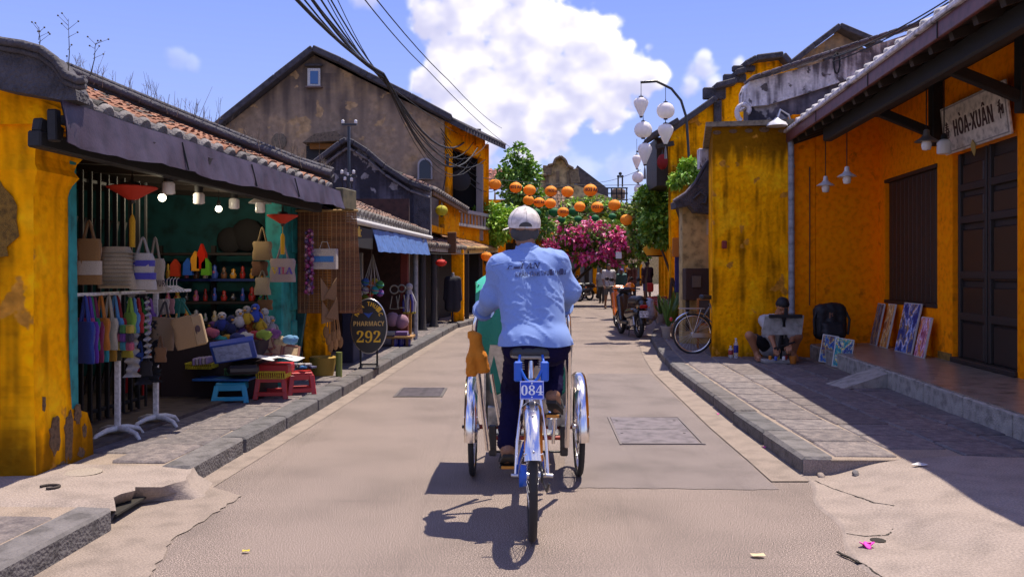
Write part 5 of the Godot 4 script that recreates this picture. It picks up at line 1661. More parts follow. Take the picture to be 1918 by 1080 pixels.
func make_lanterns() -> void:
	var oc := C(0.95, 0.36, 0.02)
	var list := [[927, 345, 12, 24.5, "upper string, left end by the balcony corner"], [966, 351, 12, 24.8, "upper string before the tall tree, marked in black"], [992, 356, 12, 25, "upper string, just right of the tall tree"], [1032, 358, 12, 25.3, "upper string, below the ornate gable"], [1063, 359, 12, 25.6, "upper string, plain, right of the ornate gable"], [1106, 356, 13.5, 24.0, "largest, under the far grey roof"], [990, 375, 11, 27, "on the lower string just right of the rider's cap"], [1010, 379, 11, 27.2, "lower string, marked, second from the rider's cap"], [1031, 381, 11, 27.4, "lower string, third from the rider's cap"], [1055, 397, 11, 28, "hanging lowest in the middle, between green lanterns"], [1086, 387, 11, 28, "lower string, above the pink blossom, plain"], [1119, 388, 12, 27.6, "lower string, above the pink blossom, marked in black"], [1151, 384, 12, 27, "lower string, under the water tank frame"], [1174, 412, 12.5, 26, "tilted, at the right end next to the vine"], [911, 480, 10.5, 25.5, "low under the eave of the yellow edged roof"]]
	var k := 0
	for q in list:
		var r: float = q[2] / F * q[3]
		var s := silk_lantern("orange_lantern", "round orange paper lantern, " + q[4], "orange lanterns strung across the street", round_profile(r, r * 0.84), oc * (1.0 if k % 3 else 0.92), P(q[0], q[1], q[3]), C(0.7, 0.5, 0.3) if k in [0, 14] else C(0, 0, 0, 0), 12, "HOI AN" if k in [1, 3, 5, 7, 9, 11] else "")
		s.rotation.y = [0.2, 0.0, -0.4, 0.5, 1.2, 0.1][k % 6]
		if k == 13: s.rotation.z = -0.18
		k += 1
	var gc := C(0.012, 0.16, 0.05)
	k = 0
	for q in [[930, 399, 10, 30, "in front of the bright shrub"], [963, 398, 10, 30, "left of the rider's cap"], [1004, 398, 9.5, 30, "just right of the rider's cap"], [1038, 397, 10.5, 30.5, "beside the lowest orange lantern, left side"], [1074, 396, 10, 30.5, "beside the lowest orange lantern, right side"], [1020, 411, 7.5, 34, "small, lower row, nearest the rider"], [1052, 411, 7.5, 34, "small, lower row, over the left of the blossom"], [1083, 410, 7.5, 34, "small, lower row, over the middle of the blossom"], [1115, 408, 7.5, 34, "small, lower row, over the right of the blossom"], [1147, 405, 7.5, 34, "small, lower row, farthest from the rider"]]:
		var r: float = q[2] / F * q[3]
		silk_lantern("green_lantern", "round green lantern " + q[4], "green lanterns over the street", round_profile(r, r * 0.8), gc, P(q[0], q[1], q[3]), C(0, 0, 0, 0), 10)
		k += 1
	silk_lantern("yellow_lantern", "small yellow green lantern on the yellow upper floor", "", round_profile(0.14, 0.12), C(0.5, 0.45, 0.03), P(827, 394, 19.2))
	silk_lantern("yellow_lantern", "yellow box lantern hanging beside the dark vine over the far pavement", "", [U(0.2, -0.16), U(0.3, 0.0), U(0.22, 0.14)], C(0.8, 0.42, 0.02), P(1226, 467, 22), C(0, 0, 0, 0), 6)
	silk_lantern("red_lantern", "small red lantern under the dark eave past the pharmacy", "", round_profile(0.13, 0.08), C(0.55, 0.03, 0.02), P(826, 492, 19.4))
	silk_lantern("red_lantern", "red lantern against the dark upper front above the white lanterns", "", round_profile(0.12, 0.17), C(0.3, 0.01, 0.01), P(1241, 303, 18.6))
	for q in [[247, 358, 6.5, 0.185, "big red cone lantern with yellow tassel at the near side of the souvenir shop"], [529, 408, 8.9, 0.165, "red cone lantern with yellow tassel before the teal door post"]]:
		var r: float = q[3]
		var s := silk_lantern("cone_lantern", q[4], "red cone lanterns of the souvenir shop", [U(0.02, -r * 0.36), U(r * 0.2, -r * 0.34), U(r * 0.55, -r * 0.12), U(r * 0.98, r * 0.12), U(r, r * 0.17), U(r * 0.9, r * 0.2), U(r * 0.3, r * 0.24)], C(0.62, 0.05, 0.02), P(q[0], q[1], q[2]), C(0, 0, 0, 0), 12)
		var tb := NB()
		tb.col = C(0.75, 0.4, 0.01)
		tb.lathe([U(0.022, -r * 2.3), U(0.024, -r * 1.2), U(0.012, -r * 1.0), U(0.003, -r * 0.95), U(0.003, -r * 0.4)], 8)
		obj("tassel", tb, mats.cloth, s, true)
		obj("cord", NB().tube([V(0, r * 0.2, 0), V(0, 2.42 - q[1] * 0.0 - (1.4 + (510 - q[1]) / F * q[2]), 0)], 0.004, 4), mats.black, s, true)
	for q in [[1292, 17.8, [[1294, 420], [1291, 300], [1286, 220], [1276, 188], [1258, 166], [1230, 152], [1200, 154]]], [1262, 26.0, [[1262, 420], [1258, 330], [1240, 290], [1215, 280], [1192, 284]]]]:
		var d: float = q[1]
		var s := thing("lantern_pole", "tall hooked black pole carrying white silk lanterns" if d < 20 else "second hooked pole further off, carrying small white lanterns", "pole")
		var pts := [W((q[0] - 959.0) / F * d, 0.1, d)]
		for e in q[2]: pts.append(P(e[0], e[1], d))
		obj("post", NB().tube(pts, 0.028, 8), mats.blackpaint, s)
		obj("base_plate", NB().lathe([U(0.12, 0.0), U(0.12, 0.02), U(0.03, 0.05)], 12, T(pts[0] + V(0, 0.02, 0))), mats.blackpaint, s)
	var wc := C(0.84, 0.8, 0.8)
	for q in [["t", 1201, 200, 14, 18, 17.8, "top of the outer string"], ["r", 1205, 243, 17, 15, 17.8, "second on the outer string"], ["t", 1208, 288, 13.5, 20, 17.8, "third on the outer string"], ["r", 1247, 207, 17, 15, 17.8, "upper one on the inner string"], ["t", 1247, 251, 15, 19, 17.8, "lower one on the inner string"], ["t", 1193, 303, 8.5, 13, 26.0, "small, beside the third large one"], ["r", 1195, 332, 11, 10, 26.0, "small round, in the lower left"], ["t", 1196, 360, 8.5, 14, 26.0, "small, lowest of all"], ["r", 1222, 310, 10.5, 10, 26.0, "small round, beside the red lantern"], ["t", 1221, 334, 10.5, 13, 26.0, "small, just above the vine"]]:
		var k2: float = q[5] / F
		var rx: float = q[3] * k2
		var ry: float = q[4] * k2
		var prof := round_profile(rx, ry, 10, 0.8) if q[0] == "r" else [U(rx * 0.2, -ry), U(rx * 0.32, -ry * 0.8), U(rx * 0.6, -ry * 0.35), U(rx * 0.88, ry * 0.1), U(rx, ry * 0.42), U(rx * 0.95, ry * 0.66), U(rx * 0.7, ry * 0.88), U(rx * 0.3, ry)]
		var s := silk_lantern("white_lantern", ("round" if q[0] == "r" else "drop shaped") + " white silk lantern, " + q[6], "white lanterns on the hooked poles", prof, wc, P(q[1], q[2], q[5]), C(0.3, 0.28, 0.3) if q[1] in [1247, 1208] and q[0] == "t" else C(0, 0, 0, 0), 10)
		obj("cord", NB().tube([V(0, ry, 0), V(0, ry + 30 * k2, 0)], 0.006, 4), mats.black, s, true)
func sag(a: Vector3, b: Vector3, s: float, n := 14) -> Array:
	var pts := []
	for i in n + 1:
		var u := i / float(n)
		pts.append(a.lerp(b, u) + V(0, -s * 4.0 * u * (1.0 - u), 0))
	return pts
func make_wires() -> void:
	var names := ["thickest", "second", "third", "fourth", "fifth", "sixth", "seventh", "eighth"]
	for k in 8:
		var a := P(520 + k * 13, -40, 9.0 + 0.3 * k) + V(0, 0.05 * (k % 3), 0)
		var b := P(880 + (k * 7) % 40, 255 + (k * 11) % 45, 27.0 - (k % 3))
		var mid := P(718 + k * 1.2, 138 + k * 3.0 + (k % 2) * 4, 14.5 + k * 0.1)
		var pts := sag(a, mid, 0.1 + 0.03 * (k % 3), 8)
		pts.append_array(sag(mid, b, 0.75 + 0.12 * (k % 4), 10).slice(1))
		one("power_cable", "black cable of the bundle over the left roofs, %s from its left side" % names[k] if k else "black cable of the bundle over the left roofs, at its left side", "cable", "black cables bundled over the left roofs", NB().tube(pts, [0.024, 0.012, 0.018, 0.009, 0.014, 0.008, 0.012, 0.007][k], 6), mats.black)
	for q in [[[570, -20], [735, 165], [905, 275], "thin wire running just above the cable bundle"], [[668, -20], [800, 130], [955, 275], "thin wire crossing the big cloud"], [[690, -20], [840, 150], [940, 240], "fainter thin wire beside the one that crosses the cloud"]]:
		var pts := sag(P(q[0][0], q[0][1], 9.5), P(q[1][0], q[1][1], 16), 0.05, 6)
		pts.append_array(sag(P(q[1][0], q[1][1], 16), P(q[2][0], q[2][1], 32), 0.1, 6).slice(1))
		one("thin_wire", q[3], "wire", "", NB().tube(pts, 0.008, 5), mats.black)
	for k in 5:
		one("house_wire", ["upper", "second", "middle", "fourth", "lowest"][k] + " wire sagging along the balcony front of the tall house", "wire", "wires along the balcony front", NB().tube(sag(P(825 + k * 2, 240 + k * 9, 23.4), P(915 + k * 6, 318 + k * 8, 29), 0.25 + 0.08 * k, 10), 0.012, 5), mats.black)
	var bx := NB().bx(P(838, 300, 23.6), V(0.08, 0.35, 0.05), 0.01)
	bx.tube([P(836, 320, 23.5), P(833, 340, 23.5), P(828, 362, 23.4)], 0.015, 5)
	one("junction_box", "small dark cable junction on the yellow corner of the tall house", "cable box", "", bx, mats.black)
	for q in [[[905, 333, 24.3], [1205, 345, 25.2], 0.1, "upper string carrying orange lanterns"], [[950, 360, 27], [1200, 372, 27], 0.12, "lower string carrying orange lanterns"], [[880, 385, 30], [1200, 386, 30.5], 0.06, "string carrying green lanterns"], [[980, 402, 34], [1190, 394, 34], 0.05, "far string carrying small green lanterns"], [[800, 474, 17.6], [930, 470, 26], 0.05, "string under the left eaves by the low orange lantern"], [[1110, 342, 40], [1200, 318, 26], 0.1, "wire from the far roofs to the white lanterns"], [[1180, 390, 40], [1265, 345, 20], 0.1, "second wire from the far roofs towards the vine"]]:
		one("lantern_string", q[3], "string", "", NB().tube(sag(P(q[0][0], q[0][1], q[0][2]), P(q[1][0], q[1][1], q[1][2]), q[2]), 0.008, 4), mats.black)
	for k in 2:
		one("roof_wire", ["upper", "lower"][k] + " thin wire running along the porch roof coping", "wire", "", NB().tube(sag(P(1560, 108 + k * 8, 12.5), P(1790, -10 + k * 6, 9.0), 0.06), 0.009, 5), mats.black)
	var s := thing("service_pole", "thin black iron pole with white insulators above the low roofs", "pole")
	var d := 12.4
	obj("shaft", NB().beam(P(653, 352, d), P(653, 236, d), 0.035, 0.035, 0.004), mats.blackpaint, s)
	obj("cross_arm", NB().beam(P(640, 233, d), P(668, 233, d), 0.03, 0.03, 0.004), mats.blackpaint, s)
	for q in [[642, 228], [666, 228], [640, 322], [652, 326], [662, 322], [646, 334], [658, 336]]:
		obj("insulator", NB().lathe([U(0.016, -0.025), U(0.026, -0.015), U(0.018, 0.0), U(0.026, 0.012), U(0.012, 0.03)], 10, T(P(q[0], q[1], d))), mat("porcelain", C(0.7, 0.68, 0.66), 0.2), s)
	obj("bracket", NB().beam(P(636, 330, d), P(668, 330, d), 0.03, 0.03, 0.004), mats.blackpaint, s)
	var lw := NB()
	for k in 5: lw.tube(sag(P(638 + k * 6, 330, d), P(642 + (k * 9) % 20, 352, d + 0.2), -0.02, 5), 0.006, 4)
	obj("loose_wires", lw, mats.black, s)
func torus(mb: MB, c: Vector3, ax: Vector3, r0: float, r1: float, seg := 40, sides := 8) -> void:
	var u := ax.cross(Vector3.UP if absf(ax.y) < 0.9 else Vector3.RIGHT).normalized()
	var w := ax.cross(u).normalized()
	var rings := []
	for i in seg + 1:
		var a := TAU * i / seg
		var dir := u * cos(a) + w * sin(a)
		var ring := PackedVector3Array()
		for k in sides:
			var b := TAU * k / sides
			ring.append(c + dir * (r0 + r1 * cos(b)) + ax * r1 * sin(b))
		rings.append(ring)
	mb.loft(rings, true, false)
func wheel(parent: Node, c: Vector3, ax: Vector3, r: float, tr: float, spokes: int, rimm: Material, called := "wheel") -> MeshInstance3D:
	var t := NB()
	torus(t, c, ax, r - tr, tr, 44, 9)
	var o := obj(called, t, mats.rubber, parent, true)
	var rm := NB()
	torus(rm, c, ax, r - tr * 2.0 - 0.004, 0.011, 44, 6)
	obj("rim", rm, rimm, o, true)
	var hb := NB().tube([c - ax * 0.045, c - ax * 0.02, c + ax * 0.02, c + ax * 0.045], [0.026, 0.016, 0.016, 0.026], 10)
	obj("hub", hb, mats.steel, o, true)
	if spokes:
		var sp := NB()
		var u := ax.cross(Vector3.UP).normalized()
		var w := ax.cross(u).normalized()
		for k in spokes:
			var a := TAU * k / spokes
			var b := a + (0.35 if k % 4 < 2 else -0.35)
			var e := ax * (0.035 if k % 2 else -0.035)
			sp.tube([c + e + (u * cos(b) + w * sin(b)) * 0.022, c + (u * cos(a) + w * sin(a)) * (r - tr * 2.0)], 0.0016, 4, false)
		obj("spokes", sp, mats.steel, o, true)
	return o
func guard(c: Vector3, r: float, w: float, a0: float, a1: float) -> MB:
	var rows := []
	for i in 31:
		var a := lerpf(a0, a1, i / 30.0)
		var row := []
		for k in 9:
			var u := k / 4.0 - 1.0
			var rr := r - 0.022 * u * u * absf(u)
			row.append(c + V(u * w * 0.5, sin(a) * rr, cos(a) * rr))
		rows.append(row)
	rows.reverse()
	var mb := NB()
	mb.surf(rows)
	var inn := []
	for r2 in rows:
		var q := []
		for k in 9:
			var p: Vector3 = r2[8 - k]
			q.append(c + (p - c) * V(0.96, 0.985, 0.985))
		inn.append(q)
	mb.surf(inn)
	return mb
func make_cyclo() -> void:
	var o := W(0.105, 0, 4.48)
	var s := thing("cyclo", "chrome and green three wheeled cyclo with blue number plate 084 at the back", "cyclo", "", o)
	var X := Vector3.RIGHT
	wheel(s, V(0, 0.335, 0), X, 0.335, 0.022, 32, mats.chrome, "rear_wheel")
	obj("rear_mudguard", guard(V(0, 0.335, 0), 0.385, 0.092, DR(24), DR(150)), mats.chrome, s, true)
	for a in [30.0, 62.0]:
		obj("bolt", NB().bl(V(0, 0.335 + sin(DR(a)) * 0.386, cos(DR(a)) * 0.386), 0.007, 8), mats.steel, s, true)
	for e in [-1.0, 1.0]:
		obj("front_wheel", NB(), mats.rubber, s, true).queue_free() if false else null
		wheel(s, V(e * 0.365 - 0.01, 0.335, -1.42), X, 0.335, 0.02, 32, mats.chrome, "front_wheel")
		obj("front_mudguard", guard(V(e * 0.365 - 0.01, 0.335, -1.42), 0.378, 0.085, DR(-6), DR(140)), mats.chrome, s, true)
		for k in 2: obj("guard_stay", NB().tube([V(e * 0.365 - 0.01 + 0.045 * (k * 2 - 1), 0.335, -1.42), V(e * 0.365 - 0.01 + 0.042 * (k * 2 - 1), 0.46, -1.08)], 0.004, 5), mats.chrome, s, true)
		obj("axle_nut", NB().tube([V(e * 0.365 - 0.01 + e * 0.04, 0.335, -1.42), V(e * 0.365 - 0.01 + e * 0.075, 0.335, -1.42)], 0.012, 6), mats.blackpaint, s, true)
	var pt := Transform3D(Basis(Vector3.RIGHT, -0.12), V(-0.003, 0.796, 0.1))
	var pl := obj("number_plate", NB().box(pt, V(0.124, 0.094, 0.004), 0.0015), mat("plateblue", C(0.012, 0.06, 0.5), 0.35), s, true)
	var bm := NB()
	for e in [-1.0, 1.0]:
		bm.box(pt * T(V(0, e * 0.043, 0.0025)), V(0.118, 0.0022, 0.001))
		bm.box(pt * T(V(e * 0.058, 0, 0.0025)), V(0.0022, 0.084, 0.001))
		bm.ball(pt * T(V(0, e * 0.035, 0.003)), V(0.004, 0.004, 0.002), 8)
	obj("plate_border", bm, mat("platewhite", C(0.75, 0.76, 0.8), 0.4), pl, true)
	obj("lettering", text_mb("084", 0.05, "Droid Serif", true, 0.001, func(p): return pt * (V(p.x * 0.98, p.y, p.z) + V(0, 0, 0.003))), mats.platewhite, pl, true)
	obj("plate_bracket", NB().beam(V(0, 0.74, 0.09), V(0, 0.70, 0.02), 0.03, 0.006), mats.steel, s, true)
	var sd := NB()
	body(sd, [[V(-0.075, 0.955, -0.25), V(-0.03, 0.955, -0.33), 0.045, 0.04], [V(0.075, 0.955, -0.25), V(0.03, 0.955, -0.33), 0.045, 0.04], [V(-0.06, 0.96, -0.24), V(0.06, 0.96, -0.24), 0.042, 0.042], [V(0, 0.955, -0.3), V(0, 0.95, -0.47), 0.042, 0.024]], 0.011, 0.02)
	for i in sd.v.size(): sd.v[i].y = maxf(sd.v[i].y, 0.942)
	obj("saddle", sd, mat("leather", C(0.02, 0.022, 0.028), 0.45), s, true)
	var se := NB()
	se.tube([V(-0.112, 0.94, -0.27), V(-0.1, 0.938, -0.22), V(-0.05, 0.934, -0.2), V(0.05, 0.934, -0.2), V(0.1, 0.938, -0.22), V(0.112, 0.94, -0.27)], 0.009, 6)
	obj("saddle_edge", se, cm(0.42, 0.36, 0.27, 0.6), s, true)
	for e in [-1.0, 1.0]:
		var sp := NB()
		var pts := []
		for k in 25: pts.append(V(e * 0.055 + cos(k * 1.3) * 0.017, 0.87 + k * 0.0026, -0.22 + sin(k * 1.3) * 0.017))
		sp.tube(pts, 0.004, 5)
		obj("saddle_spring", sp, mats.steel, s, true)
		obj("blue_bracket", NB().bx(V(e * 0.072, 0.865, -0.14), V(0.045, 0.11, 0.02), 0.008), mats.bluepaint, s, true)
		obj("blue_strap", NB().tube([V(e * 0.062, 0.945, -0.2), V(e * 0.07, 0.9, -0.14), V(e * 0.035, 0.83, -0.13), V(0.0, 0.79, -0.12)], 0.008, 6), mats.bluepaint, s, true)
	obj("seat_post", NB().tube([V(0, 0.94, -0.26), V(0, 0.62, -0.2)], 0.017, 10), mats.chrome, s, true)
	obj("seat_clamp", NB().tube([V(-0.03, 0.8, -0.22), V(0.03, 0.8, -0.22)], 0.018, 8), mats.steel, s, true)
	for e in [-1.0, 1.0]:
		obj("seat_stay", NB().tube([V(e * 0.085, 0.335, 0.0), V(e * 0.078, 0.5, -0.06), V(e * 0.05, 0.72, -0.16), V(0, 0.74, -0.2)], 0.0095, 8), mats.chrome, s, true)
		obj("guard_stay", NB().tube([V(e * 0.07, 0.335, 0.012), V(e * 0.06, 0.45, 0.16), V(e * 0.045, 0.52, 0.33)], 0.004, 6), mats.chrome, s, true)
		obj("chain_stay", NB().tube([V(e * 0.085, 0.335, 0), V(e * 0.06, 0.36, -0.3), V(e * 0.035, 0.41, -0.5)], 0.0095, 8), mats.bluepaint, s, true)
		obj("axle_nut", NB().tube([V(e * 0.06, 0.335, 0), V(e * 0.11, 0.335, 0)], 0.012, 6), mats.steel, s, true)
	obj("seat_tube", NB().tube([V(0, 0.74, -0.2), V(0, 0.41, -0.5)], 0.018, 10), mats.bluepaint, s, true)
	obj("main_tube", NB().tube([V(0, 0.41, -0.5), V(0, 0.36, -0.9), V(0, 0.34, -1.42)], 0.024, 10), mats.bluepaint, s, true)
	obj("brake_drum", NB().lathe([U(0.001, -0.02), U(0.055, -0.02), U(0.06, 0.02), U(0.001, 0.02)], 18, Transform3D(Basis(V(0, 0, 1), PI / 2), V(-0.048, 0.335, 0))), mats.bluepaint, s, true)
	var cc := V(0, 0.415, -0.52)
	obj("chainring", NB().lathe([U(0.03, -0.003), U(0.092, -0.003), U(0.096, 0.0), U(0.092, 0.003), U(0.03, 0.003)], 28, Transform3D(Basis(V(0, 0, 1), PI / 2), cc + V(0.05, 0, 0))), mats.steel, s, true)
	var ch := NB()
	ch.tube([V(0.052, 0.37, 0.0), V(0.052, 0.505, -0.5)], 0.006, 5)
	ch.tube([V(0.052, 0.3, 0.0), V(0.052, 0.325, -0.5)], 0.006, 5)
	torus(ch, V(0.052, 0.335, 0), X, 0.036, 0.006, 18, 5)
	obj("chain", ch, mats.blackpaint, s, true)
	obj("brake_rod", NB().tube([V(0.09, 0.3, 0.02), V(0.08, 0.24, -0.05), V(0.06, 0.26, -0.2)], 0.008, 6), mats.blackpaint, s, true)
	for e in [-1.0, 1.0]:
		var pe := V(e * 0.13, cc.y + e * 0.155, cc.z + e * 0.03)
		obj("crank", NB().tube([cc + V(e * 0.06, 0, 0), V(e * 0.075, pe.y, pe.z)], 0.011, 8), mats.steel, s, true)
		var pd := obj("pedal", NB().bx(pe, V(0.1, 0.022, 0.07), 0.006), mats.blackpaint, s, true)
		obj("reflector", NB().bx(pe + V(0, 0, 0.037), V(0.075, 0.018, 0.006), 0.002), mat("amber", C(0.6, 0.24, 0.03), 0.25), pd, true)
	obj("front_axle", NB().tube([V(-0.37, 0.335, -1.42), V(0.35, 0.335, -1.42)], 0.016, 10), mat("redpaint", C(0.28, 0.03, 0.015), 0.4), s, true)
	obj("rear_cross_tube", NB().tube([V(-0.22, 0.32, -1.1), V(0.22, 0.32, -1.1)], 0.014, 8), mats.redpaint, s, true)
	obj("tie_rod", NB().tube([V(-0.25, 0.24, -1.05), V(0.25, 0.24, -1.05)], 0.008, 6), mats.blackpaint, s, true)
	for e in [-1.0, 1.0]:
		obj("leaf_spring", NB().tube([V(e * 0.23, 0.26, -1.0), V(e * 0.235, 0.31, -1.25), V(e * 0.235, 0.33, -1.42), V(e * 0.235, 0.31, -1.6), V(e * 0.23, 0.27, -1.8)], 0.022, 6), mats.blackpaint, s, true)
		obj("spring_hanger", NB().bx(V(e * 0.23, 0.32, -1.02), V(0.05, 0.2, 0.04), 0.008), mats.blackpaint, s, true)
		obj("shackle", NB().bx(V(e * 0.155, 0.43, -1.0), V(0.055, 0.075, 0.05), 0.006), cm(0.5, 0.52, 0.55, 0.4), s, true)
		obj("blue_brace", NB().tube([V(e * 0.13, 0.47, -0.98), V(e * 0.17, 0.56, -1.15)], 0.012, 6), mats.bluepaint, s, true)
	var ps := NB()
	var rows := []
	for i in 9:
		var v := i / 8.0
		var row := []
		for k in 13:
			var u := k / 6.0 - 1.0
			row.append(V(u * (0.27 + 0.03 * v), 0.4 + v * 0.52, -1.12 - 0.1 * u * u + 0.05 * v - 0.05))
		rows.append(row)
	rows.reverse()
	rows.reverse()
	rows.reverse()
	ps.surf(rows)
	obj("seat_back", ps, mat("steelsheet", C(0.62, 0.6, 0.56), 0.28, {"metal": 0.85, "tex": tex.grain, "world": false}), s, true)
	obj("seat_cushion", NB().bx(V(0, 0.56, -1.5), V(0.54, 0.12, 0.5), 0.03), mat("cushion", C(0.012, 0.16, 0.1), 0.7), s, true)
	obj("back_cushion", NB().bx(V(0, 0.78, -1.22), V(0.5, 0.4, 0.07), 0.025), mats.cushion, s, true)
	obj("seat_box", NB().bx(V(0, 0.44, -1.5), V(0.55, 0.14, 0.56), 0.01), mats.steelsheet, s, true)
	obj("footrest", NB().bx(V(0, 0.2, -2.02), V(0.5, 0.03, 0.42), 0.008), mats.steelsheet, s, true)
	for e in [-1.0, 1.0]:
		obj("side_panel", NB().prism([U(1.2, 0.38), U(1.85, 0.4), U(1.8, 0.66), U(1.3, 0.78), U(1.2, 0.95)], 0.012, Transform3D(Basis(V(0, 0, -1), Vector3.UP, V(1, 0, 0)), V(e * 0.285, 0, 0))), mats.steelsheet, s, true)
		obj("arm_rail", NB().tube([V(e * 0.29, 0.95, -1.2), V(e * 0.295, 0.82, -1.4), V(e * 0.295, 0.76, -1.8), V(e * 0.28, 0.6, -1.9), V(e * 0.25, 0.25, -2.1)], 0.013, 8), mats.chrome, s, true)
		obj("footrest_rail", NB().tube([V(e * 0.25, 0.32, -1.4), V(e * 0.25, 0.22, -1.8), V(e * 0.25, 0.2, -2.22)], 0.012, 8), mats.chrome, s, true)
	var bar := [P(914, 842, 5.34), P(905, 770, 5.26), P(894, 690, 5.18), P(889, 640, 5.12), P(890, 604, 5.1), P(899, 580, 5.12), P(914, 567, 5.18), P(940, 562, 5.22), P(980, 561, 5.24), P(1020, 562, 5.22), P(1046, 567, 5.18), P(1060, 582, 5.12), P(1065, 610, 5.1), P(1065, 690, 5.18), P(1064, 770, 5.26), P(1062, 836, 5.34)]
	var sm := []
	for i in bar.size() - 1:
		for k in 3:
			var p0: Vector3 = bar[maxi(i - 1, 0)]
			var p3: Vector3 = bar[mini(i + 2, bar.size() - 1)]
			sm.append((bar[i] as Vector3).cubic_interpolate(bar[i + 1], p0, p3, k / 3.0))
	sm.append(bar[-1])
	obj("push_bar", NB().tube(sm, 0.0165, 10), mats.chrome, s)
	for e in [906, 1056]: obj("grip", NB().tube([P(e, 574, 5.14), P(e + (14 if e < 960 else -14), 566, 5.19)], 0.02, 10), mats.rubber, s)
	obj("lower_strut", NB().tube([P(920, 700, 5.3), P(942, 830, 5.35)], 0.011, 8), mats.chrome, s)
	obj("lower_strut", NB().tube([P(1042, 700, 5.3), P(1036, 830, 5.35)], 0.011, 8), mats.chrome, s)
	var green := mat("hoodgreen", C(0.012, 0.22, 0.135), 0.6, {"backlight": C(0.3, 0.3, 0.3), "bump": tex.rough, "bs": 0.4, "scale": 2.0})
	rows = []
	for i in 15:
		var v := i / 14.0
		var row := []
		for k in 17:
			var u := k / 8.0 - 1.0
			var z := lerpf(-1.2, -2.1, v)
			var crown := 1.43 - 0.1 * pow(absf(v - 0.35) / 0.65, 2.0) - (0.1 * smoothstep(0.15, 0.0, v))
			var y := crown - 0.085 * pow(absf(u), 3.0) - 0.012 * absf(sin(v * PI * 4.0))
			row.append(V(u * 0.29 - 0.06, y, z))
		rows.append(row)
	var hd := NB()
	hd.cloth(rows, V(0, -0.006, 0))
	obj("hood_top", hd, mat("hoodmint", C(0.05, 0.42, 0.3), 0.5, {"backlight": C(0.25, 0.25, 0.25)}), s, true)  # lighter green than the curtain, sunlight painted into the hood top
	rows = []
	for i in 13:
		var v := i / 12.0
		var row := []
		for k in 33:
			var u := k / 16.0 - 1.0
			var y := lerpf(1.34 - 0.08 * pow(absf(u), 3.0), 0.83 + 0.03 * sin(u * 5.0), v)
			row.append(V(u * 0.287 - 0.06, y, -1.2 + 0.03 * sin(v * 3.0) + 0.012 * sin(u * 14.0 + v * 2.0) * v))
		rows.append(row)
	hd = NB()
	hd.cloth(rows, V(0, 0, -0.005))
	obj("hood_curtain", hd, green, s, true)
	for e in [-1.0, 1.0]:
		rows = []
		for i in 7:
			var v := i / 6.0
			var row := []
			for k in 9:
				var u := k / 8.0
				row.append(V(e * 0.29 - 0.06, lerpf(1.34 - 0.03 * u, 1.1 - 0.1 * (1.0 - u), v), lerpf(-1.2, -1.75, u)))
			rows.append(row)
		hd = NB()
		hd.cloth(rows, V(-0.004 * e, 0, 0))
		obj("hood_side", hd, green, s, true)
		for z in [-1.3, -1.9]: obj("hood_bow", NB().tube([V(e * 0.27 - 0.03, 0.82, -1.45), V(e * 0.27 - 0.05, 1.1, (z - 1.45) / 2.0), V(e * 0.27 - 0.06, 1.32, z)], 0.008, 6), mats.chrome, s, true)
	var cl := NB()
	var c0 := P(890, 636, 5.1)
	body(cl, [[c0 + V(-0.02, 0.03, 0.01), c0 + V(0.015, 0.02, 0.02), 0.026, 0.026], [c0 + V(0, 0.0, 0.02), c0 + V(0.01, -0.025, 0.02), 0.032, 0.026], [c0 + V(-0.005, -0.02, 0.02), P(884, 672, 5.08), 0.026, 0.03], [P(883, 670, 5.08), P(879, 698, 5.08), 0.028, 0.024], [P(882, 672, 5.08), P(888, 700, 5.07), 0.026, 0.02], [c0 + V(0.015, -0.02, 0.02), P(902, 668, 5.07), 0.028, 0.032], [P(902, 666, 5.07), P(911, 692, 5.07), 0.03, 0.024], [P(900, 668, 5.08), P(902, 694, 5.07), 0.026, 0.02]], 0.009, 0.018, 0.004, 4, 12.0)
	one("orange_cloth", "orange cloth knotted round the cyclo's left push bar", "cloth", "", cl, mat("orangecloth", C(0.85, 0.28, 0.012), 0.9, {"tex": tex.weave, "scale": 6.0, "backlight": C(0.15, 0.15, 0.15)}))
func hand_bones(w: Vector3, f: Vector3, n: Vector3, thumb: Vector3, curl: float, k := 1.0) -> Array:
	f = f.normalized()
	n = (n - f * n.dot(f)).normalized()
	var s := (thumb - f * thumb.dot(f) - n * thumb.dot(n)).normalized()
	var out := []
	var lens := [1.0, 1.08, 1.0, 0.8]
	for i in 4:
		var off := s * (0.03 - 0.02 * i) * k
		var kn := w + f * (0.088 - 0.006 * absf(i - 1.0)) * k + off
		out.append([w + off * 0.6 + f * 0.01, kn, 0.0135 * k, 0.0115 * k])
		var p := kn
		var a := 0.0
		for j in 3:
			a += curl * [0.7, 1.0, 0.7][j]
			var d := (f * cos(a) - n * sin(a)).normalized()
			var l: float = [0.044, 0.028, 0.022][j] * lens[i] * k
			out.append([p, p + d * l, (0.0095 - j * 0.001) * k, (0.0088 - j * 0.001) * k])
			p += d * l
	var tb := w + f * 0.022 * k + s * 0.028 * k
	var t1 := tb + (f * 0.6 + s * 0.7 - n * 0.3).normalized() * 0.042 * k
	var t2 := t1 + (f * 0.9 + s * 0.15 - n * (0.3 + curl * 0.4)).normalized() * 0.03 * k
	out.append([tb, t1, 0.013 * k, 0.0105 * k])
	out.append([t1, t2, 0.0105 * k, 0.009 * k])
	return out
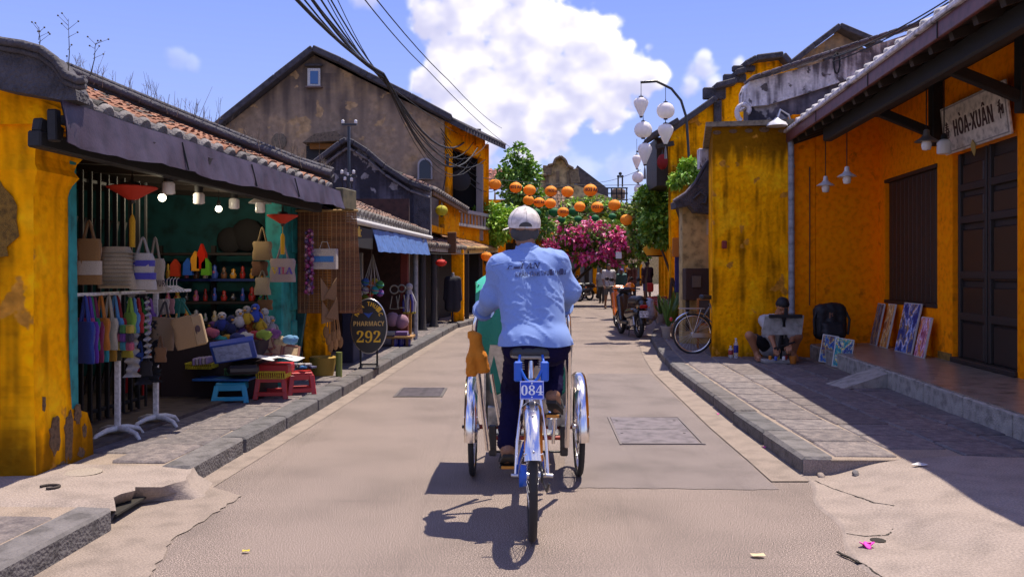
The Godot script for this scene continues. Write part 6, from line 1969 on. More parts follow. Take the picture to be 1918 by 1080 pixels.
func figure(s: Node3D, j: Dictionary, o: Dictionary) -> Dictionary:
	var k: float = o.get("k", 1.0)
	var cell: float = o.get("cell", 0.014)
	var look: Vector3 = (j.look as Vector3).normalized()
	var hup: Vector3 = j.get("hup", Vector3.UP)
	var rt := look.cross(hup).normalized()
	hup = rt.cross(look).normalized()
	var c: Vector3 = j.head
	var neck: Vector3 = j.neck
	var mb := NB()
	var sk := []
	var torso := []
	var hipm: Vector3 = (j.hipL + j.hipR) * 0.5
	for e in ["L", "R"]:
		var sh: Vector3 = j["sh" + e]
		var hip: Vector3 = j["hip" + e]
		var ct := neck.lerp(sh, 0.52) + (hipm - neck).normalized() * 0.085 * k
		torso.append([ct, hip.lerp(ct, 0.12) + (hipm - hip) * 0.1, 0.098 * k, 0.098 * k])
		torso.append([neck.lerp(sh, 0.3) + (hipm - neck).normalized() * 0.03 * k, sh, 0.06 * k, 0.06 * k])
	torso.append([j.hipL, j.hipR, 0.1 * k, 0.1 * k])
	sk.append_array(torso)
	for e in ["L", "R"]:
		sk.append([j["sh" + e], j["el" + e], 0.052 * k, 0.041 * k])
		sk.append([j["el" + e], j["wr" + e], 0.041 * k, 0.028 * k])
		sk.append([j["hip" + e], j["kn" + e], 0.085 * k, 0.056 * k])
		sk.append([j["kn" + e], j["an" + e], 0.055 * k, 0.036 * k])
		var heel: Vector3 = j["an" + e] + (j["an" + e] - j["to" + e]).normalized() * 0.035 * k + V(0, -0.035 * k, 0)
		sk.append([j["an" + e], j["to" + e], 0.034 * k, 0.025 * k])
		sk.append([heel, j["to" + e] + V(0, -0.008, 0), 0.03 * k, 0.022 * k])
	sk.append([neck - (neck - hipm).normalized() * 0.03, c + hup * -0.05 * k, 0.054 * k, 0.05 * k])
	body(mb, sk, cell, 0.035 * k)
	var hb := [
		[c + hup * 0.025 * k - look * 0.028 * k, c + hup * 0.022 * k + look * 0.02 * k, 0.08 * k, 0.075 * k],
		[c + hup * -0.02 * k + look * 0.02 * k, c + hup * -0.085 * k + look * 0.055 * k, 0.066 * k, 0.036 * k],
		[c + hup * 0.005 * k + look * 0.085 * k, c + hup * -0.03 * k + look * 0.108 * k, 0.01 * k, 0.015 * k, 0.012],
		[c + hup * 0.022 * k + look * 0.08 * k - rt * 0.03 * k, c + hup * 0.022 * k + look * 0.08 * k + rt * 0.03 * k, 0.014 * k, 0.014 * k, 0.02],
		[c + hup * -0.058 * k + look * 0.082 * k - rt * 0.018 * k, c + hup * -0.058 * k + look * 0.082 * k + rt * 0.018 * k, 0.011 * k, 0.011 * k, 0.01],
		[c - hup * 0.05 * k - look * 0.015, neck.lerp(c, 0.3), 0.052 * k, 0.053 * k]]
	for e in [-1.0, 1.0]:
		hb.append([c + rt * e * 0.08 * k + hup * 0.018 * k - look * 0.012 * k, c + rt * e * 0.079 * k - hup * 0.025 * k, 0.014 * k, 0.01 * k, 0.008])
	body(mb, hb, o.get("hcell", 0.008), 0.02 * k)
	for e in ["L", "R"]:
		if o.get("hands", true):
			var f: Vector3 = j.get("hf" + e, j["wr" + e] - j["el" + e])
			var n: Vector3 = j.get("hn" + e, Vector3.UP)
			body(mb, hand_bones(j["wr" + e], f, n, j.get("ht" + e, rt * (1.0 if e == "L" else -1.0)), j.get("curl", 0.5), k), o.get("fcell", 0.005), 0.006)
	mb.c.fill(C(1, 1, 1))
	var bo := obj("body", mb, o.get("skin", mats.skin), s)
	for e in [-1.0, 1.0]:
		obj("eye", NB().bl(c + rt * e * 0.031 * k + hup * 0.006 * k + look * 0.083 * k, 0.0095 * k, 8), mats.black, s)
	var res := {}
	var sb := []
	var off: float = o.get("loose", 0.016)
	for t in torso: sb.append([t[0], t[1], t[2] + off, t[3] + off])
	var hemdrop: float = o.get("hemdrop", 0.04)
	var down := (hipm - neck).normalized()
	sb.append([j.hipL, j.hipL + down * hemdrop, 0.1 * k + off, 0.1 * k + off])
	sb.append([j.hipR, j.hipR + down * hemdrop, 0.1 * k + off, 0.1 * k + off])
	sb.append([j.hipL, j.hipR, 0.1 * k + off, 0.1 * k + off])
	var sl: float = o.get("sleeve", 1.0)
	for e in ["L", "R"]:
		if sl > 0.0:
			var el: Vector3 = (j["sh" + e] as Vector3).lerp(j["el" + e], minf(1.0, sl * 2.0))
			sb.append([j["sh" + e], el, 0.052 * k + off * 1.25, 0.045 * k + off * 1.25])
			if sl > 0.5:
				sb.append([j["el" + e], (j["el" + e] as Vector3).lerp(j["wr" + e], sl * 2.0 - 1.0), 0.044 * k + off * 1.2, 0.034 * k + off])
	if o.get("collar", false):
		sb.append([neck - hup * 0.03, neck + hup * 0.0, 0.064 * k, 0.06 * k, 0.02])
	var st := NB()
	body(st, sb, o.get("ccell", cell), o.get("sk", 0.04), o.get("fold", 0.004), o.get("seed", 3), o.get("ffreq", 9.0))
	if o.has("hem"):
		for i in st.v.size(): st.v[i].y = maxf(st.v[i].y, o.hem + 0.006 * sin(st.v[i].x * 20.0))
	res.shirt = st
	obj(o.get("top", "shirt"), st, o.shirt, s)
	var tr := []
	var ll: float = o.get("leg", 1.0)
	tr.append([j.hipL, j.hipR, 0.112 * k, 0.112 * k])
	tr.append([j.hipL + (neck - hipm).normalized() * 0.05, j.hipR + (neck - hipm).normalized() * 0.05, 0.105 * k, 0.105 * k])
	for e in ["L", "R"]:
		tr.append([j["hip" + e], (j["hip" + e] as Vector3).lerp(j["kn" + e], minf(1.0, ll * 2.0)), 0.1 * k, 0.077 * k])
		if ll > 0.5: tr.append([j["kn" + e], (j["kn" + e] as Vector3).lerp(j["an" + e], (ll - 0.5) * 2.0 * 0.94), 0.075 * k, 0.06 * k])
	var tb := NB()
	body(tb, tr, o.get("ccell", cell), 0.035, o.get("fold", 0.004) * 1.2, 8, 8.0)
	obj("trousers" if ll > 0.6 else "shorts", tb, o.trousers, s)
	if o.get("hair", true):
		var hr := NB()
		body(hr, ([[c - look * 0.05 * k - hup * 0.02 * k, c - look * 0.045 * k - hup * 0.06 * k, 0.045 * k, 0.04 * k], [c + rt * 0.045 * k - look * 0.035 * k - hup * 0.03 * k, c - rt * 0.045 * k - look * 0.035 * k - hup * 0.035 * k, 0.038 * k, 0.038 * k]] if o.get("cap", false) else [[c + hup * 0.038 * k - look * 0.03 * k, c + hup * 0.045 * k + look * 0.015 * k, 0.086 * k, 0.078 * k], [c - look * 0.045 * k, c - hup * 0.035 * k - look * 0.045 * k, 0.068 * k, 0.055 * k], [c + rt * 0.055 * k + hup * 0.02 * k - look * 0.02 * k, c - rt * 0.055 * k + hup * 0.02 * k - look * 0.02 * k, 0.042 * k, 0.042 * k]]), o.get("hcell", 0.008), 0.02, 0.003, 5, 40.0)
		obj("hair", hr, o.get("haircol", mats.black), s)
	for e in ["L", "R"]:
		var an: Vector3 = j["an" + e]
		var to: Vector3 = j["to" + e]
		var dir := (to - an); dir.y *= 0.4; dir = dir.normalized()
		var sd := dir.cross(Vector3.UP).normalized()
		var b := an - dir * 0.06 * k + V(0, -0.062 * k, 0)
		var t := to + dir * 0.04 * k + V(0, -0.034 * k, 0)
		var sh := NB()
		sh.loft([PackedVector3Array([b + sd * -0.03, b + sd * 0.03, b + sd * 0.03 + V(0, 0.018, 0), b - sd * 0.03 + V(0, 0.018, 0)]), PackedVector3Array([b.lerp(t, 0.6) - sd * 0.045, b.lerp(t, 0.6) + sd * 0.045, b.lerp(t, 0.6) + sd * 0.045 + V(0, 0.018, 0), b.lerp(t, 0.6) - sd * 0.045 + V(0, 0.018, 0)]), PackedVector3Array([t - sd * 0.03, t + sd * 0.03, t + sd * 0.03 + V(0, 0.016, 0), t - sd * 0.03 + V(0, 0.016, 0)])], true, true, false)
		var mid := b.lerp(t, 0.62)
		sh.tube([mid - sd * 0.042 + V(0, 0.01, 0), mid - sd * 0.03 + V(0, 0.06 * k, 0), mid + sd * 0.03 + V(0, 0.06 * k, 0), mid + sd * 0.042 + V(0, 0.01, 0)], 0.012, 6)
		obj("sandal" if not o.get("shoe", false) else "shoe", sh, o.get("shoecol", mats.rubber), s)
	return res
func make_rider() -> void:
	var s := thing("person", "cyclo rider seen from behind in a light blue shirt, white cap and dark trousers", "person")
	var j := {
		"head": W(0.072, 1.658, 5.0), "look": V(-0.12, -0.05, -1), "hup": V(0.04, 1, -0.08), "neck": W(0.088, 1.525, 4.95),
		"shL": W(-0.062, 1.43, 4.93), "shR": W(0.25, 1.452, 4.93), "elL": P(921, 558, 4.97), "elR": P(1066, 545, 4.97),
		"wrL": P(903, 584, 5.14), "wrR": P(1052, 578, 5.14), "hfL": V(0.1, 0.35, -0.9), "hfR": V(-0.1, 0.3, -0.9), "hnL": V(0, 1, 0.3), "hnR": V(0, 1, 0.3),
		"hipL": W(0.058, 0.985, 4.8), "hipR": W(0.21, 0.985, 4.8), "knL": W(0.015, 0.7, 5.17), "knR": W(0.245, 0.93, 5.26),
		"anL": P(951, 838, 4.95), "anR": P(1036, 738, 4.97), "toL": P(949, 862, 5.08), "toR": P(1044, 764, 5.1), "curl": 0.75}
	var shirt_m := mat("shirtblue", C(0.27, 0.42, 0.88), 0.85, {"tex": tex.weave, "scale": 7.0, "bump": tex.weave, "bs": 0.03, "rim": 0.25})
	var trous := mat("trousers", C(0.013, 0.01, 0.05), 0.9, {"tex": tex.weave, "scale": 6.0, "spec": 0.2})
	var r := figure(s, j, {"shirt": shirt_m, "trousers": trous, "cell": 0.014, "ccell": 0.0105, "hcell": 0.007, "loose": 0.013, "cap": true, "hemdrop": 0.03, "hem": 0.995, "collar": true, "fold": 0.0055, "ffreq": 6.0, "seed": 12, "haircol": mat("greyhair", C(0.07, 0.068, 0.07), 0.8, {"tex": tex.grain, "scale": 8.0}), "skin": mats.skin, "sk": 0.05})
	var st: MB = r.shirt
	var cb := NB()
	var nk: Vector3 = j.neck
	var pts := []
	for i in 15:
		var a := -PI * 0.15 + PI * 1.3 * i / 14.0
		pts.append(nk + V(cos(a) * 0.066, 0.012 - 0.012 * sin(a), sin(a) * 0.066))
	var rows := [[], []]
	for p in pts:
		rows[1].append(p + V(0, -0.032, 0) + (p - nk) * V(0.18, 0, 0.18))
		rows[0].append(p + V(0, 0.018, 0))
	cb.cloth(rows, V(0, 0.002, 0.003))
	obj("collar", cb, shirt_m, s)
	for q in [["elL", "wrL"], ["elR", "wrR"]]:
		var a: Vector3 = j[q[0]]
		var b: Vector3 = j[q[1]]
		obj("cuff", NB().tube([a.lerp(b, 0.8), a.lerp(b, 0.92), a.lerp(b, 1.02)], [0.066, 0.066, 0.06], 14), shirt_m, s)
	var zm := {}
	for v in st.v:
		var key := Vector2i(int(floor(v.x / 0.02)), int(floor(v.y / 0.02)))
		if not zm.has(key) or zm[key] < v.z: zm[key] = v.z
	var on_back := func(x: float, y: float) -> float:
		var acc := 0.0
		var ws := 0.0
		for dx in range(-4, 5):
			for dy in range(-4, 5):
				var key := Vector2i(int(floor(x / 0.02)) + dx, int(floor(y / 0.02)) + dy)
				if zm.has(key):
					var w := 1.0 / (3.0 + U((key.x + 0.5) * 0.02 - x, (key.y + 0.5) * 0.02 - y).length() / 0.02)
					acc += zm[key] * w
					ws += w
		return acc / ws if ws > 0.0 else -4.85
	var sm := []
	for i in 22:
		var x := lerpf(-0.12, 0.3, i / 21.0)
		var y := 1.44 + 0.02 * sin(i / 21.0 * PI) + 0.02 * i / 21.0
		sm.append(V(x, y, (on_back as Callable).call(x, y) + 0.004))
	obj("yoke_seam", NB().tube(sm, 0.0022, 5), shirt_m, s)
	var navy := mat("print", C(0.02, 0.025, 0.09), 0.8)
	for q in [["HỘI AN", 980, 498, 0.032, 0.03, 1.1, 0.35, "Droid Serif"], ["NHÂN TÌNH THUẦN HẬU", 1013, 512, 0.026, 0.05, 0.68, 0.0, "Droid Sans"]]:
		var ct := P(q[1], q[2], 4.84)
		var ca: float = cos(q[4])
		var sa: float = sin(q[4])
		var fit: float = q[5]
		var slant: float = q[6]
		obj("back_print", text_mb(q[0], q[3], q[7], true, 0.0012, func(p: Vector3):
			var lx := p.x * fit + p.y * slant
			var x := ct.x + lx * ca - p.y * sa
			var y := ct.y + lx * sa + p.y * ca
			return V(x, y, (on_back as Callable).call(x, y) + 0.009 + p.z)), navy, s)
	var hc: Vector3 = j.head
	var look: Vector3 = (j.look as Vector3).normalized()
	var tilt := Basis(look.cross(Vector3.UP).normalized(), Vector3.UP, -look).orthonormalized() * Basis(Vector3.RIGHT, 0.12)
	var ct := Transform3D(tilt, hc + V(0, 0.03, 0.0))
	var prof := []
	for i in 10:
		var a := PI / 2 * i / 9.0
		prof.append(U(maxf(cos(a) * 0.099, 0.002), sin(a) * 0.1))
	var cp := NB().lathe([U(0.097, -0.024)] + prof, 24, ct * Transform3D(Basis.from_scale(V(0.97, 1, 1.17)), Vector3.ZERO))
	var capm := mat("capwhite", C(0.8, 0.74, 0.71), 0.9, {"tex": tex.mott, "scale": 4.0, "bump": tex.weave, "bs": 0.03})
	obj("cap", cp, capm, s)
	for k in 6:
		var a := TAU * (k + 0.5) / 6
		var pp := []
		for i in 8:
			var e := PI / 2 * i / 7.0
			pp.append(ct * V(cos(e) * 0.0995 * cos(a) * 0.97, sin(e) * 0.1005, cos(e) * 0.0995 * sin(a) * 1.17))
		obj("cap_seam", NB().tube(pp, 0.0013, 4), cm(0.45, 0.42, 0.4), s)
	obj("cap_button", NB().ball(ct * T(V(0, 0.101, 0)), V(0.009, 0.005, 0.009), 8), capm, s)
	var half := []
	for k in 9: half.append(U(cos(PI * k / 8.0) * 0.038, sin(PI * k / 8.0) * 0.026))
	obj("cap_opening", NB().prism(half, 0.01, ct * Transform3D(Basis(Vector3.RIGHT, -0.12), V(-0.008, -0.012, 0.1185))), mats.greyhair, s)
	obj("cap_strap", NB().bx(ct * V(-0.008, -0.014, 0.1155), V(0.085, 0.013, 0.004), 0.001), capm, s)
	obj("cap_buckle", NB().bx(ct * V(0.0, -0.012, 0.1185), V(0.016, 0.02, 0.003), 0.001), mats.steel, s)
	rows = []
	for i in 5:
		var row := []
		for k in 11:
			var a := lerpf(-1.0, 1.0, k / 10.0)
			row.append(ct * V(sin(a) * (0.095 + i * 0.012), -0.012 - i * 0.004 + 0.02 * (a * a) * -1.0, -cos(a) * (0.1 + i * 0.017)))
		rows.append(row)
	obj("cap_peak", NB().cloth(rows, V(0, -0.004, 0)), capm, s)
func make_painter() -> void:
	var s := thing("person", "painter in a white T-shirt squatting behind a small easel by the yellow wall", "person")
	var d := 12.45
	var j := {
		"head": P(1466, 573, d - 0.15), "look": V(-0.15, -0.75, 1), "hup": V(0.05, 1, 0.6), "neck": P(1456, 592, d),
		"shL": P(1478, 602, d - 0.02), "shR": P(1432, 600, d + 0.05), "elL": P(1486, 634, d - 0.25), "elR": P(1446, 632, d - 0.3), "wrL": P(1480, 648, d - 0.5), "wrR": P(1452, 650, d - 0.45),
		"hipL": P(1462, 650, d + 0.2), "hipR": P(1440, 650, d + 0.2), "knL": P(1496, 630, d - 0.25), "knR": P(1404, 628, d - 0.15), "anL": P(1486, 662, d - 0.1), "anR": P(1418, 662, d - 0.05), "toL": P(1492, 671, d - 0.3), "toR": P(1422, 671, d - 0.28), "curl": 0.8}
	figure(s, j, {"shirt": mat("tee", C(0.68, 0.66, 0.66), 0.9, {"tex": tex.weave, "scale": 5.0}), "trousers": cm(0.03, 0.03, 0.035), "cell": 0.014, "hcell": 0.007, "sleeve": 0.42, "leg": 0.36, "loose": 0.02, "hair": true, "fold": 0.006, "shoecol": cm(0.45, 0.2, 0.12), "skin": mat("skin_dark", C(0.36, 0.16, 0.08), 0.55)})
	var e := thing("easel", "black folding easel in front of the squatting painter", "easel")
	var d2 := 11.95
	for q in [[[1452, 672], [1473, 585]], [[1482, 680], [1466, 590]]]:
		obj("leg", NB().beam(P(q[0][0], 0, d2) * V(1, 0, 1) + V(0, 0.13, 0), P(q[1][0], q[1][1], d2), 0.03, 0.03, 0.004), mats.black, e)
	obj("leg", NB().beam(W(3.82, 0.13, 12.15), P(1468, 600, d2 + 0.02), 0.03, 0.03, 0.004), mats.black, e)
	obj("clamp", NB().bx(P(1472, 592, d2 - 0.03), V(0.46, 0.05, 0.05), 0.006), mats.black, e)
	obj("mast", NB().bx(P(1473, 586, d2 - 0.03), V(0.05, 0.14, 0.03), 0.005), mats.black, e)
	obj("cross_bar", NB().beam(P(1450, 652, d2), P(1490, 640, d2), 0.02, 0.02), mats.black, e)
	var t := Transform3D(Basis(Vector3.UP, 0.0) * Basis(V(0, 0, 1), -0.02) * Basis(Vector3.RIGHT, -0.35), P(1467, 609, d2))
	var b := NB()
	b.prism([U(-0.31, -0.15), U(0.25, -0.13), U(0.31, 0.15), U(-0.24, 0.13)], 0.012, t)
	one("drawing_board", "pale grey drawing board clamped on the painter's easel, seen from its back", "board", "", b, mat("board", C(0.36, 0.35, 0.31), 0.7, {"tex": tex.mott, "scale": 1.4}))
	var ty := thing("paint_tray", "tray of paints and brushes on the ground under the easel", "paint tray")
	obj("tray", NB().bx(P(1456, 668, 12.05) * V(1, 0, 1) + V(0, 0.15, 0), V(0.42, 0.05, 0.24), 0.01), cm(0.4, 0.38, 0.36), ty)
	var pc := [C(0.6, 0.2, 0.02), C(0.05, 0.1, 0.4), C(0.6, 0.5, 0.1), C(0.7, 0.68, 0.66), C(0.4, 0.03, 0.03)]
	for k in 7:
		var mb := NB()
		mb.col = pc[k % 5]
		mb.lathe([U(0.02, 0), U(0.024, 0.05), U(0.02, 0.055)], 10, T(W(3.63 + k * 0.055, 0.175, 12.0 - (k % 2) * 0.08)))
		obj("paint_pot", mb, mats.vcgloss, ty)
	var cu := NB()
	cu.lathe([U(0.04, 0), U(0.055, 0.1), U(0.05, 0.11)], 14, T(W(3.92, 0.13, 11.9)))
	one("orange_cup", "orange water cup beside the paint tray", "cup", "", cu, cm(0.62, 0.2, 0.02, 0.4))
func stroll(called_label: String, at: Vector3, turn: float, o: Dictionary, step := 0.18, hgt := 1.72) -> void:
	var s := thing("person", called_label, "person", "", at, turn)
	var k := hgt / 1.74
	var v := func(x, y, z): return gx(s) * (V(x, y, z) * k)
	var arms: float = o.get("arms", 0.12)
	var j := {
		"head": v.call(0, 1.6, -0.02), "look": s.transform.basis * V(o.get("turnhead", 0.0), 0, -1), "neck": v.call(0, 1.46, 0.0),
		"shL": v.call(-0.175, 1.4, 0), "shR": v.call(0.175, 1.4, 0), "elL": v.call(-0.23, 1.13, arms * 0.5), "elR": v.call(0.23, 1.13, -arms * 0.4), "wrL": v.call(-0.22, 0.9, arms * 0.2 - 0.08), "wrR": v.call(0.22, 0.9, -arms - 0.1),
		"hipL": v.call(-0.085, 0.92, 0), "hipR": v.call(0.085, 0.92, 0), "knL": v.call(-0.095, 0.5, -step * 0.6), "knR": v.call(0.095, 0.5, step * 0.2), "anL": v.call(-0.09, 0.085, -step), "anR": v.call(0.09, 0.1, step * 1.1), "toL": v.call(-0.1, 0.045, -step - 0.14), "toR": v.call(0.1, 0.045, step * 1.1 - 0.13)}
	o.merge({"cell": 0.02, "hcell": 0.012, "fcell": 0.008, "k": k, "fold": 0.005})
	figure(s, j, o)
func make_street_people() -> void:
	stroll("man in white T-shirt and grey shorts walking towards us past the orange motorbike", W(3.74, 0, 33.0), PI + 0.1, {"shirt": mats.tee, "trousers": cm(0.12, 0.12, 0.13), "sleeve": 0.42, "leg": 0.42, "skin": mats.skin, "loose": 0.025, "shoecol": mats.black}, 0.2, 1.76)
	stroll("woman in black sleeveless top walking on the far right of the man in white", W(5.4, 0, 40.0), PI, {"shirt": mats.black, "trousers": cm(0.05, 0.05, 0.08), "sleeve": 0.0, "leg": 0.4, "skin": mat("skin_light", C(0.45, 0.25, 0.17), 0.55), "haircol": mats.brownwood}, 0.15, 1.66)
	stroll("person in pale shirt half hidden behind the man in white", W(4.1, 0, 39.0), PI - 0.3, {"shirt": cm(0.42, 0.42, 0.45), "trousers": cm(0.05, 0.05, 0.06), "sleeve": 0.4, "leg": 1.0}, 0.1, 1.62)
	stroll("person in dark maroon shirt and blue shorts standing on the right pavement", W(5.55, 0.12, 35.0), 0.2, {"shirt": cm(0.05, 0.015, 0.02), "trousers": cm(0.06, 0.07, 0.25), "sleeve": 0.42, "leg": 0.42}, 0.06, 1.76)
	stroll("person in red brown top next to the one in blue shorts", W(5.15, 0.12, 36.5), 0.5, {"shirt": cm(0.2, 0.06, 0.04), "trousers": cm(0.03, 0.03, 0.04), "sleeve": 0.42, "leg": 1.0, "skin": mats.skin_light}, 0.05, 1.7)
	stroll("person in teal top and purple headscarf near the red bag on the right", W(4.75, 0.0, 37.0), PI - 0.4, {"shirt": cm(0.12, 0.25, 0.26), "trousers": cm(0.04, 0.04, 0.06), "sleeve": 0.8, "leg": 1.0, "haircol": cm(0.2, 0.08, 0.42)}, 0.1, 1.58)
func bag(called: String, label: String, grp: String, at: Vector3, yaw: float, w: float, h: float, dp: float, col: Color, m: Material, strap := 0.25, flare := 1.0, strapcol := C(0, 0, 0, 0), tilt := 0.0) -> Node3D:
	var s := thing(called, label, "bag", grp, at, yaw)
	s.rotation.z = tilt
	var mb := NB()
	mb.col = col
	var rings := []
	for i in 9:
		var v := i / 8.0
		var ww := w * 0.5 * lerpf(1.0, flare, v) * (1.0 - 0.12 * pow(maxf(v - 0.85, 0.0) / 0.15, 2.0)) * (1.0 - 0.04 * sin(v * PI))
		var dd := dp * 0.5 * (0.55 + 0.45 * sin(minf(v * 1.15, 1.0) * PI * 0.75))
		var ring := PackedVector3Array()
		for k in 16:
			var a := -TAU * k / 16
			var cx := cos(a)
			var cz := sin(a)
			ring.append(V(signf(cx) * pow(absf(cx), 0.55) * ww + 0.006 * sin(v * 9.0 + k), -h * (1.0 - v) * 1.0 + 0.0, signf(cz) * pow(absf(cz), 0.7) * dd + 0.004 * sin(v * 11.0 + k * 2.0)))
		rings.append(ring)
	mb.loft(rings, true, true)
	obj("bag_body", mb, m, s, true)
	if strap > 0.0:
		for e in [-1.0, 1.0]:
			var sb := NB()
			sb.col = strapcol if strapcol.a > 0.0 else col * 0.7
			var pts := []
			for k in 11:
				var u := k / 10.0
				pts.append(V(lerpf(-w * 0.24, w * 0.24, u) * (1.0 - 0.35 * sin(u * PI)), -0.03 + sin(u * PI) * strap, e * dp * 0.22 * (1.0 - sin(u * PI) * 0.7)))
			sb.tube(pts, 0.009, 6)
			obj("handle", sb, m, s, true)
	return s
func band(s: Node3D, w: float, y0: float, y1: float, dp: float, col: Color) -> void:
	var mb := NB()
	mb.col = col
	var rings := []
	for y in [y0, (y0 + y1) * 0.5, y1]:
		var ring := PackedVector3Array()
		for k in 16:
			var a := -TAU * k / 16
			ring.append(V(signf(cos(a)) * pow(absf(cos(a)), 0.55) * w * 0.508, y, signf(sin(a)) * pow(absf(sin(a)), 0.7) * dp * 0.515))
		rings.append(ring)
	mb.loft(rings, true, true)
	obj("band", mb, mats.cloth, s, true)
func stool(called: String, label: String, at: Vector3, yaw: float, w: float, h: float, col: Color) -> Node3D:
	var s := thing(called, label, "stool", "", at, yaw)
	var m := mat("plastic_%.2f_%.2f_%.2f" % [col.r, col.g, col.b], col, 0.35)
	obj("seat", NB().bx(V(0, h - 0.012, 0), V(w, 0.024, w), 0.01), m, s, true)
	obj("apron", NB().bx(V(0, h - 0.05, w * 0.48), V(w * 0.98, 0.06, 0.012), 0.003).bx(V(0, h - 0.05, -w * 0.48), V(w * 0.98, 0.06, 0.012), 0.003).bx(V(w * 0.48, h - 0.05, 0), V(0.012, 0.06, w * 0.94), 0.003).bx(V(-w * 0.48, h - 0.05, 0), V(0.012, 0.06, w * 0.94), 0.003), m, s, true)
	for x in [-1.0, 1.0]:
		for z in [-1.0, 1.0]:
			obj("leg", NB().beam(V(x * w * 0.56, 0, z * w * 0.56), V(x * w * 0.45, h - 0.03, z * w * 0.45), 0.05, 0.03, 0.005), m, s, true)
	for z in [-1.0, 1.0]:
		obj("rung", NB().beam(V(-w * 0.54, h * 0.22, z * w * 0.54), V(w * 0.54, h * 0.22, z * w * 0.54), 0.025, 0.04, 0.004), m, s, true)
	return s
func painting(called: String, label: String, grp: String, t: Transform3D, w: float, h: float, sd: int, cols: Array, frame: Color) -> void:
	var s := thing(called, label, "painting", grp)
	s.transform = t
	obj("canvas_frame", NB().bx(V(0, h / 2, -0.012), V(w, h, 0.022), 0.003), mat("frame_%.2f_%.2f" % [frame.r, frame.b], frame, 0.6), s, true)
	var n := 96
	var im := Image.create(n, n, false, Image.FORMAT_RGB8)
	var fn := FastNoiseLite.new()
	fn.seed = sd
	fn.frequency = 0.022
	fn.fractal_octaves = 4
	var f2 := FastNoiseLite.new()
	f2.seed = sd + 9
	f2.frequency = 0.05
	f2.fractal_octaves = 3
	f2.domain_warp_enabled = true
	f2.domain_warp_amplitude = 22.0
	for y in n:
		for x in n:
			var q := clampf(fn.get_noise_2d(x, y * 0.8) * 1.5 + 0.5, 0.0, 0.999) * (cols.size() - 1)
			var c: Color = (cols[int(q)] as Color).lerp(cols[int(q) + 1], q - int(q))
			var g := f2.get_noise_2d(x, y)
			if g > 0.22: c = c.lerp(cols[(int(g * 30.0) + sd) % cols.size()], 0.8)
			elif g < -0.28: c = c.lerp(cols[0], 0.7)
			im.set_pixel(x, y, c * (1.0 + 0.25 * fn.get_noise_2d(x * 6.0, y * 6.0)))
	var m := StandardMaterial3D.new()
	m.resource_name = "painted_sheet"
	m.albedo_texture = ImageTexture.create_from_image(im)
	m.roughness = 0.6
	var mb := NB()
	var b := 0.012
	mb.quad(V(-w / 2 + b, b, 0.002), V(w / 2 - b, b, 0.002), V(w / 2 - b, h - b, 0.002), V(-w / 2 + b, h - b, 0.002), PackedVector2Array([U(0, 1), U(1, 1), U(1, 0), U(0, 0)]))
	obj("painted_sheet", mb, m, s, true)
func blobtoy(called: String, label: String, grp: String, at: Vector3, k: float, c1: Color, c2: Color, c3: Color) -> void:
	var s := thing(called, label, "toy", grp, at, rf(-0.6, 0.9))
	for q in [["toy_body", c1, V(0, 0.07, 0), V(0.062, 0.07, 0.058)], ["toy_head", c2, V(0, 0.165, 0.005), V(0.048, 0.045, 0.045)], ["beak", c3, V(0, 0.158, 0.05), V(0.02, 0.011, 0.018)]]:
		var mb := NB()
		mb.col = q[1]
		mb.ball(T(q[2] * k), q[3] * k, 10)
		obj(q[0], mb, mats.cloth, s, true)
	for e in [-1.0, 1.0]:
		var mb := NB()
		mb.col = c1 * 0.8
		mb.ball(Transform3D(Basis(V(0, 0, 1), e * 0.5), V(e * 0.06, 0.08, 0.01) * k), V(0.02, 0.045, 0.03) * k, 8)
		obj("wing", mb, mats.cloth, s, true)
		obj("eye", NB().bl(V(e * 0.02, 0.178, 0.044) * k, 0.007 * k, 6), mats.black, s, true)
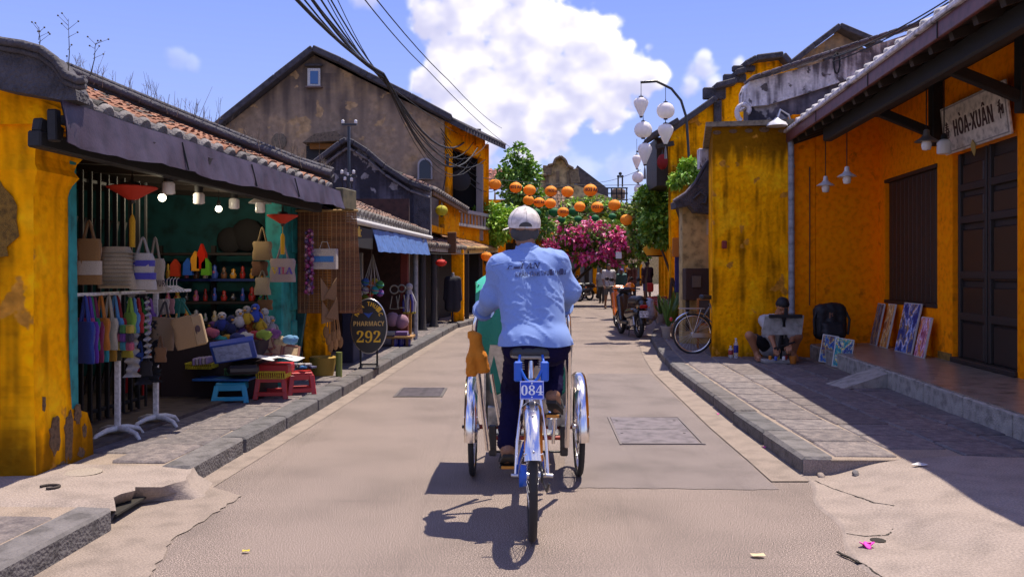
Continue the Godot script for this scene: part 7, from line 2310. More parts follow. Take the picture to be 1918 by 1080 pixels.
func make_goods() -> void:
	for q in [[303, 370, 7.6, 1], [409, 391, 8.9, 1]]:
		var at := P(q[0], q[1], q[2])
		var s := thing("bulb_lamp", "lit round bulb hanging nearest the big red cone lantern" if q[0] < 350 else "lit round bulb hanging deeper in the souvenir shop", "lamp", "", at)
		obj("bulb", NB().bl(Vector3.ZERO, 0.035, 12), mat("bulb_light", C(0.9, 0.9, 0.85), 0.3, {"emit": C(1.0, 0.95, 0.82), "ee": 5.0}), s, true)
		obj("socket", NB().lathe([U(0.018, 0.03), U(0.02, 0.08), U(0.008, 0.09)], 10), mats.black, s, true)
		obj("cord", NB().tube([V(0, 0.08, 0), V(0, 2.4 - at.y, 0)], 0.005, 4), mats.black, s, true)
		var li := OmniLight3D.new()
		li.name = "bulb_glow"
		li.light_energy = 0.15
		li.light_color = C(1.0, 0.93, 0.8)
		li.light_size = 0.03
		li.omni_range = 8.0
		li.omni_attenuation = 2.0
		li.shadow_enabled = true
		s.add_child(li)
	for q in [[315, 348, 6.9, "unlit jar lamp nearest the purple awning's dark seam"], [372, 368, 7.8, "second unlit jar lamp under the shop ceiling"], [438, 378, 8.3, "third unlit jar lamp under the shop ceiling"], [487, 386, 8.8, "wide shaded lamp left of the small red cone lantern"]]:
		var s := thing("jar_lamp", q[3], "lamp", "unlit lamps of the souvenir shop", P(q[0], q[1], q[2]))
		obj("glass", NB().lathe([U(0.03, -0.07), U(0.05, -0.06), U(0.05, 0.02), U(0.035, 0.035)], 14), mats.milkglass, s, true)
		obj("cap", NB().lathe([U(0.036, 0.03), U(0.04, 0.09), U(0.02, 0.15)] if q[0] < 480 else [U(0.12, 0.03), U(0.1, 0.05), U(0.03, 0.1)], 14), mats.black if q[0] < 480 else mats.enamel, s, true)
		obj("cord", NB().tube([V(0, 0.12, 0), V(0, 2.35 - P(q[0], q[1], q[2]).y, 0)], 0.005, 4), mats.black, s, true)
	var hb := [
		["brown straw bag with a broad cream band, leftmost tall bag on the gate", 166, 447, 6.15, 0.17, 0.33, 0.08, C(0.3, 0.155, 0.05), 0.16],
		["crocheted cream shoulder bag between the banded and the striped bag", 218, 462, 6.4, 0.27, 0.31, 0.16, C(0.42, 0.34, 0.22), 0.0],
		["white tote with blue stripes and rope handles", 267, 474, 6.55, 0.2, 0.28, 0.12, C(0.55, 0.5, 0.44), 0.15],
		["plain cream bag with dark print behind the striped tote", 290, 484, 6.9, 0.15, 0.27, 0.08, C(0.47, 0.4, 0.3), 0.2],
		["thin brown bag at the teal door post", 134, 455, 5.98, 0.06, 0.3, 0.06, C(0.25, 0.14, 0.07), 0.1]]
	for q in hb:
		var s := bag("hanging_bag", q[0], "bags hung on the folding gate", P(q[1], q[2], q[3]), 0.25, q[4], q[5], q[6], q[7], mats.cloth, q[8], 0.75 if q[0].begins_with("croch") or q[0].begins_with("white") else 0.95)
		if q[0].begins_with("brown"): band(s, q[4] * 1.01, -0.26, -0.16, q[6] * 1.0, C(0.55, 0.47, 0.36))
		if q[0].begins_with("white"):
			band(s, q[4] * 0.86, -0.1, -0.055, q[6] * 0.98, C(0.08, 0.07, 0.4))
			band(s, q[4] * 0.94, -0.2, -0.15, q[6] * 1.02, C(0.08, 0.07, 0.4))
		if q[0].begins_with("croch"):
			for k in 9: band(s, q[4] * (0.8 + 0.022 * k), -0.29 + k * 0.03, -0.285 + k * 0.03, q[6] * 1.0, C(0.25, 0.2, 0.13))
		if q[0].begins_with("plain"):
			obj("print", text_mb("THE OUR", 0.05, "Droid Sans", true, 0.001, func(p): return V(p.x * 0.55, p.y - 0.2, 0.045 + p.z)), mats.ink, s, true)
	for q in [[-3.06, 6.62, "white garment rack nearest the yellow pillar", 0], [-2.98, 7.14, "white garment rack carrying the paper coloured bags", 1]]:
		var s := thing("garment_rack", q[2], "garment rack", "white racks before the folding gate", W(q[0], 0.12, q[1]))
		obj("upright", NB().beam(V(0, 0.06, 0), V(0, 1.12, 0), 0.045, 0.03, 0.006), mats.whitepaint, s, true)
		obj("top_bar", NB().beam(V(-0.05, 1.12, 0.55), V(0.08, 1.12, -0.55), 0.025, 0.025, 0.005), mats.whitepaint, s, true)
		for a in [0.4, 2.0, 3.6, 5.2]:
			obj("foot", NB().tube([V(0, 0.075, 0), V(cos(a) * 0.1, 0.07, sin(a) * 0.1), V(cos(a) * 0.19, 0.045, sin(a) * 0.19), V(cos(a) * 0.23, 0.0, sin(a) * 0.23)], [0.026, 0.022, 0.018, 0.013], 8), mats.whitepaint, s, true)
	var cb := [[153, "blue", C(0.03, 0.06, 0.32)], [161, "purple", C(0.13, 0.03, 0.38)], [171, "wine red", C(0.22, 0.015, 0.07)], [181, "turquoise", C(0.02, 0.3, 0.36)], [196, "mustard", C(0.45, 0.23, 0.02)], [206, "olive striped", C(0.14, 0.14, 0.09)]]
	var d := 6.12
	for q in cb:
		bag("cloth_bag", q[1] + " cloth bag with long straps on the first white rack", "cloth bags on the white racks", P(q[0], 602, d) + V(0.02, 0, 0), -0.35, 0.17, 0.3, 0.045, q[2], mats.cloth, 0.21, 1.0, q[2] * 0.9)
		d += 0.1
	d = 6.16
	for q in [[158, "pink", C(0.5, 0.06, 0.2)], [168, "emerald", C(0.01, 0.22, 0.1)], [187, "orange", C(0.6, 0.2, 0.02)], [202, "cream", C(0.5, 0.44, 0.33)], [213, "sky blue", C(0.1, 0.3, 0.55)], [219, "scarlet", C(0.4, 0.02, 0.03)]]:
		bag("cloth_bag", q[1] + " cloth bag squeezed between the longer ones on the first rack", "cloth bags on the white racks", P(q[0], 596, d) + V(-0.02, 0, -0.05), -0.2, 0.15, 0.24, 0.04, q[2], mats.cloth, 0.2, 1.0, q[2] * 0.9)
		d += 0.08
	for q in [[252, 668, "red"], [262, 660, "blue"], [273, 676, "dark"], [300, 650, "brown"]]:
		bag("small_pouch", q[2] + " small pouch dangling low between the two racks", "small pouches on the racks", P(q[0], q[1], 6.9), 0.2, 0.09, 0.12, 0.04, {"red": C(0.4, 0.03, 0.05), "blue": C(0.04, 0.1, 0.4), "dark": C(0.03, 0.025, 0.03), "brown": C(0.25, 0.12, 0.05)}[q[2]], mats.cloth, 0.12)
	var pb := thing("cloth_bag", "patchwork bag of many colours in the middle of the first rack", "bag", "cloth bags on the white racks", P(226, 606, 6.5), -0.3)
	for k in 12:
		var mb := NB()
		mb.col = [C(0.2, 0.06, 0.3), C(0.5, 0.1, 0.15), C(0.06, 0.3, 0.35), C(0.55, 0.4, 0.06), C(0.1, 0.3, 0.08), C(0.06, 0.05, 0.06)][(k * 5) % 6]
		mb.bx(V(-0.082 + (k % 4) * 0.055, -0.04 - int(k / 4) * 0.065, 0), V(0.054, 0.064, 0.05), 0.01)
		obj("patch", mb, mats.cloth, pb, true)
	for q in [[243, "lime green", C(0.25, 0.45, 0.05)], [250, "sky blue", C(0.08, 0.25, 0.5)], [258, "scarlet", C(0.45, 0.02, 0.02)], [266, "grass green", C(0.03, 0.25, 0.04)], [272, "lilac", C(0.4, 0.25, 0.55)], [281, "violet", C(0.3, 0.12, 0.45)]]:
		bag("cloth_bag", q[1] + " knitted bag crowded on the second white rack", "cloth bags on the white racks", P(q[0], 585, 6.62 + (q[0] - 243) * 0.012), -0.35, 0.1, 0.16, 0.05, q[2], mats.cloth, 0.14, 1.0, q[2])
	bag("cloth_bag", "yellow pouch at the bottom of the first rack", "cloth bags on the white racks", P(238, 640, 6.55), -0.3, 0.1, 0.12, 0.04, C(0.5, 0.42, 0.04), mats.cloth, 0.1)
	for q in [[247, 552, 706, 6.75, C(0.55, 0.52, 0.5), "white ruffled scarf hanging between the racks"], [268, 552, 720, 6.9, C(0.016, 0.017, 0.03), "black ruffled scarf beside the white one"], [288, 600, 716, 7.0, C(0.014, 0.014, 0.022), "black ruffled scarf edge nearest the paper coloured bags"], [276, 556, 670, 6.85, C(0.5, 0.48, 0.48), "narrow white ruffle over the black scarf"]]:
		var mb := NB()
		mb.col = q[4]
		var n := 46
		for side in 2:
			var rows := []
			for i in n:
				var v := i / float(n - 1)
				var c := P(q[0], lerpf(q[1], q[2], v), q[3])
				var w := (0.045 if q[0] != 276 else 0.02) * (0.6 + 0.6 * v)
				var row := []
				for k in 5:
					var u := k / 4.0 * (1.0 if side == 0 else -1.0)
					row.append(c + V(u * w * (1.0 + 0.2 * sin(v * 40.0)), 0, 0.03 * absf(u) * sin(v * 62.0 + side * 2.0) + 0.012 * sin(v * 20.0)))
				rows.append(row)
			mb.surf(rows)
		one("ruffled_scarf", q[5], "scarf", "", mb, mats.cloth)
	for q in [[306, 594, 7.05, 0.19, 0.27, -0.08, C(0.3, 0.2, 0.12), "tan jute bag hanging straight, left of the printed one"], [290, 600, 7.2, 0.14, 0.25, 0.1, C(0.24, 0.15, 0.085), "tan jute bag mostly hidden behind the straight one"], [345, 592, 6.95, 0.24, 0.26, 0.22, C(0.42, 0.26, 0.12), "tilted tan jute bag with a dark elephant print"]]:
		var s := bag("jute_bag", q[7], "jute bags on the second rack", P(q[0], q[1], q[2]), 0.3, q[3], q[4], 0.09, q[6], mats.cloth, 0.16, 1.0, C(0.06, 0.05, 0.05) if q[0] < 340 else C(0.01, 0.13, 0.09), q[5])
		if q[0] > 340:
			var mb := NB()
			mb.col = C(0.5, 0.34, 0.17)
			mb.bx(V(0.085, -0.13, 0.0), V(0.09, 0.25, 0.088), 0.01)
			obj("side_panel", mb, mats.cloth, s, true)
			var el := NB()
			el.ball(T(V(0.08, -0.12, 0.044)), V(0.02, 0.03, 0.004), 10)
			el.tube([V(0.066, -0.1, 0.046), V(0.06, -0.13, 0.047), V(0.066, -0.16, 0.047)], 0.004, 5)
			obj("print", el, mats.ink, s, true)
	for k in 5:
		bag("hanger_cloth", "cloth folded over the top bar of the second rack, number %s from the jute bags" % ["one", "two", "three", "four", "five"][k], "cloths on the top bar of the second rack", P(300 + k * 10, 560 - k * 0.5, 7.15 + k * 0.06), 0.2, 0.05, 0.13, 0.03, [C(0.42, 0.36, 0.28), C(0.5, 0.42, 0.36), C(0.45, 0.2, 0.2), C(0.01, 0.15, 0.11), C(0.02, 0.17, 0.12)][k], mats.cloth, 0.0)
	var hg := NB()
	for k in 4:
		var c := P(312 + k * 6, 535, 7.1 + k * 0.05)
		hg.tube([c + V(-0.09, -0.05, 0), c, c + V(0.09, -0.05, 0)], 0.007, 6)
		hg.tube([c, c + V(0, 0.05, 0), c + V(0.02, 0.07, 0)], 0.003, 5)
	one("clothes_hanger", "white plastic clothes hangers over the paper coloured bags", "hanger", "", hg, mats.whitepaint)
	stool("plastic_stool", "blue plastic stool under the blue board table", P(435, 510 + 1.28 / 8.5 * F, 8.5), 0.15, 0.28, 0.2, C(0.02, 0.28, 0.45))
	stool("plastic_stool", "red plastic stool under the yellow basket", P(511, 510 + 1.28 / 8.75 * F, 8.75), 0.1, 0.27, 0.25, C(0.42, 0.02, 0.02))
	stool("plastic_stool", "red plastic stool at the right end of the goods, nearest the kerb", P(564, 510 + 1.28 / 9.0 * F, 9.0), 0.3, 0.22, 0.24, C(0.42, 0.02, 0.025))
	var ch := thing("plastic_chair", "red plastic chair in the shadow behind the rack", "chair", "", W(-3.75, 0.15, 8.9), 0.9)
	obj("seat", NB().bx(V(0, 0.4, 0), V(0.4, 0.03, 0.38), 0.01), mat("plastic_red", C(0.36, 0.015, 0.02), 0.4), ch, true)
	obj("backrest", NB().bx(V(0, 0.62, -0.18), V(0.4, 0.36, 0.03), 0.01), mats.plastic_red, ch, true)
	for x in [-0.17, 0.17]:
		for z in [-0.16, 0.16]: obj("leg", NB().beam(V(x * 1.1, 0, z * 1.1), V(x, 0.4, z), 0.04, 0.03, 0.004), mats.plastic_red, ch, true)
	var tbm := NB().bx(P(425, 707, 8.55) + V(0, 0.0, 0), V(0.56, 0.02, 0.4), 0.004)
	one("table_board", "bright blue board laid on the blue stool", "board", "", tbm, cm(0.02, 0.12, 0.4, 0.4))
	for q in [[378, 684, 8.5, 0.26, 0.05, C(0.35, 0.3, 0.02), "flat yellow green basket on the left of the blue board"], [512, 700, 8.7, 0.3, 0.07, C(0.55, 0.42, 0.03), "yellow lattice basket on the red stool"], [450, 695, 8.6, 0.26, 0.06, C(0.03, 0.1, 0.05), "dark green tray in the middle of the blue board"]]:
		var s := thing("basket", q[6], "basket", "", P(q[0], q[1], q[2]))
		var m := mat("basket_%.2f_%.2f" % [q[5].r, q[5].g], q[5], 0.45)
		obj("base", NB().bx(V(0, -q[4] * 0.5, 0), V(q[3] * 0.9, 0.008, q[3] * 0.7), 0.002), m, s, true)
		var rim := NB()
		for e in [-1.0, 1.0]:
			rim.beam(V(-q[3] * 0.5, q[4] * 0.5, e * q[3] * 0.4), V(q[3] * 0.5, q[4] * 0.5, e * q[3] * 0.4), 0.014, 0.014, 0.003)
			rim.beam(V(e * q[3] * 0.5, q[4] * 0.5, -q[3] * 0.4), V(e * q[3] * 0.5, q[4] * 0.5, q[3] * 0.4), 0.014, 0.014, 0.003)
		obj("rim", rim, m, s, true)
		for k in 14:
			var x: float = -q[3] * 0.48 + q[3] * 0.96 * k / 13.0
			obj("slat", NB().beam(V(x, -q[4] * 0.5, q[3] * 0.36), V(x, q[4] * 0.5, q[3] * 0.4), 0.01, 0.005), m, s, true)
		for e in [-1.0, 1.0]:
			obj("side", NB().beam(V(e * q[3] * 0.49, 0, -q[3] * 0.38), V(e * q[3] * 0.49, 0, q[3] * 0.38), 0.006, q[4] * 0.9), m, s, true)
	var rt := NB().bx(P(514, 688, 8.72), V(0.34, 0.09, 0.28), 0.012)
	one("red_tray", "deep red plastic tray on top of the yellow basket", "tray", "", rt, mats.plastic_red)
	for k in 5: one("folded_cloth", "purple striped cloth folded in the flat basket, layer %s from the top" % ["one", "two", "three", "four", "five"][k], "cloth", "striped cloths in the flat basket", NB().bx(P(368 + k * 6, 676 - k * 0.6, 8.4), V(0.028, 0.07, 0.2), 0.01), cm(0.3 + 0.1 * (k % 2), 0.22 + 0.12 * (k % 2), 0.38, 0.9))
	var t := Transform3D(Basis.from_euler(V(0.75, 0.35, 0.2)), P(437, 655, 8.2))
	var ab := thing("gift_box", "blue gift box with pale landscape lid propped up on the table", "box")
	obj("box_body", NB().box(t, V(0.4, 0.26, 0.06), 0.005), cm(0.02, 0.07, 0.42, 0.4), ab)
	obj("lid_picture", NB().box(t * T(V(-0.01, 0, 0.031)), V(0.33, 0.21, 0.004)), mat("lidpic", C(0.3, 0.38, 0.68), 0.5, {"tex": tex.mott, "scale": 3.0}), ab)
	for k in 4: obj("drawn_hill", NB().tube([t * V(-0.14 + k * 0.07, -0.03 + 0.03 * (k % 2), 0.034), t * V(-0.11 + k * 0.07, 0.0 + 0.02 * (k % 2), 0.034), t * V(-0.08 + k * 0.07, -0.02, 0.034)], 0.002, 4), cm(0.12, 0.16, 0.4), ab)
	for q in [[470, 671, 8.45, 0.46, 0.3, 0.1, C(0.7, 0.69, 0.7), "white sheet lying flat beside the blue gift box"], [525, 671, 8.6, 0.4, 0.3, -0.12, C(0.72, 0.71, 0.72), "white sheet hanging over the red tray"], [455, 666, 8.5, 0.2, 0.25, 0.3, C(0.25, 0.45, 0.7), "pale blue sheet under the white ones"]]:
		var rows := []
		for i in 6:
			var row := []
			for k in 8:
				row.append(P(q[0], q[1], q[2]) + Basis(Vector3.UP, q[5]) * V((k / 7.0 - 0.5) * q[3], 0.02 - 0.03 * pow(absf(k / 7.0 - 0.5) * 2.0, 3.0) + 0.006 * sin(k * 2.0 + i), (i / 5.0 - 0.5) * q[4]))
			rows.append(row)
		var mb := NB()
		mb.col = q[6]
		mb.cloth(rows, V(0, -0.004, 0))
		one("paper_sheet", q[7], "paper sheet", "", mb, mats.vc)
	var dk := NB().bx(P(455, 690, 8.4), V(0.3, 0.09, 0.3), 0.03, 0.3)
	one("dark_case", "dark open case in front of the blue gift box", "case", "", dk, cm(0.035, 0.028, 0.03, 0.4))
	for q in [[478, 636, 8.9, -0.5, 0.15, 0.2, "carved brown frame leaning among the toys"], [497, 640, 8.95, -0.45, 0.14, 0.19, "second carved brown frame behind the first"], [516, 650, 9.0, -0.3, 0.13, 0.18, "brown frame right below the gourd bottle"], [545, 657, 9.1, -0.6, 0.16, 0.13, "small red brown framed picture at the right end"], [487, 660, 8.8, -1.2, 0.2, 0.12, "dark red box lying in front of the frames"]]:
		var fr := thing("picture_frame", q[6], "picture frame", "")
		var ft := Transform3D(Basis.from_euler(V(q[3], 0.3, 0.25 if q[0] < 500 else -0.15)), P(q[0], q[1], q[2]))
		var fm := mat("framewood", C(0.16, 0.055, 0.03), 0.45)
		for e in [-1.0, 1.0]:
			obj("frame_side", NB().box(ft * T(V(e * q[4] * 0.5, 0, 0)), V(0.025, q[5], 0.02), 0.005), fm, fr)
			obj("frame_side", NB().box(ft * T(V(0, e * q[5] * 0.47, 0.001)), V(q[4] - 0.03, 0.025, 0.02), 0.005), fm, fr)
		obj("picture", NB().box(ft, V(q[4], q[5], 0.006)), mat("framepic", C(0.42, 0.28, 0.14), 0.6, {"tex": tex.mott, "scale": 9.0}), fr)
	one("gourd_bottle", "brown gourd shaped bottle standing behind the frames", "bottle", "", NB().lathe([U(0.03, -0.1), U(0.06, -0.06), U(0.058, 0.0), U(0.035, 0.045), U(0.042, 0.07), U(0.03, 0.09), U(0.03, 0.13)], 14, T(P(512, 636, 9.2))), cm(0.4, 0.21, 0.08, 0.4))
	var toys := [[415, 606, "dark blue"], [432, 612, "navy"], [448, 600, "white"], [462, 594, "yellow and blue duck"], [478, 590, "royal blue"], [487, 608, "yellow"], [452, 622, "violet"], [470, 612, "orange"], [496, 598, "pale grey"], [425, 625, "black"], [440, 634, "purple"], [507, 612, "grey horse like"], [398, 622, "plum"], [482, 622, "lilac"]]
	var tcols := [C(0.03, 0.05, 0.3), C(0.02, 0.03, 0.12), C(0.6, 0.58, 0.6), C(0.65, 0.42, 0.03), C(0.03, 0.08, 0.5), C(0.6, 0.4, 0.02), C(0.2, 0.1, 0.4), C(0.6, 0.16, 0.02), C(0.42, 0.42, 0.45), C(0.02, 0.02, 0.025), C(0.15, 0.05, 0.22), C(0.35, 0.33, 0.34), C(0.1, 0.03, 0.1), C(0.38, 0.3, 0.5)]
	var k2 := 0
	for q in toys:
		blobtoy("plush_toy", q[2] + " plush toy in the heap behind the blue gift box" + ("" if k2 % 2 else ", upper side" if q[1] < 610 else ", lower side"), "plush toys on the table", P(q[0], q[1] + 14, 8.75 + 0.03 * k2), 0.95, tcols[k2], tcols[(k2 * 3 + 2) % 14] if k2 % 3 == 0 else tcols[k2], C(0.65, 0.3, 0.02))
		k2 += 1
	var fc := ["rose", "teal", "ochre", "navy", "white", "crimson", "lime", "plum", "sand", "sky"]
	for k in 10:
		var m9 := NB()
		m9.col = [C(0.5, 0.12, 0.2), C(0.02, 0.3, 0.3), C(0.5, 0.28, 0.03), C(0.03, 0.04, 0.2), C(0.6, 0.58, 0.56), C(0.4, 0.02, 0.04), C(0.3, 0.42, 0.05), C(0.2, 0.06, 0.22), C(0.45, 0.34, 0.2), C(0.15, 0.35, 0.6)][k]
		var c9 := P(396 + k * 16.5, 624 + (k * 13) % 15, 8.66 + 0.03 * (k % 3))
		body(m9, [[c9 + V(-0.05, 0, 0), c9 + V(0.05, 0.01, 0.02), 0.04, 0.035], [c9 + V(-0.02, 0.02, 0), c9 + V(0.03, -0.02, 0.03), 0.035, 0.03]], 0.016, 0.03, 0.008, k + 3, 22.0)
		one("cloth_bundle", fc[k] + " cloth bundle on the low table between the plush toys and the blue gift box", "cloth bundle", "cloth bundles heaped on the table", m9, mats.cloth)
	var tt := NB().bx(W(-3.05, 0.42, 8.95), V(1.0, 0.6, 0.7), 0.01)
	one("display_table", "low table covered in dark cloth under the heap of toys", "table", "", tt, cm(0.03, 0.016, 0.02))
	var sh := thing("display_shelf", "dark shelf rack with rows of small souvenirs along the teal wall", "shelf")
	for q in [[518, 0.9], [560, 0.8], [598, 0.75], [640, 0.7], [470, 0.5]]:
		obj("shelf_board", NB().beam(P(300, q[0] + 6, 9.9), P(505, q[0] + 6, 9.9), 0.34, 0.03, 0.004), cm(0.02, 0.045, 0.2, 0.4) if q[0] == 518 else mats.darkwood, sh)
	for x in [300, 400, 505]: obj("upright", NB().beam(P(x, 460, 10.05), P(x, 690, 10.05), 0.05, 0.05), mats.darkwood, sh)
	var r2 := RandomNumberGenerator.new()
	r2.seed = 4
	var words := ["red", "amber", "green", "brown", "cream", "blue", "dark", "golden", "pink", "grey"]
	var rowsn := ["top", "second", "third", "fourth"]
	var wc := [C(0.35, 0.02, 0.015), C(0.55, 0.25, 0.02), C(0.05, 0.2, 0.04), C(0.16, 0.07, 0.03), C(0.5, 0.42, 0.3), C(0.04, 0.08, 0.35), C(0.03, 0.025, 0.025), C(0.5, 0.3, 0.03), C(0.5, 0.12, 0.2), C(0.3, 0.3, 0.32)]
	for r in 4:
		for k in 11:
			var c := r2.randi() % 10
			var mb := NB()
			mb.col = wc[c]
			var hgt := r2.randf_range(0.07, 0.17)
			var at := P(314 + k * 17.5, [518, 560, 598, 640][r] + 3, 9.78)
			var sl := r2.randf_range(0.02, 0.035)
			mb.lathe([U(sl, 0), U(sl * 1.3, hgt * 0.35), U(sl * 0.6, hgt * 0.65), U(sl * 0.8, hgt * 0.85), U(0.005, hgt)], 10, T(at))
			mb.col = wc[(c + 3) % 10]
			mb.bl(at + V(0, hgt * 0.45, sl * 1.0), sl * 0.5, 6)
			one("souvenir_figure", words[c] + " souvenir figure on the %s shelf of the dark rack, %s from its left end" % [rowsn[r], ["first", "second", "third", "fourth", "fifth", "sixth", "seventh", "eighth", "ninth", "tenth", "last"][k]], "souvenir", "small souvenirs on the shelf rack", mb, mats.vcgloss)
	for q in [[366, 492, C(0.75, 0.32, 0.03), 0.13, "glowing orange house shaped ornament on the blue shelf"], [378, 488, C(0.55, 0.02, 0.01), 0.19, "tall red candle beside the orange ornament"], [386, 500, C(0.12, 0.35, 0.03), 0.1, "green leaf ornament right of the red candle"], [328, 502, C(0.5, 0.05, 0.02), 0.1, "small red boat on the blue shelf"], [352, 500, C(0.03, 0.12, 0.5), 0.1, "blue ornament left of the orange one"]]:
		var mb := NB()
		mb.col = q[2]
		mb.prism([U(-0.05, -0.09), U(0.05, -0.09), U(0.045, q[3] * 0.4), U(0.0, q[3]), U(-0.045, q[3] * 0.4)], 0.07, T(P(q[0], q[1], 9.55)))
		one("ornament", q[4], "ornament", "", mb, mats.vcgloss)
	for q in [[430, 450, 0.16, "left"], [463, 440, 0.2, "right"]]:
		one("wall_basket", "dark round basket hung high on the teal wall, %s one" % q[3], "basket", "", NB().ball(Transform3D(Basis.from_scale(V(1, 1, 0.3)), P(q[0], q[1], 10.2)), Vector3.ONE * q[2], 12), cm(0.03, 0.025, 0.025))
	bag("straw_bag", "straw handbag with long loop handle on the teal post", "bags on the teal post", P(491, 452, 9.15), 0.1, 0.21, 0.2, 0.1, C(0.42, 0.29, 0.13), mats.cloth, 0.18, 0.95)
	bag("straw_bag", "brown and white bag under the straw handbag", "bags on the teal post", P(486, 489, 9.25), 0.1, 0.17, 0.16, 0.08, C(0.2, 0.09, 0.04), mats.cloth, 0.0)
	bag("straw_bag", "small cream bag with tapered base, below on the teal post", "bags on the teal post", P(491, 519, 9.2), 0.1, 0.18, 0.19, 0.08, C(0.46, 0.37, 0.24), mats.cloth, 0.1, 0.8)
	bag("straw_bag", "small brown beaded bag, lowest on the teal post", "bags on the teal post", P(496, 561, 9.25), 0.1, 0.16, 0.11, 0.06, C(0.22, 0.11, 0.04), mats.cloth, 0.12)
	var tote := bag("tote_bag", "pale pink tote bag with coloured letters on the teal post", "bags on the teal post", P(529, 484, 9.1), 0.1, 0.27, 0.25, 0.09, C(0.45, 0.34, 0.3), mats.cloth, 0.2, 1.0)
	var lc := [C(0.6, 0.4, 0.02), C(0.1, 0.05, 0.4), C(0.4, 0.03, 0.1), C(0.1, 0.05, 0.4), C(0.5, 0.05, 0.05)]
	for k in 4:
		var mb := text_mb(["V", "I", "L", "A"][k], 0.07, "Droid Serif", true, 0.002, func(p): return p + V(-0.075 + k * 0.05, -0.13, 0.047))
		for i in mb.c.size(): mb.c[i] = lc[k]
		obj("letter", mb, mats.vc, tote, true)
	var bl := thing("bamboo_blind", "brown slatted bamboo blind hanging beside the teal post", "blind", "")
	var top := 1.4 + (510 - 396) / F * 10.2
	var bot := 1.4 + (510 - 585) / F * 10.2
	var n := 64
	for i in n:
		var h := lerpf(bot, top, i / float(n - 1))
		var b := NB()
		b.col = C(0.22, 0.085, 0.03) * rf(0.7, 1.3)
		b.beam(W(-2.56, h, 10.2 + rf(-0.004, 0.004)), W(-1.86 + (top - h) * 0.06, h, 10.2 + rf(-0.004, 0.004)), 0.008, 0.0165)
		obj("slat", b, mats.vc, bl)
	var th := NB()
	for k in 13:
		var x := -2.53 + k * 0.054
		th.beam(W(x, bot, 10.19), W(x, top, 10.19), 0.006, 0.004)
	obj("threads", th, cm(0.45, 0.26, 0.12), bl)
	obj("head_rail", NB().tube([W(-2.6, top + 0.01, 10.2), W(-1.84, top + 0.01, 10.2)], 0.016, 8), cm(0.4, 0.24, 0.09), bl)
	var pbg := thing("paper_bag", "white paper bag with a blue stripe hung before the bamboo blind", "bag", "", P(609, 485, 9.95), -0.1)
	obj("bag_body", NB().bx(Vector3.ZERO, V(0.28, 0.24, 0.1), 0.006), cm(0.48, 0.42, 0.4), pbg, true)
	obj("stripe", NB().bx(V(-0.01, 0.0, 0.005), V(0.25, 0.07, 0.096), 0.002), cm(0.05, 0.2, 0.55), pbg, true)
	obj("handle", NB().tube([V(-0.06, 0.12, 0.03), V(-0.03, 0.2, 0.03), V(0.03, 0.2, 0.03), V(0.06, 0.12, 0.03)], 0.006, 5), cm(0.4, 0.36, 0.33), pbg, true)
	for q in [[604, 522, 0.32, "upper left"], [622, 522, -0.3, "upper right"], [606, 565, 0.28, "lower left"], [624, 558, -0.22, "lower right"]]:
		var mb := NB()
		mb.prism([U(0, 0.13), U(0.075, -0.13), U(-0.075, -0.13)], 0.05, Transform3D(Basis(V(0, 0, 1), q[2]) * Basis(Vector3.UP, 0.4), P(q[0] + 2, q[1] + 18, 9.9)))
		one("straw_cone", q[3] + " brown pointed straw pouch hanging under the white paper bag", "pouch", "pointed straw pouches", mb, cm(0.27, 0.15, 0.075, 0.85))
	for k in 7:
		var mb := NB()
		var b := P(610 + k * 4.5, 622 + (k * 13) % 30, 10.0 + 0.02 * k)
		mb.col = C(0.4, 0.2, 0.07) * rf(0.7, 1.2)
		mb.ball(T(b), V(0.035, 0.075, 0.014), 10)
		mb.tube([b + V(0, 0.06, 0), P(617 + k * 1.5, 545, 10.0)], 0.008, 5)
		one("wooden_ladle", "wooden ladle hanging by its long handle before the yellow post, number %s from the left" % ["one", "two", "three", "four", "five", "six", "seven"][k], "ladle", "wooden ladles in a bunch", mb, mats.vc)
	var gar := NB()
	for k in 60:
		gar.col = [C(0.1, 0.01, 0.08), C(0.2, 0.02, 0.12), C(0.05, 0.02, 0.1), C(0.25, 0.12, 0.2)][k % 4]
		gar.bl(P(579 + sin(k * 2.4) * 6, 432 + k * 2.0, 9.85 + 0.03 * sin(k * 1.1)), rf(0.016, 0.03), 6)
	one("shell_garland", "dark purple garland of shells hanging left of the blue striped bag", "garland", "", gar, mats.vcgloss)
	var fan := NB()
	fan.lathe([U(0.13, 0), U(0.17, 0.22), U(0.15, 0.24), U(0.001, 0.1)], 14, T(W(-2.35, 0.12, 10.6)))
	one("yellow_basket", "tall yellow wicker basket at the foot of the yellow post", "basket", "", fan, cm(0.45, 0.28, 0.04, 0.8))
	one("bamboo_tube", "green bamboo tube standing at the foot of the yellow post", "bamboo", "", NB().tube([W(-2.13, 0.12, 10.5), W(-2.13, 0.42, 10.5)], 0.04, 10), cm(0.22, 0.26, 0.06, 0.5))
	for k in 6:
		one("postcard_pack", "pack of cards and magnets on the right red stool, number %s" % ["one", "two", "three", "four", "five", "six"][k], "souvenir", "card packs on the right stool", NB().bx(P(548 + k * 7, 682 + (k % 2) * 5, 8.95 + 0.03 * (k % 3)), V(0.09, 0.02, 0.07), 0.003, k * 0.5), cm([0.3, 0.04, 0.5, 0.05, 0.4, 0.1][k], [0.3, 0.05, 0.45, 0.2, 0.38, 0.1][k], [0.35, 0.06, 0.4, 0.5, 0.4, 0.2][k], 0.5))
	var ps := thing("pharmacy_sign", "black oval pavement sign reading pharmacy 292 in gold", "sign", "", W(-1.92, 0.12, 11.45), 0.06)
	var oy := 0.56
	var ov := []
	for k in 40: ov.append(U(cos(TAU * k / 40) * 0.235, oy + sin(TAU * k / 40) * 0.36))
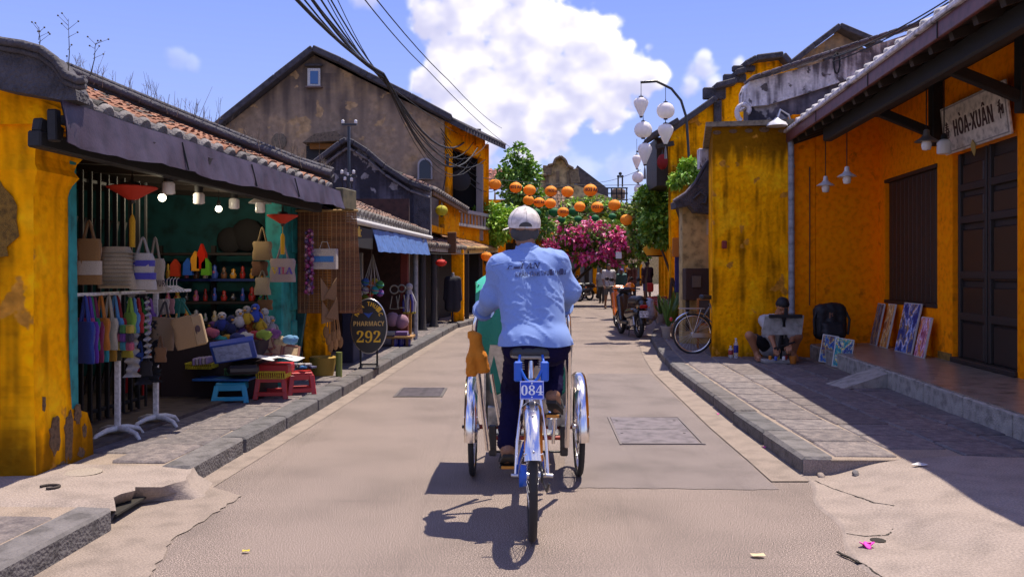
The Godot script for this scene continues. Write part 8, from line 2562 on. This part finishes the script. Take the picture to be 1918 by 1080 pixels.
	obj("board", NB().prism(ov, 0.05, Transform3D()), mats.blackpaint, ps, true)
	var rm := NB()
	var rp := []
	for k in 41: rp.append(V(cos(TAU * k / 40) * 0.237, oy + sin(TAU * k / 40) * 0.362, 0.0))
	rm.tube(rp, 0.013, 6)
	obj("rim", rm, mats.steel, ps, true)
	var gold2 := mat("signgold", C(0.75, 0.45, 0.02), 0.5)
	for q in [["292", 0.155, -0.14, "Droid Serif", 0.92], ["PHARMACY", 0.062, 0.035, "Droid Sans", 0.9]]:
		obj("lettering", text_mb(q[0], q[1], q[3], true, 0.003, func(p): return V(p.x * (q[4] as float), p.y + oy + q[2], 0.028 + p.z)), gold2 if q[0] == "292" else mat("signpale", C(0.6, 0.4, 0.12), 0.5), ps, true)
	var arc := "NHÀ THUỐC"
	for k in arc.length():
		if arc[k] == " ": continue
		var a := DR(150.0 - 120.0 * k / 8.0)
		var c := V(cos(a) * 0.18, oy + 0.02 + sin(a) * 0.28, 0.028)
		var bs := Basis(V(0, 0, 1), a - PI / 2)
		obj("letter", text_mb(arc[k], 0.055, "Droid Sans", true, 0.003, func(p): return bs * p + c), mats.signgold, ps, true)
	obj("emblem", NB().prism([U(-0.07, 0.02), U(0.0, -0.05), U(0.06, 0.03), U(0.0, 0.01)], 0.006, T(V(0, oy + 0.16, 0.03))), cm(0.02, 0.1, 0.5, 0.4), ps, true)
	for e in [-0.11, 0.11]:
		obj("leg", NB().bx(V(e, 0.12, 0), V(0.025, 0.26, 0.025), 0.003), mats.black, ps, true)
		obj("foot", NB().bx(V(e, 0.012, 0), V(0.03, 0.02, 0.34), 0.003), mats.black, ps, true)
	obj("cross_piece", NB().bx(V(0, 0.05, 0), V(0.22, 0.02, 0.02), 0.003), mats.black, ps, true)
	var bw := ["blue", "orange", "yellow", "green", "white", "red", "turquoise", "violet", "lime", "coral"]
	var bc := [C(0.05, 0.15, 0.5), C(0.65, 0.17, 0.02), C(0.6, 0.45, 0.04), C(0.06, 0.3, 0.06), C(0.6, 0.58, 0.55), C(0.5, 0.03, 0.03), C(0.04, 0.4, 0.42), C(0.25, 0.08, 0.4), C(0.3, 0.45, 0.04), C(0.6, 0.2, 0.15)]
	for k in 10:
		var c := P(684 + (k % 4) * 9, 528 + int(k / 4) * 15 + (k % 2) * 5, 12.6 + 0.08 * (k % 3))
		var mb := NB()
		mb.col = bc[k]
		mb.bl(c, 0.062, 10)
		mb.col = bc[(k + 3) % 10] * 0.9
		torus(mb, c, V(0.2, 1, 0.1).normalized(), 0.058, 0.008, 16, 5)
		mb.col = C(0.5, 0.46, 0.42)
		mb.tube([c + V(0, 0.06, 0), P(698, 476, 12.6)], 0.006, 4)
		one("crochet_ball", bw[k] + " crocheted ball in the bundle above the pharmacy sign", "toy", "crocheted balls in a bundle", mb, mats.cloth)
	var dl := thing("striped_doll", "blue and white striped octopus doll hanging on the pharmacy pipe", "doll", "", P(766, 545, 15.6))
	var mb2 := NB()
	mb2.col = C(0.6, 0.57, 0.6)
	mb2.bl(V(0, 0.08, 0), 0.07, 12)
	mb2.ball(T(V(0, -0.05, 0)), V(0.07, 0.1, 0.06), 10)
	obj("doll_body", mb2, mats.cloth, dl, true)
	for k in 7:
		var a := TAU * k / 7
		var m3 := NB()
		m3.col = C(0.08, 0.07, 0.35) if k % 2 else C(0.62, 0.6, 0.62)
		m3.tube([V(cos(a) * 0.05, -0.06, sin(a) * 0.05), V(cos(a) * 0.11, -0.2, sin(a) * 0.09), V(cos(a) * 0.1, -0.38, sin(a) * 0.08)], [0.028, 0.026, 0.022], 7)
		m3.col = C(0.5, 0.4, 0.03)
		m3.bl(V(cos(a) * 0.1, -0.39, sin(a) * 0.08), 0.028, 7)
		obj("arm", m3, mats.cloth, dl, true)
	var gt := thing("goods_table", "small wooden table of goods before the pharmacy", "table")
	obj("top", NB().bx(P(748, 630, 14.9), V(0.5, 0.04, 0.5), 0.005), cm(0.4, 0.22, 0.08), gt)
	for q in [[736, 14.7], [762, 14.7], [738, 15.1], [762, 15.1]]: obj("leg", NB().beam(V(P(q[0], 630, q[1]).x, 0.12, -q[1]), P(q[0], 631, q[1]), 0.04, 0.04), mats.brownwood, gt)
	for k in 3: one("blue_jar", ["left", "middle", "right"][k] + " dark blue jar under the pharmacy goods table", "jar", "blue jars under the table", NB().lathe([U(0.05, 0), U(0.065, 0.08), U(0.05, 0.18), U(0.055, 0.2)], 12, T(W(P(740 + k * 11, 0, 14.8).x, 0.12, 14.75 + 0.05 * k))), cm(0.03, 0.03, 0.3, 0.25))
	for q in [[735, 598, C(0.5, 0.3, 0.38), "pink cloth bundle on the goods table"], [752, 602, C(0.45, 0.25, 0.33), "second pink bundle beside the doll"], [730, 620, C(0.5, 0.48, 0.45), "stack of white paper on the goods table"], [752, 620, C(0.18, 0.1, 0.3), "violet box on the goods table"]]:
		var m4 := NB()
		m4.col = q[2]
		if q[1] < 610: m4.ball(T(P(q[0], q[1], 15.0)), V(0.13, 0.13, 0.1), 12)
		else: m4.bx(P(q[0], q[1] + 4, 14.8), V(0.22, 0.07, 0.2), 0.01)
		one("goods_bundle", q[3], "goods", "", m4, mats.cloth)
	for q in [[738, 542, 0.07, C(0.4, 0.38, 0.3), "left"], [752, 540, 0.06, C(0.3, 0.3, 0.26), "right"]]:
		var m5 := NB()
		m5.col = q[3]
		torus(m5, P(q[0], q[1], 14.6), V(0, 0, 1), q[2], 0.012, 18, 6)
		m5.tube([P(q[0] - 4, q[1] + 12, 14.6), P(q[0] - 8, q[1] + 36, 14.6), P(q[0] + 8, q[1] + 36, 14.6), P(q[0] + 4, q[1] + 12, 14.6)], 0.01, 5)
		one("macrame_hoop", "pale macrame hoop hanging in the dark pharmacy front, %s one" % q[4], "wall hanging", "", m5, mats.cloth)
	var mq := thing("mannequin", "dark mannequin in a long black tunic before the dark columns", "mannequin", "", W(-1.5, 0.12, 21.6))
	var mb6 := NB()
	body(mb6, [[V(-0.12, 1.12, 0), V(0.12, 1.12, 0), 0.07, 0.07], [V(-0.06, 1.05, 0), V(-0.08, 0.4, 0), 0.11, 0.13], [V(0.06, 1.05, 0), V(0.08, 0.4, 0), 0.11, 0.13], [V(-0.16, 1.1, 0), V(-0.2, 0.6, 0.03), 0.055, 0.045], [V(0.16, 1.1, 0), V(0.2, 0.6, 0.03), 0.055, 0.045]], 0.025, 0.04)
	obj("tunic", mb6, cm(0.02, 0.018, 0.03), mq, true)
	obj("neck", NB().lathe([U(0.05, 1.15), U(0.04, 1.26), U(0.03, 1.28)], 12), cm(0.4, 0.38, 0.36, 0.4), mq, true)
	obj("stand", NB().lathe([U(0.14, 0), U(0.14, 0.02), U(0.02, 0.04), U(0.02, 0.4)], 12), mats.black, mq, true)
func scooter(label: String, at: Vector3, yaw: float, col: Color, plate: bool, lean := 0.0) -> Node3D:
	var s := thing("motorbike", label, "motorbike", "motorbikes parked along the road", at, yaw)
	s.rotation.z = lean
	var m := mat("bike_%.2f_%.2f_%.2f" % [col.r, col.g, col.b], col, 0.25, {"coat": 0.6})
	wheel(s, V(0, 0.26, 0), Vector3.RIGHT, 0.26, 0.05, 0, mats.steel, "rear_wheel")
	wheel(s, V(0, 0.26, -1.25), Vector3.RIGHT, 0.26, 0.05, 0, mats.steel, "front_wheel")
	var b := NB()
	body(b, [[V(0, 0.72, 0.22), V(0, 0.68, -0.35), 0.1, 0.14], [V(-0.07, 0.55, 0.05), V(-0.08, 0.5, -0.4), 0.1, 0.12], [V(0.07, 0.55, 0.05), V(0.08, 0.5, -0.4), 0.1, 0.12]], 0.03, 0.05)
	obj("tail_body", b, m, s, true)
	b = NB()
	body(b, [[V(-0.13, 0.35, -0.85), V(-0.12, 0.85, -1.05), 0.06, 0.06], [V(0.13, 0.35, -0.85), V(0.12, 0.85, -1.05), 0.06, 0.06], [V(0, 0.4, -0.95), V(0, 0.9, -1.1), 0.09, 0.1]], 0.03, 0.05)
	obj("leg_shield", b, m, s, true)
	b = NB()
	body(b, [[V(-0.1, 1.0, -1.02), V(0.1, 1.0, -1.02), 0.07, 0.07]], 0.025, 0.03)
	obj("headset", b, m, s, true)
	obj("footboard", NB().bx(V(0, 0.3, -0.65), V(0.3, 0.08, 0.5), 0.02), mats.blackpaint, s, true)
	b = NB()
	body(b, [[V(0, 0.82, 0.12), V(0, 0.79, -0.42), 0.09, 0.1], [V(-0.06, 0.8, 0.1), V(-0.05, 0.78, -0.4), 0.07, 0.07], [V(0.06, 0.8, 0.1), V(0.05, 0.78, -0.4), 0.07, 0.07]], 0.03, 0.03)
	obj("saddle", b, mats.leather, s, true)
	obj("grab_rail", NB().tube([V(-0.11, 0.76, -0.05), V(-0.1, 0.82, 0.25), V(0.1, 0.82, 0.25), V(0.11, 0.76, -0.05)], 0.016, 8), mats.blackpaint, s, true)
	obj("tail_light", NB().bx(V(0, 0.68, 0.32), V(0.17, 0.08, 0.04), 0.02), mat("taillight", C(0.35, 0.01, 0.015), 0.2), s, true)
	b = guard(V(0, 0.26, 0), 0.32, 0.13, DR(10), DR(110))
	obj("rear_mudguard", b, mats.blackpaint, s, true)
	obj("front_mudguard", guard(V(0, 0.26, -1.25), 0.31, 0.12, DR(20), DR(150)), m, s, true)
	if plate:
		var p := obj("number_plate", NB().box(Transform3D(Basis(Vector3.RIGHT, -0.25), V(0, 0.52, 0.34)), V(0.19, 0.14, 0.006), 0.002), mats.platewhite, s, true)
		var t := Transform3D(Basis(Vector3.RIGHT, -0.25), V(0, 0.52, 0.345))
		for k in 2: obj("lettering", text_mb(["92-D1", "158.16"][k], 0.05, "Droid Sans", true, 0.001, func(q): return t * V(q.x * 0.9, q.y + 0.032 - k * 0.064, q.z)), mats.black, p, true)
	obj("fork", NB().tube([V(-0.07, 0.26, -1.25), V(-0.07, 0.75, -1.08)], 0.02, 8).tube([V(0.07, 0.26, -1.25), V(0.07, 0.75, -1.08)], 0.02, 8), mats.steel, s, true)
	obj("handlebar", NB().tube([V(-0.34, 1.02, -0.9), V(-0.2, 1.04, -1.0), V(0.2, 1.04, -1.0), V(0.34, 1.02, -0.9)], 0.015, 8), mats.blackpaint, s, true)
	for e in [-1.0, 1.0]:
		obj("mirror", NB().tube([V(e * 0.22, 1.04, -0.98), V(e * 0.3, 1.22, -0.96)], 0.006, 6).ball(Transform3D(Basis.from_scale(V(1, 0.7, 0.25)), V(e * 0.32, 1.24, -0.95)), Vector3.ONE * 0.06, 12), mats.blackpaint, s, true)
		obj("shock", NB().tube([V(e * 0.11, 0.28, 0.03), V(e * 0.12, 0.6, -0.06)], 0.025, 8), mats.steel, s, true)
		obj("indicator", NB().ball(Transform3D(), V(0.02, 0.018, 0.03), 8), mats.amber, s, true).position = V(e * 0.13, 0.66, 0.28)
	obj("exhaust", NB().tube([V(0.13, 0.3, -0.35), V(0.15, 0.3, -0.05), V(0.16, 0.36, 0.3)], [0.025, 0.05, 0.045], 10), mats.steel, s, true)
	obj("engine", NB().bx(V(0, 0.32, -0.35), V(0.22, 0.2, 0.35), 0.03), mats.steel, s, true)
	obj("stand", NB().tube([V(-0.1, 0.28, -0.3), V(-0.16, 0.02, -0.22)], 0.012, 6), mats.blackpaint, s, true)
	return s
func make_bikes() -> void:
	scooter("black motorbike with white number plate parked at the right kerb", W(2.72, 0, 18.3), 0.18, C(0.018, 0.018, 0.022), true)
	scooter("orange motorbike parked just beyond the black one", W(2.84, 0, 20.9), 0.1, C(0.72, 0.17, 0.01), false)
	var hp := W(2.84, 0, 20.9) + V(0.1, 1.0, -0.35)
	var hm := NB()
	hm.lathe([U(0.12, -0.06), U(0.135, 0.0), U(0.125, 0.07), U(0.08, 0.13), U(0.002, 0.15)], 16, T(hp))
	hm.bx(hp + V(0, -0.02, 0.13), V(0.16, 0.015, 0.08), 0.004)
	one("helmet", "orange helmet resting on the orange motorbike's saddle", "helmet", "", hm, mat("helmet", C(0.75, 0.2, 0.01), 0.25, {"coat": 0.5}))
	var bgm := NB()
	body(bgm, [[W(2.98, 0.75, 18.5), W(2.95, 0.55, 18.45), 0.1, 0.16], [W(2.95, 0.5, 18.4), W(3.02, 0.48, 18.5), 0.15, 0.14]], 0.025, 0.05, 0.012, 6, 14.0)
	one("plastic_bag", "pale grey plastic bag hanging on the black motorbike", "bag", "", bgm, cm(0.42, 0.42, 0.5, 0.35))
	for k in 4:
		scooter(["dark motorbike at the far left kerb, nearest the blossom's trunk", "dark red motorbike second in the far left row", "dark motorbike third in the far left row", "black motorbike at the end of the far left row beside the strollers"][k], W(2.0 + k * 0.62, 0, 38.0 + k * 1.5), 1.9 + 0.2 * (k % 2), [C(0.02, 0.02, 0.025), C(0.12, 0.012, 0.015), C(0.03, 0.03, 0.035), C(0.015, 0.015, 0.02)][k], false)
	var s := thing("bicycle", "old silver bicycle leaning behind the yellow corner wall", "bicycle", "", P(1298, 663, 13.45), 0.0)
	var X := V(0, 0, 1)
	wheel(s, V(0, 0.32, 0), X, 0.32, 0.017, 28, mats.chrome, "rear_wheel")
	wheel(s, V(1.05, 0.32, -0.1), X, 0.32, 0.017, 28, mats.chrome, "front_wheel")
	var g := NB()
	var rows := []
	for i in 25:
		var a := lerpf(-0.1, PI * 0.95, i / 24.0)
		rows.append([V(-cos(a) * 0.345, 0.32 + sin(a) * 0.345, 0.03), V(-cos(a) * 0.355, 0.32 + sin(a) * 0.355, 0.0), V(-cos(a) * 0.345, 0.32 + sin(a) * 0.345, -0.03)])
	g.cloth(rows, V(0, -0.002, 0))
	obj("rear_mudguard", g, mats.chrome, s, true)
	var fr := NB()
	var bb := V(0.46, 0.28, -0.04)
	for q in [[V(0, 0.32, 0.03), bb], [V(0, 0.32, 0.03), V(0.27, 0.74, -0.03)], [bb, V(0.27, 0.8, -0.03)], [bb, V(0.88, 0.72, -0.08)], [V(0.3, 0.66, -0.03), V(0.86, 0.8, -0.08)], [V(0.86, 0.9, -0.08), V(1.05, 0.32, -0.1)]]: fr.tube(q, 0.014, 8)
	obj("frame", fr, cm(0.22, 0.22, 0.23, 0.35), s, true)
	obj("chain_case", NB().beam(V(-0.02, 0.3, 0.05), V(0.5, 0.29, 0.03), 0.02, 0.075, 0.008), mats.steel, s, true)
	obj("carrier", NB().bx(V(-0.02, 0.72, 0), V(0.4, 0.012, 0.12), 0.003).tube([V(-0.15, 0.72, 0.05), V(0, 0.33, 0.05)], 0.006, 6).tube([V(0.12, 0.72, 0.05), V(0, 0.33, 0.05)], 0.006, 6), mats.steel, s, true)
	var sd := NB()
	body(sd, [[V(0.15, 0.9, 0.04), V(0.4, 0.89, 0), 0.04, 0.025], [V(0.15, 0.9, -0.06), V(0.4, 0.89, -0.02), 0.04, 0.025]], 0.012, 0.02)
	obj("saddle", sd, mats.leather, s, true)
	obj("handlebar", NB().tube([V(0.72, 1.0, 0.24), V(0.86, 0.98, 0.1), V(0.88, 0.95, -0.08), V(0.86, 0.98, -0.26), V(0.72, 1.0, -0.4)], 0.011, 8), mats.chrome, s, true)
	obj("tail_reflector", NB().ball(Transform3D(), V(0.03, 0.035, 0.025), 8), mats.taillight, s, true).position = V(-0.34, 0.55, 0.0)
	var ck := NB()
	ck.tube([bb + V(0, 0, 0.06), bb + V(-0.1, 0.12, 0.06)], 0.009, 6)
	ck.bx(bb + V(-0.11, 0.13, 0.11), V(0.09, 0.02, 0.07), 0.004)
	obj("crank", ck, mats.steel, s, true)
func make_small_things() -> void:
	var along := (W(WX(10.0), 0, 10.0) - W(WX(12.0), 0, 12.0)).normalized()
	var outw := along.cross(Vector3.UP).normalized() * -1.0
	if outw.x > 0: outw = -outw
	for q in [[12.66, 0.3, 0.63, 61, [Color8(60, 50, 60), Color8(150, 120, 130), Color8(200, 150, 60), Color8(90, 110, 150)], "small dim painting nearest the porch corner"], [12.2, 0.3, 0.64, 63, [Color8(190, 110, 40), Color8(235, 180, 90), Color8(240, 225, 190), Color8(120, 60, 40)], "narrow painting with orange tones, second from the corner"], [11.42, 0.62, 0.68, 67, [Color8(40, 50, 120), Color8(120, 150, 215), Color8(225, 215, 235), Color8(190, 140, 60), Color8(60, 70, 130)], "big blue abstract painting, largest on the porch"], [10.85, 0.34, 0.52, 71, [Color8(150, 60, 90), Color8(210, 150, 190), Color8(225, 200, 230), Color8(220, 130, 60)], "small pink painting right of the big blue one"]]:
		var at := W(WX(q[0]) - 0.2, 0.325, q[0])
		var t := Transform3D(Basis(along, Vector3.UP, along.cross(Vector3.UP)).orthonormalized() * Basis(Vector3.RIGHT, -0.2), at)
		if (t.basis.z).x > 0: t.basis = t.basis * Basis(Vector3.UP, PI)
		painting("painting", q[5], "paintings along the porch wall", t, q[1], q[2], q[3], q[4], C(0.5, 0.48, 0.46))
	for q in [[1549, 658, 12.0, 0.22, 0.4, 75, [Color8(20, 60, 150), Color8(60, 130, 200), Color8(230, 190, 100), Color8(120, 80, 60)], -0.4, "blue painting of tall shapes leaning on the porch edge, left one"], [1576, 664, 11.4, 0.24, 0.4, 79, [Color8(30, 120, 140), Color8(40, 170, 170), Color8(240, 180, 60), Color8(225, 225, 200), Color8(40, 60, 130)], -0.35, "turquoise and orange painting leaning on the porch edge, right one"]]:
		var b := Basis(Vector3.UP, q[7]) * Basis(V(0, 0, 1), -0.14) * Basis(Vector3.RIGHT, -0.25)
		painting("painting", q[8], "", Transform3D(b, W((q[0] - 959.0) / F * q[2], 0.13, q[2])), q[3], q[4], q[5], q[6], C(0.6, 0.58, 0.55))
	var bp := thing("backpack", "black backpack standing on the porch corner beside the painter", "backpack", "", P(1555, 636, 12.5))
	var mb := NB()
	body(mb, [[V(-0.14, 0.1, 0), V(-0.14, 0.42, 0), 0.1, 0.1], [V(0.14, 0.1, 0), V(0.14, 0.42, 0), 0.1, 0.1], [V(0, 0.1, 0.02), V(0, 0.44, 0), 0.12, 0.1], [V(-0.1, 0.42, 0), V(0.1, 0.44, 0), 0.1, 0.1]], 0.018, 0.04, 0.006, 4, 8.0)
	var bpm := mat("packcloth", C(0.018, 0.017, 0.02), 0.6, {"tex": tex.weave, "scale": 5.0})
	obj("pack_body", mb, bpm, bp, true)
	mb = NB()
	body(mb, [[V(-0.1, 0.1, 0.12), V(0.1, 0.1, 0.12), 0.08, 0.08], [V(-0.1, 0.2, 0.1), V(0.1, 0.2, 0.1), 0.07, 0.07]], 0.018, 0.04, 0.006, 7, 9.0)
	obj("front_pocket", mb, bpm, bp, true)
	obj("label_patch", NB().bx(V(-0.02, 0.36, 0.105), V(0.06, 0.09, 0.006), 0.002), cm(0.3, 0.14, 0.08), bp, true)
	for e in [-1.0, 1.0]: obj("strap", NB().tube([V(e * 0.2, 0.45, 0.04), V(e * 0.26, 0.3, 0.07), V(e * 0.24, 0.08, 0.06)], 0.018, 6), bpm, bp, true)
	for q in [[1379, 668, 12.7, 0.3, C(0.02, 0.03, 0.3), "water bottle with a dark blue label by the corner wall"], [1369, 669, 12.75, 0.18, C(0.5, 0.06, 0.06), "small bottle with a red label beside the water bottle"]]:
		var s := thing("bottle", q[5], "bottle", "", W((q[0] - 959.0) / F * q[2], 0.125, q[2]))
		var h: float = q[3]
		obj("bottle_body", NB().lathe([U(0.03, 0), U(0.034, 0.02), U(0.034, h * 0.68), U(0.014, h * 0.88), U(0.014, h * 0.94)], 14), mat("clearplastic", C(0.75, 0.8, 0.85), 0.05, {"alpha": 0.3}), s, true)
		obj("label", NB().lathe([U(0.0345, h * 0.28), U(0.0352, h * 0.3), U(0.0352, h * 0.62), U(0.0345, h * 0.64)], 14), cm(q[4].r, q[4].g, q[4].b, 0.4), s, true)
		obj("cap", NB().lathe([U(0.016, h * 0.92), U(0.016, h), U(0.001, h)], 12), cm(0.6, 0.62, 0.7, 0.4), s, true)
	var cb := thing("wooden_cabinet", "dark brown cabinet against the cream wall behind the bicycle", "cabinet")
	obj("body", NB().bx(P(1308, 532, 15.1), V(0.5, 0.56, 0.3), 0.01), cm(0.045, 0.02, 0.016), cb)
	obj("glass_panel", NB().bx(P(1305, 527, 14.93), V(0.16, 0.2, 0.02), 0.004), cm(0.12, 0.11, 0.11, 0.2), cb)
	obj("leg", NB().bx(P(1288, 580, 15.1), V(0.06, 0.75, 0.06)), mats.darkwood, cb)
	obj("leg", NB().bx(P(1330, 580, 15.1), V(0.06, 0.75, 0.06)), mats.darkwood, cb)
	var bd := thing("chalk_board", "orange framed chalkboard standing behind the bicycle saddle", "board", "", W(3.32, 0.12, 14.4), -0.1)
	obj("panel", NB().bx(V(0, 0.62, 0), V(0.34, 0.4, 0.02)), cm(0.06, 0.05, 0.05), bd, true)
	for e in [-1.0, 1.0]:
		obj("frame_side", NB().bx(V(e * 0.18, 0.42, 0.005), V(0.035, 0.84, 0.035), 0.004), cm(0.4, 0.16, 0.04), bd, true)
		obj("frame_side", NB().bx(V(0, 0.62 + e * 0.21, 0.007), V(0.34, 0.035, 0.03), 0.004), cm(0.4, 0.16, 0.04), bd, true)
	one("hanging_board", "orange hanging board beside the cream wall", "board", "", NB().bx(P(1266, 463, 17.0), V(0.13, 0.38, 0.05), 0.01), cm(0.5, 0.2, 0.03))
	one("blue_cloth", "dark blue cloth hanging below the orange hanging board", "cloth", "", NB().bx(P(1270, 510, 17.2), V(0.12, 0.8, 0.04), 0.01), cm(0.02, 0.03, 0.2))
	for k in 2:
		var s := thing("red_crate", ["lower red plastic crate on the right pavement", "upper red plastic crate on the right pavement"][k], "crate", "red crates", W(4.35, 0.12 + k * 0.29, 25.5))
		for h in 4: obj("slat", NB().bx(V(0, 0.04 + h * 0.07, 0.2), V(0.5, 0.05, 0.02), 0.004), mats.plastic_red, s, true)
		for e in [-1.0, 1.0]:
			obj("side", NB().bx(V(e * 0.25, 0.14, 0), V(0.02, 0.27, 0.4), 0.004), mats.plastic_red, s, true)
		obj("base", NB().bx(V(0, 0.01, 0), V(0.5, 0.02, 0.4)), mats.plastic_red, s, true)
	one("red_bag", "bright red bag held low among the people on the right", "bag", "", NB().ball(Transform3D(), Vector3.ZERO, 6).bx(P(1217, 538, 33.5), V(0.3, 0.36, 0.16), 0.05), cm(0.6, 0.03, 0.03))
	one("price_board", "white board with red writing leaning by the red crates", "board", "", NB().box(Transform3D(Basis(Vector3.RIGHT, -0.2), P(1243, 578, 22.5)), V(0.32, 0.5, 0.02), 0.004), cm(0.55, 0.4, 0.38))
	one("street_name_plate", "small white plate hanging at the right end of the blossom", "sign", "", NB().bx(P(1159, 478, 34.5), V(0.24, 0.26, 0.02), 0.004), mats.platewhite)
	for q in [[460, 1036, C(0.6, 0.48, 0.03), 0.02, "small yellow leaf lying on the road at the lower left"], [1420, 1044, C(0.62, 0.5, 0.3), 0.035, "pale dry leaf lying on the road at the lower right"]]:
		var d: float = 1.4 * F / (q[1] - 510.0)
		var lf := NB()
		lf.col = q[2]
		var c := W((q[0] - 959.0) / F * d, 0.012, d)
		lf.surf([[c + V(-q[3], 0.004, -q[3] * 0.5), c + V(0, 0, -q[3] * 0.7), c + V(q[3] * 0.9, 0.008, -q[3] * 0.3)], [c + V(-q[3] * 0.8, 0, q[3] * 0.4), c + V(0, 0.004, q[3] * 0.6), c + V(q[3], 0.002, q[3] * 0.4)]])
		one("fallen_leaf", q[4], "leaf", "", lf, mats.leaf)
	for q in [[1624, 1021, 0.03, "pink blossom fallen beside the drain hole"], [1345, 774, 0.012, "pink petal on the kerb line past the manhole cover"], [1432, 836, 0.012, "pink petal in the right gutter by the broken kerb end"], [1300, 730, 0.01, "pink petal farthest up the right gutter"]]:
		var d: float = 1.38 * F / (q[1] - 510.0)
		var c := W((q[0] - 959.0) / F * d, 0.02 if q[2] > 0.02 else 0.015, d)
		var pm := NB()
		pm.col = C(0.8, 0.05, 0.45)
		for k in 4:
			var a := k * 1.7
			pm.ball(Transform3D(Basis(Vector3.UP, a) * Basis(V(0, 0, 1), 0.5), c + V(cos(a), 0.3, sin(a)) * q[2] * 0.5), V(q[2], q[2] * 0.15, q[2] * 0.6), 8)
		one("pink_blossom", q[3], "blossom", "", pm, mats.petal)
	var pp := NB()
	pp.col = C(0.7, 0.68, 0.68)
	var pc := P(1724, 879, 5.62)
	pc.y = 0.135
	pp.surf([[pc + V(-0.05, 0, -0.02), pc + V(0, 0.012, -0.025), pc + V(0.05, 0.004, -0.01)], [pc + V(-0.04, 0.004, 0.02), pc + V(0.01, 0.0, 0.025), pc + V(0.045, 0.006, 0.02)]])
	one("paper_scrap", "crumpled white paper scrap on the right pavement's near edge", "paper", "", pp, mats.vc)
	var hk := NB()
	var hp := []
	for k in 12: hp.append(W(-2.72 + cos(k * 0.42 - 1.5) * 0.055, 0.142, 5.02 + sin(k * 0.42 - 1.5) * 0.045))
	hk.tube(hp, 0.008, 6)
	one("lifting_hook", "rusty bent iron hook set in the pale concrete crossing", "hook", "", hk, cm(0.05, 0.035, 0.03))
	one("concrete_disc", "round darker cement disc set in the pale concrete crossing", "disc", "", NB().lathe([U(0.001, 0), U(0.11, 0), U(0.108, 0.006), U(0.001, 0.007)], 20, T(W(-2.72, 0.13, 5.42))), cm(0.36, 0.3, 0.25, 0.9))
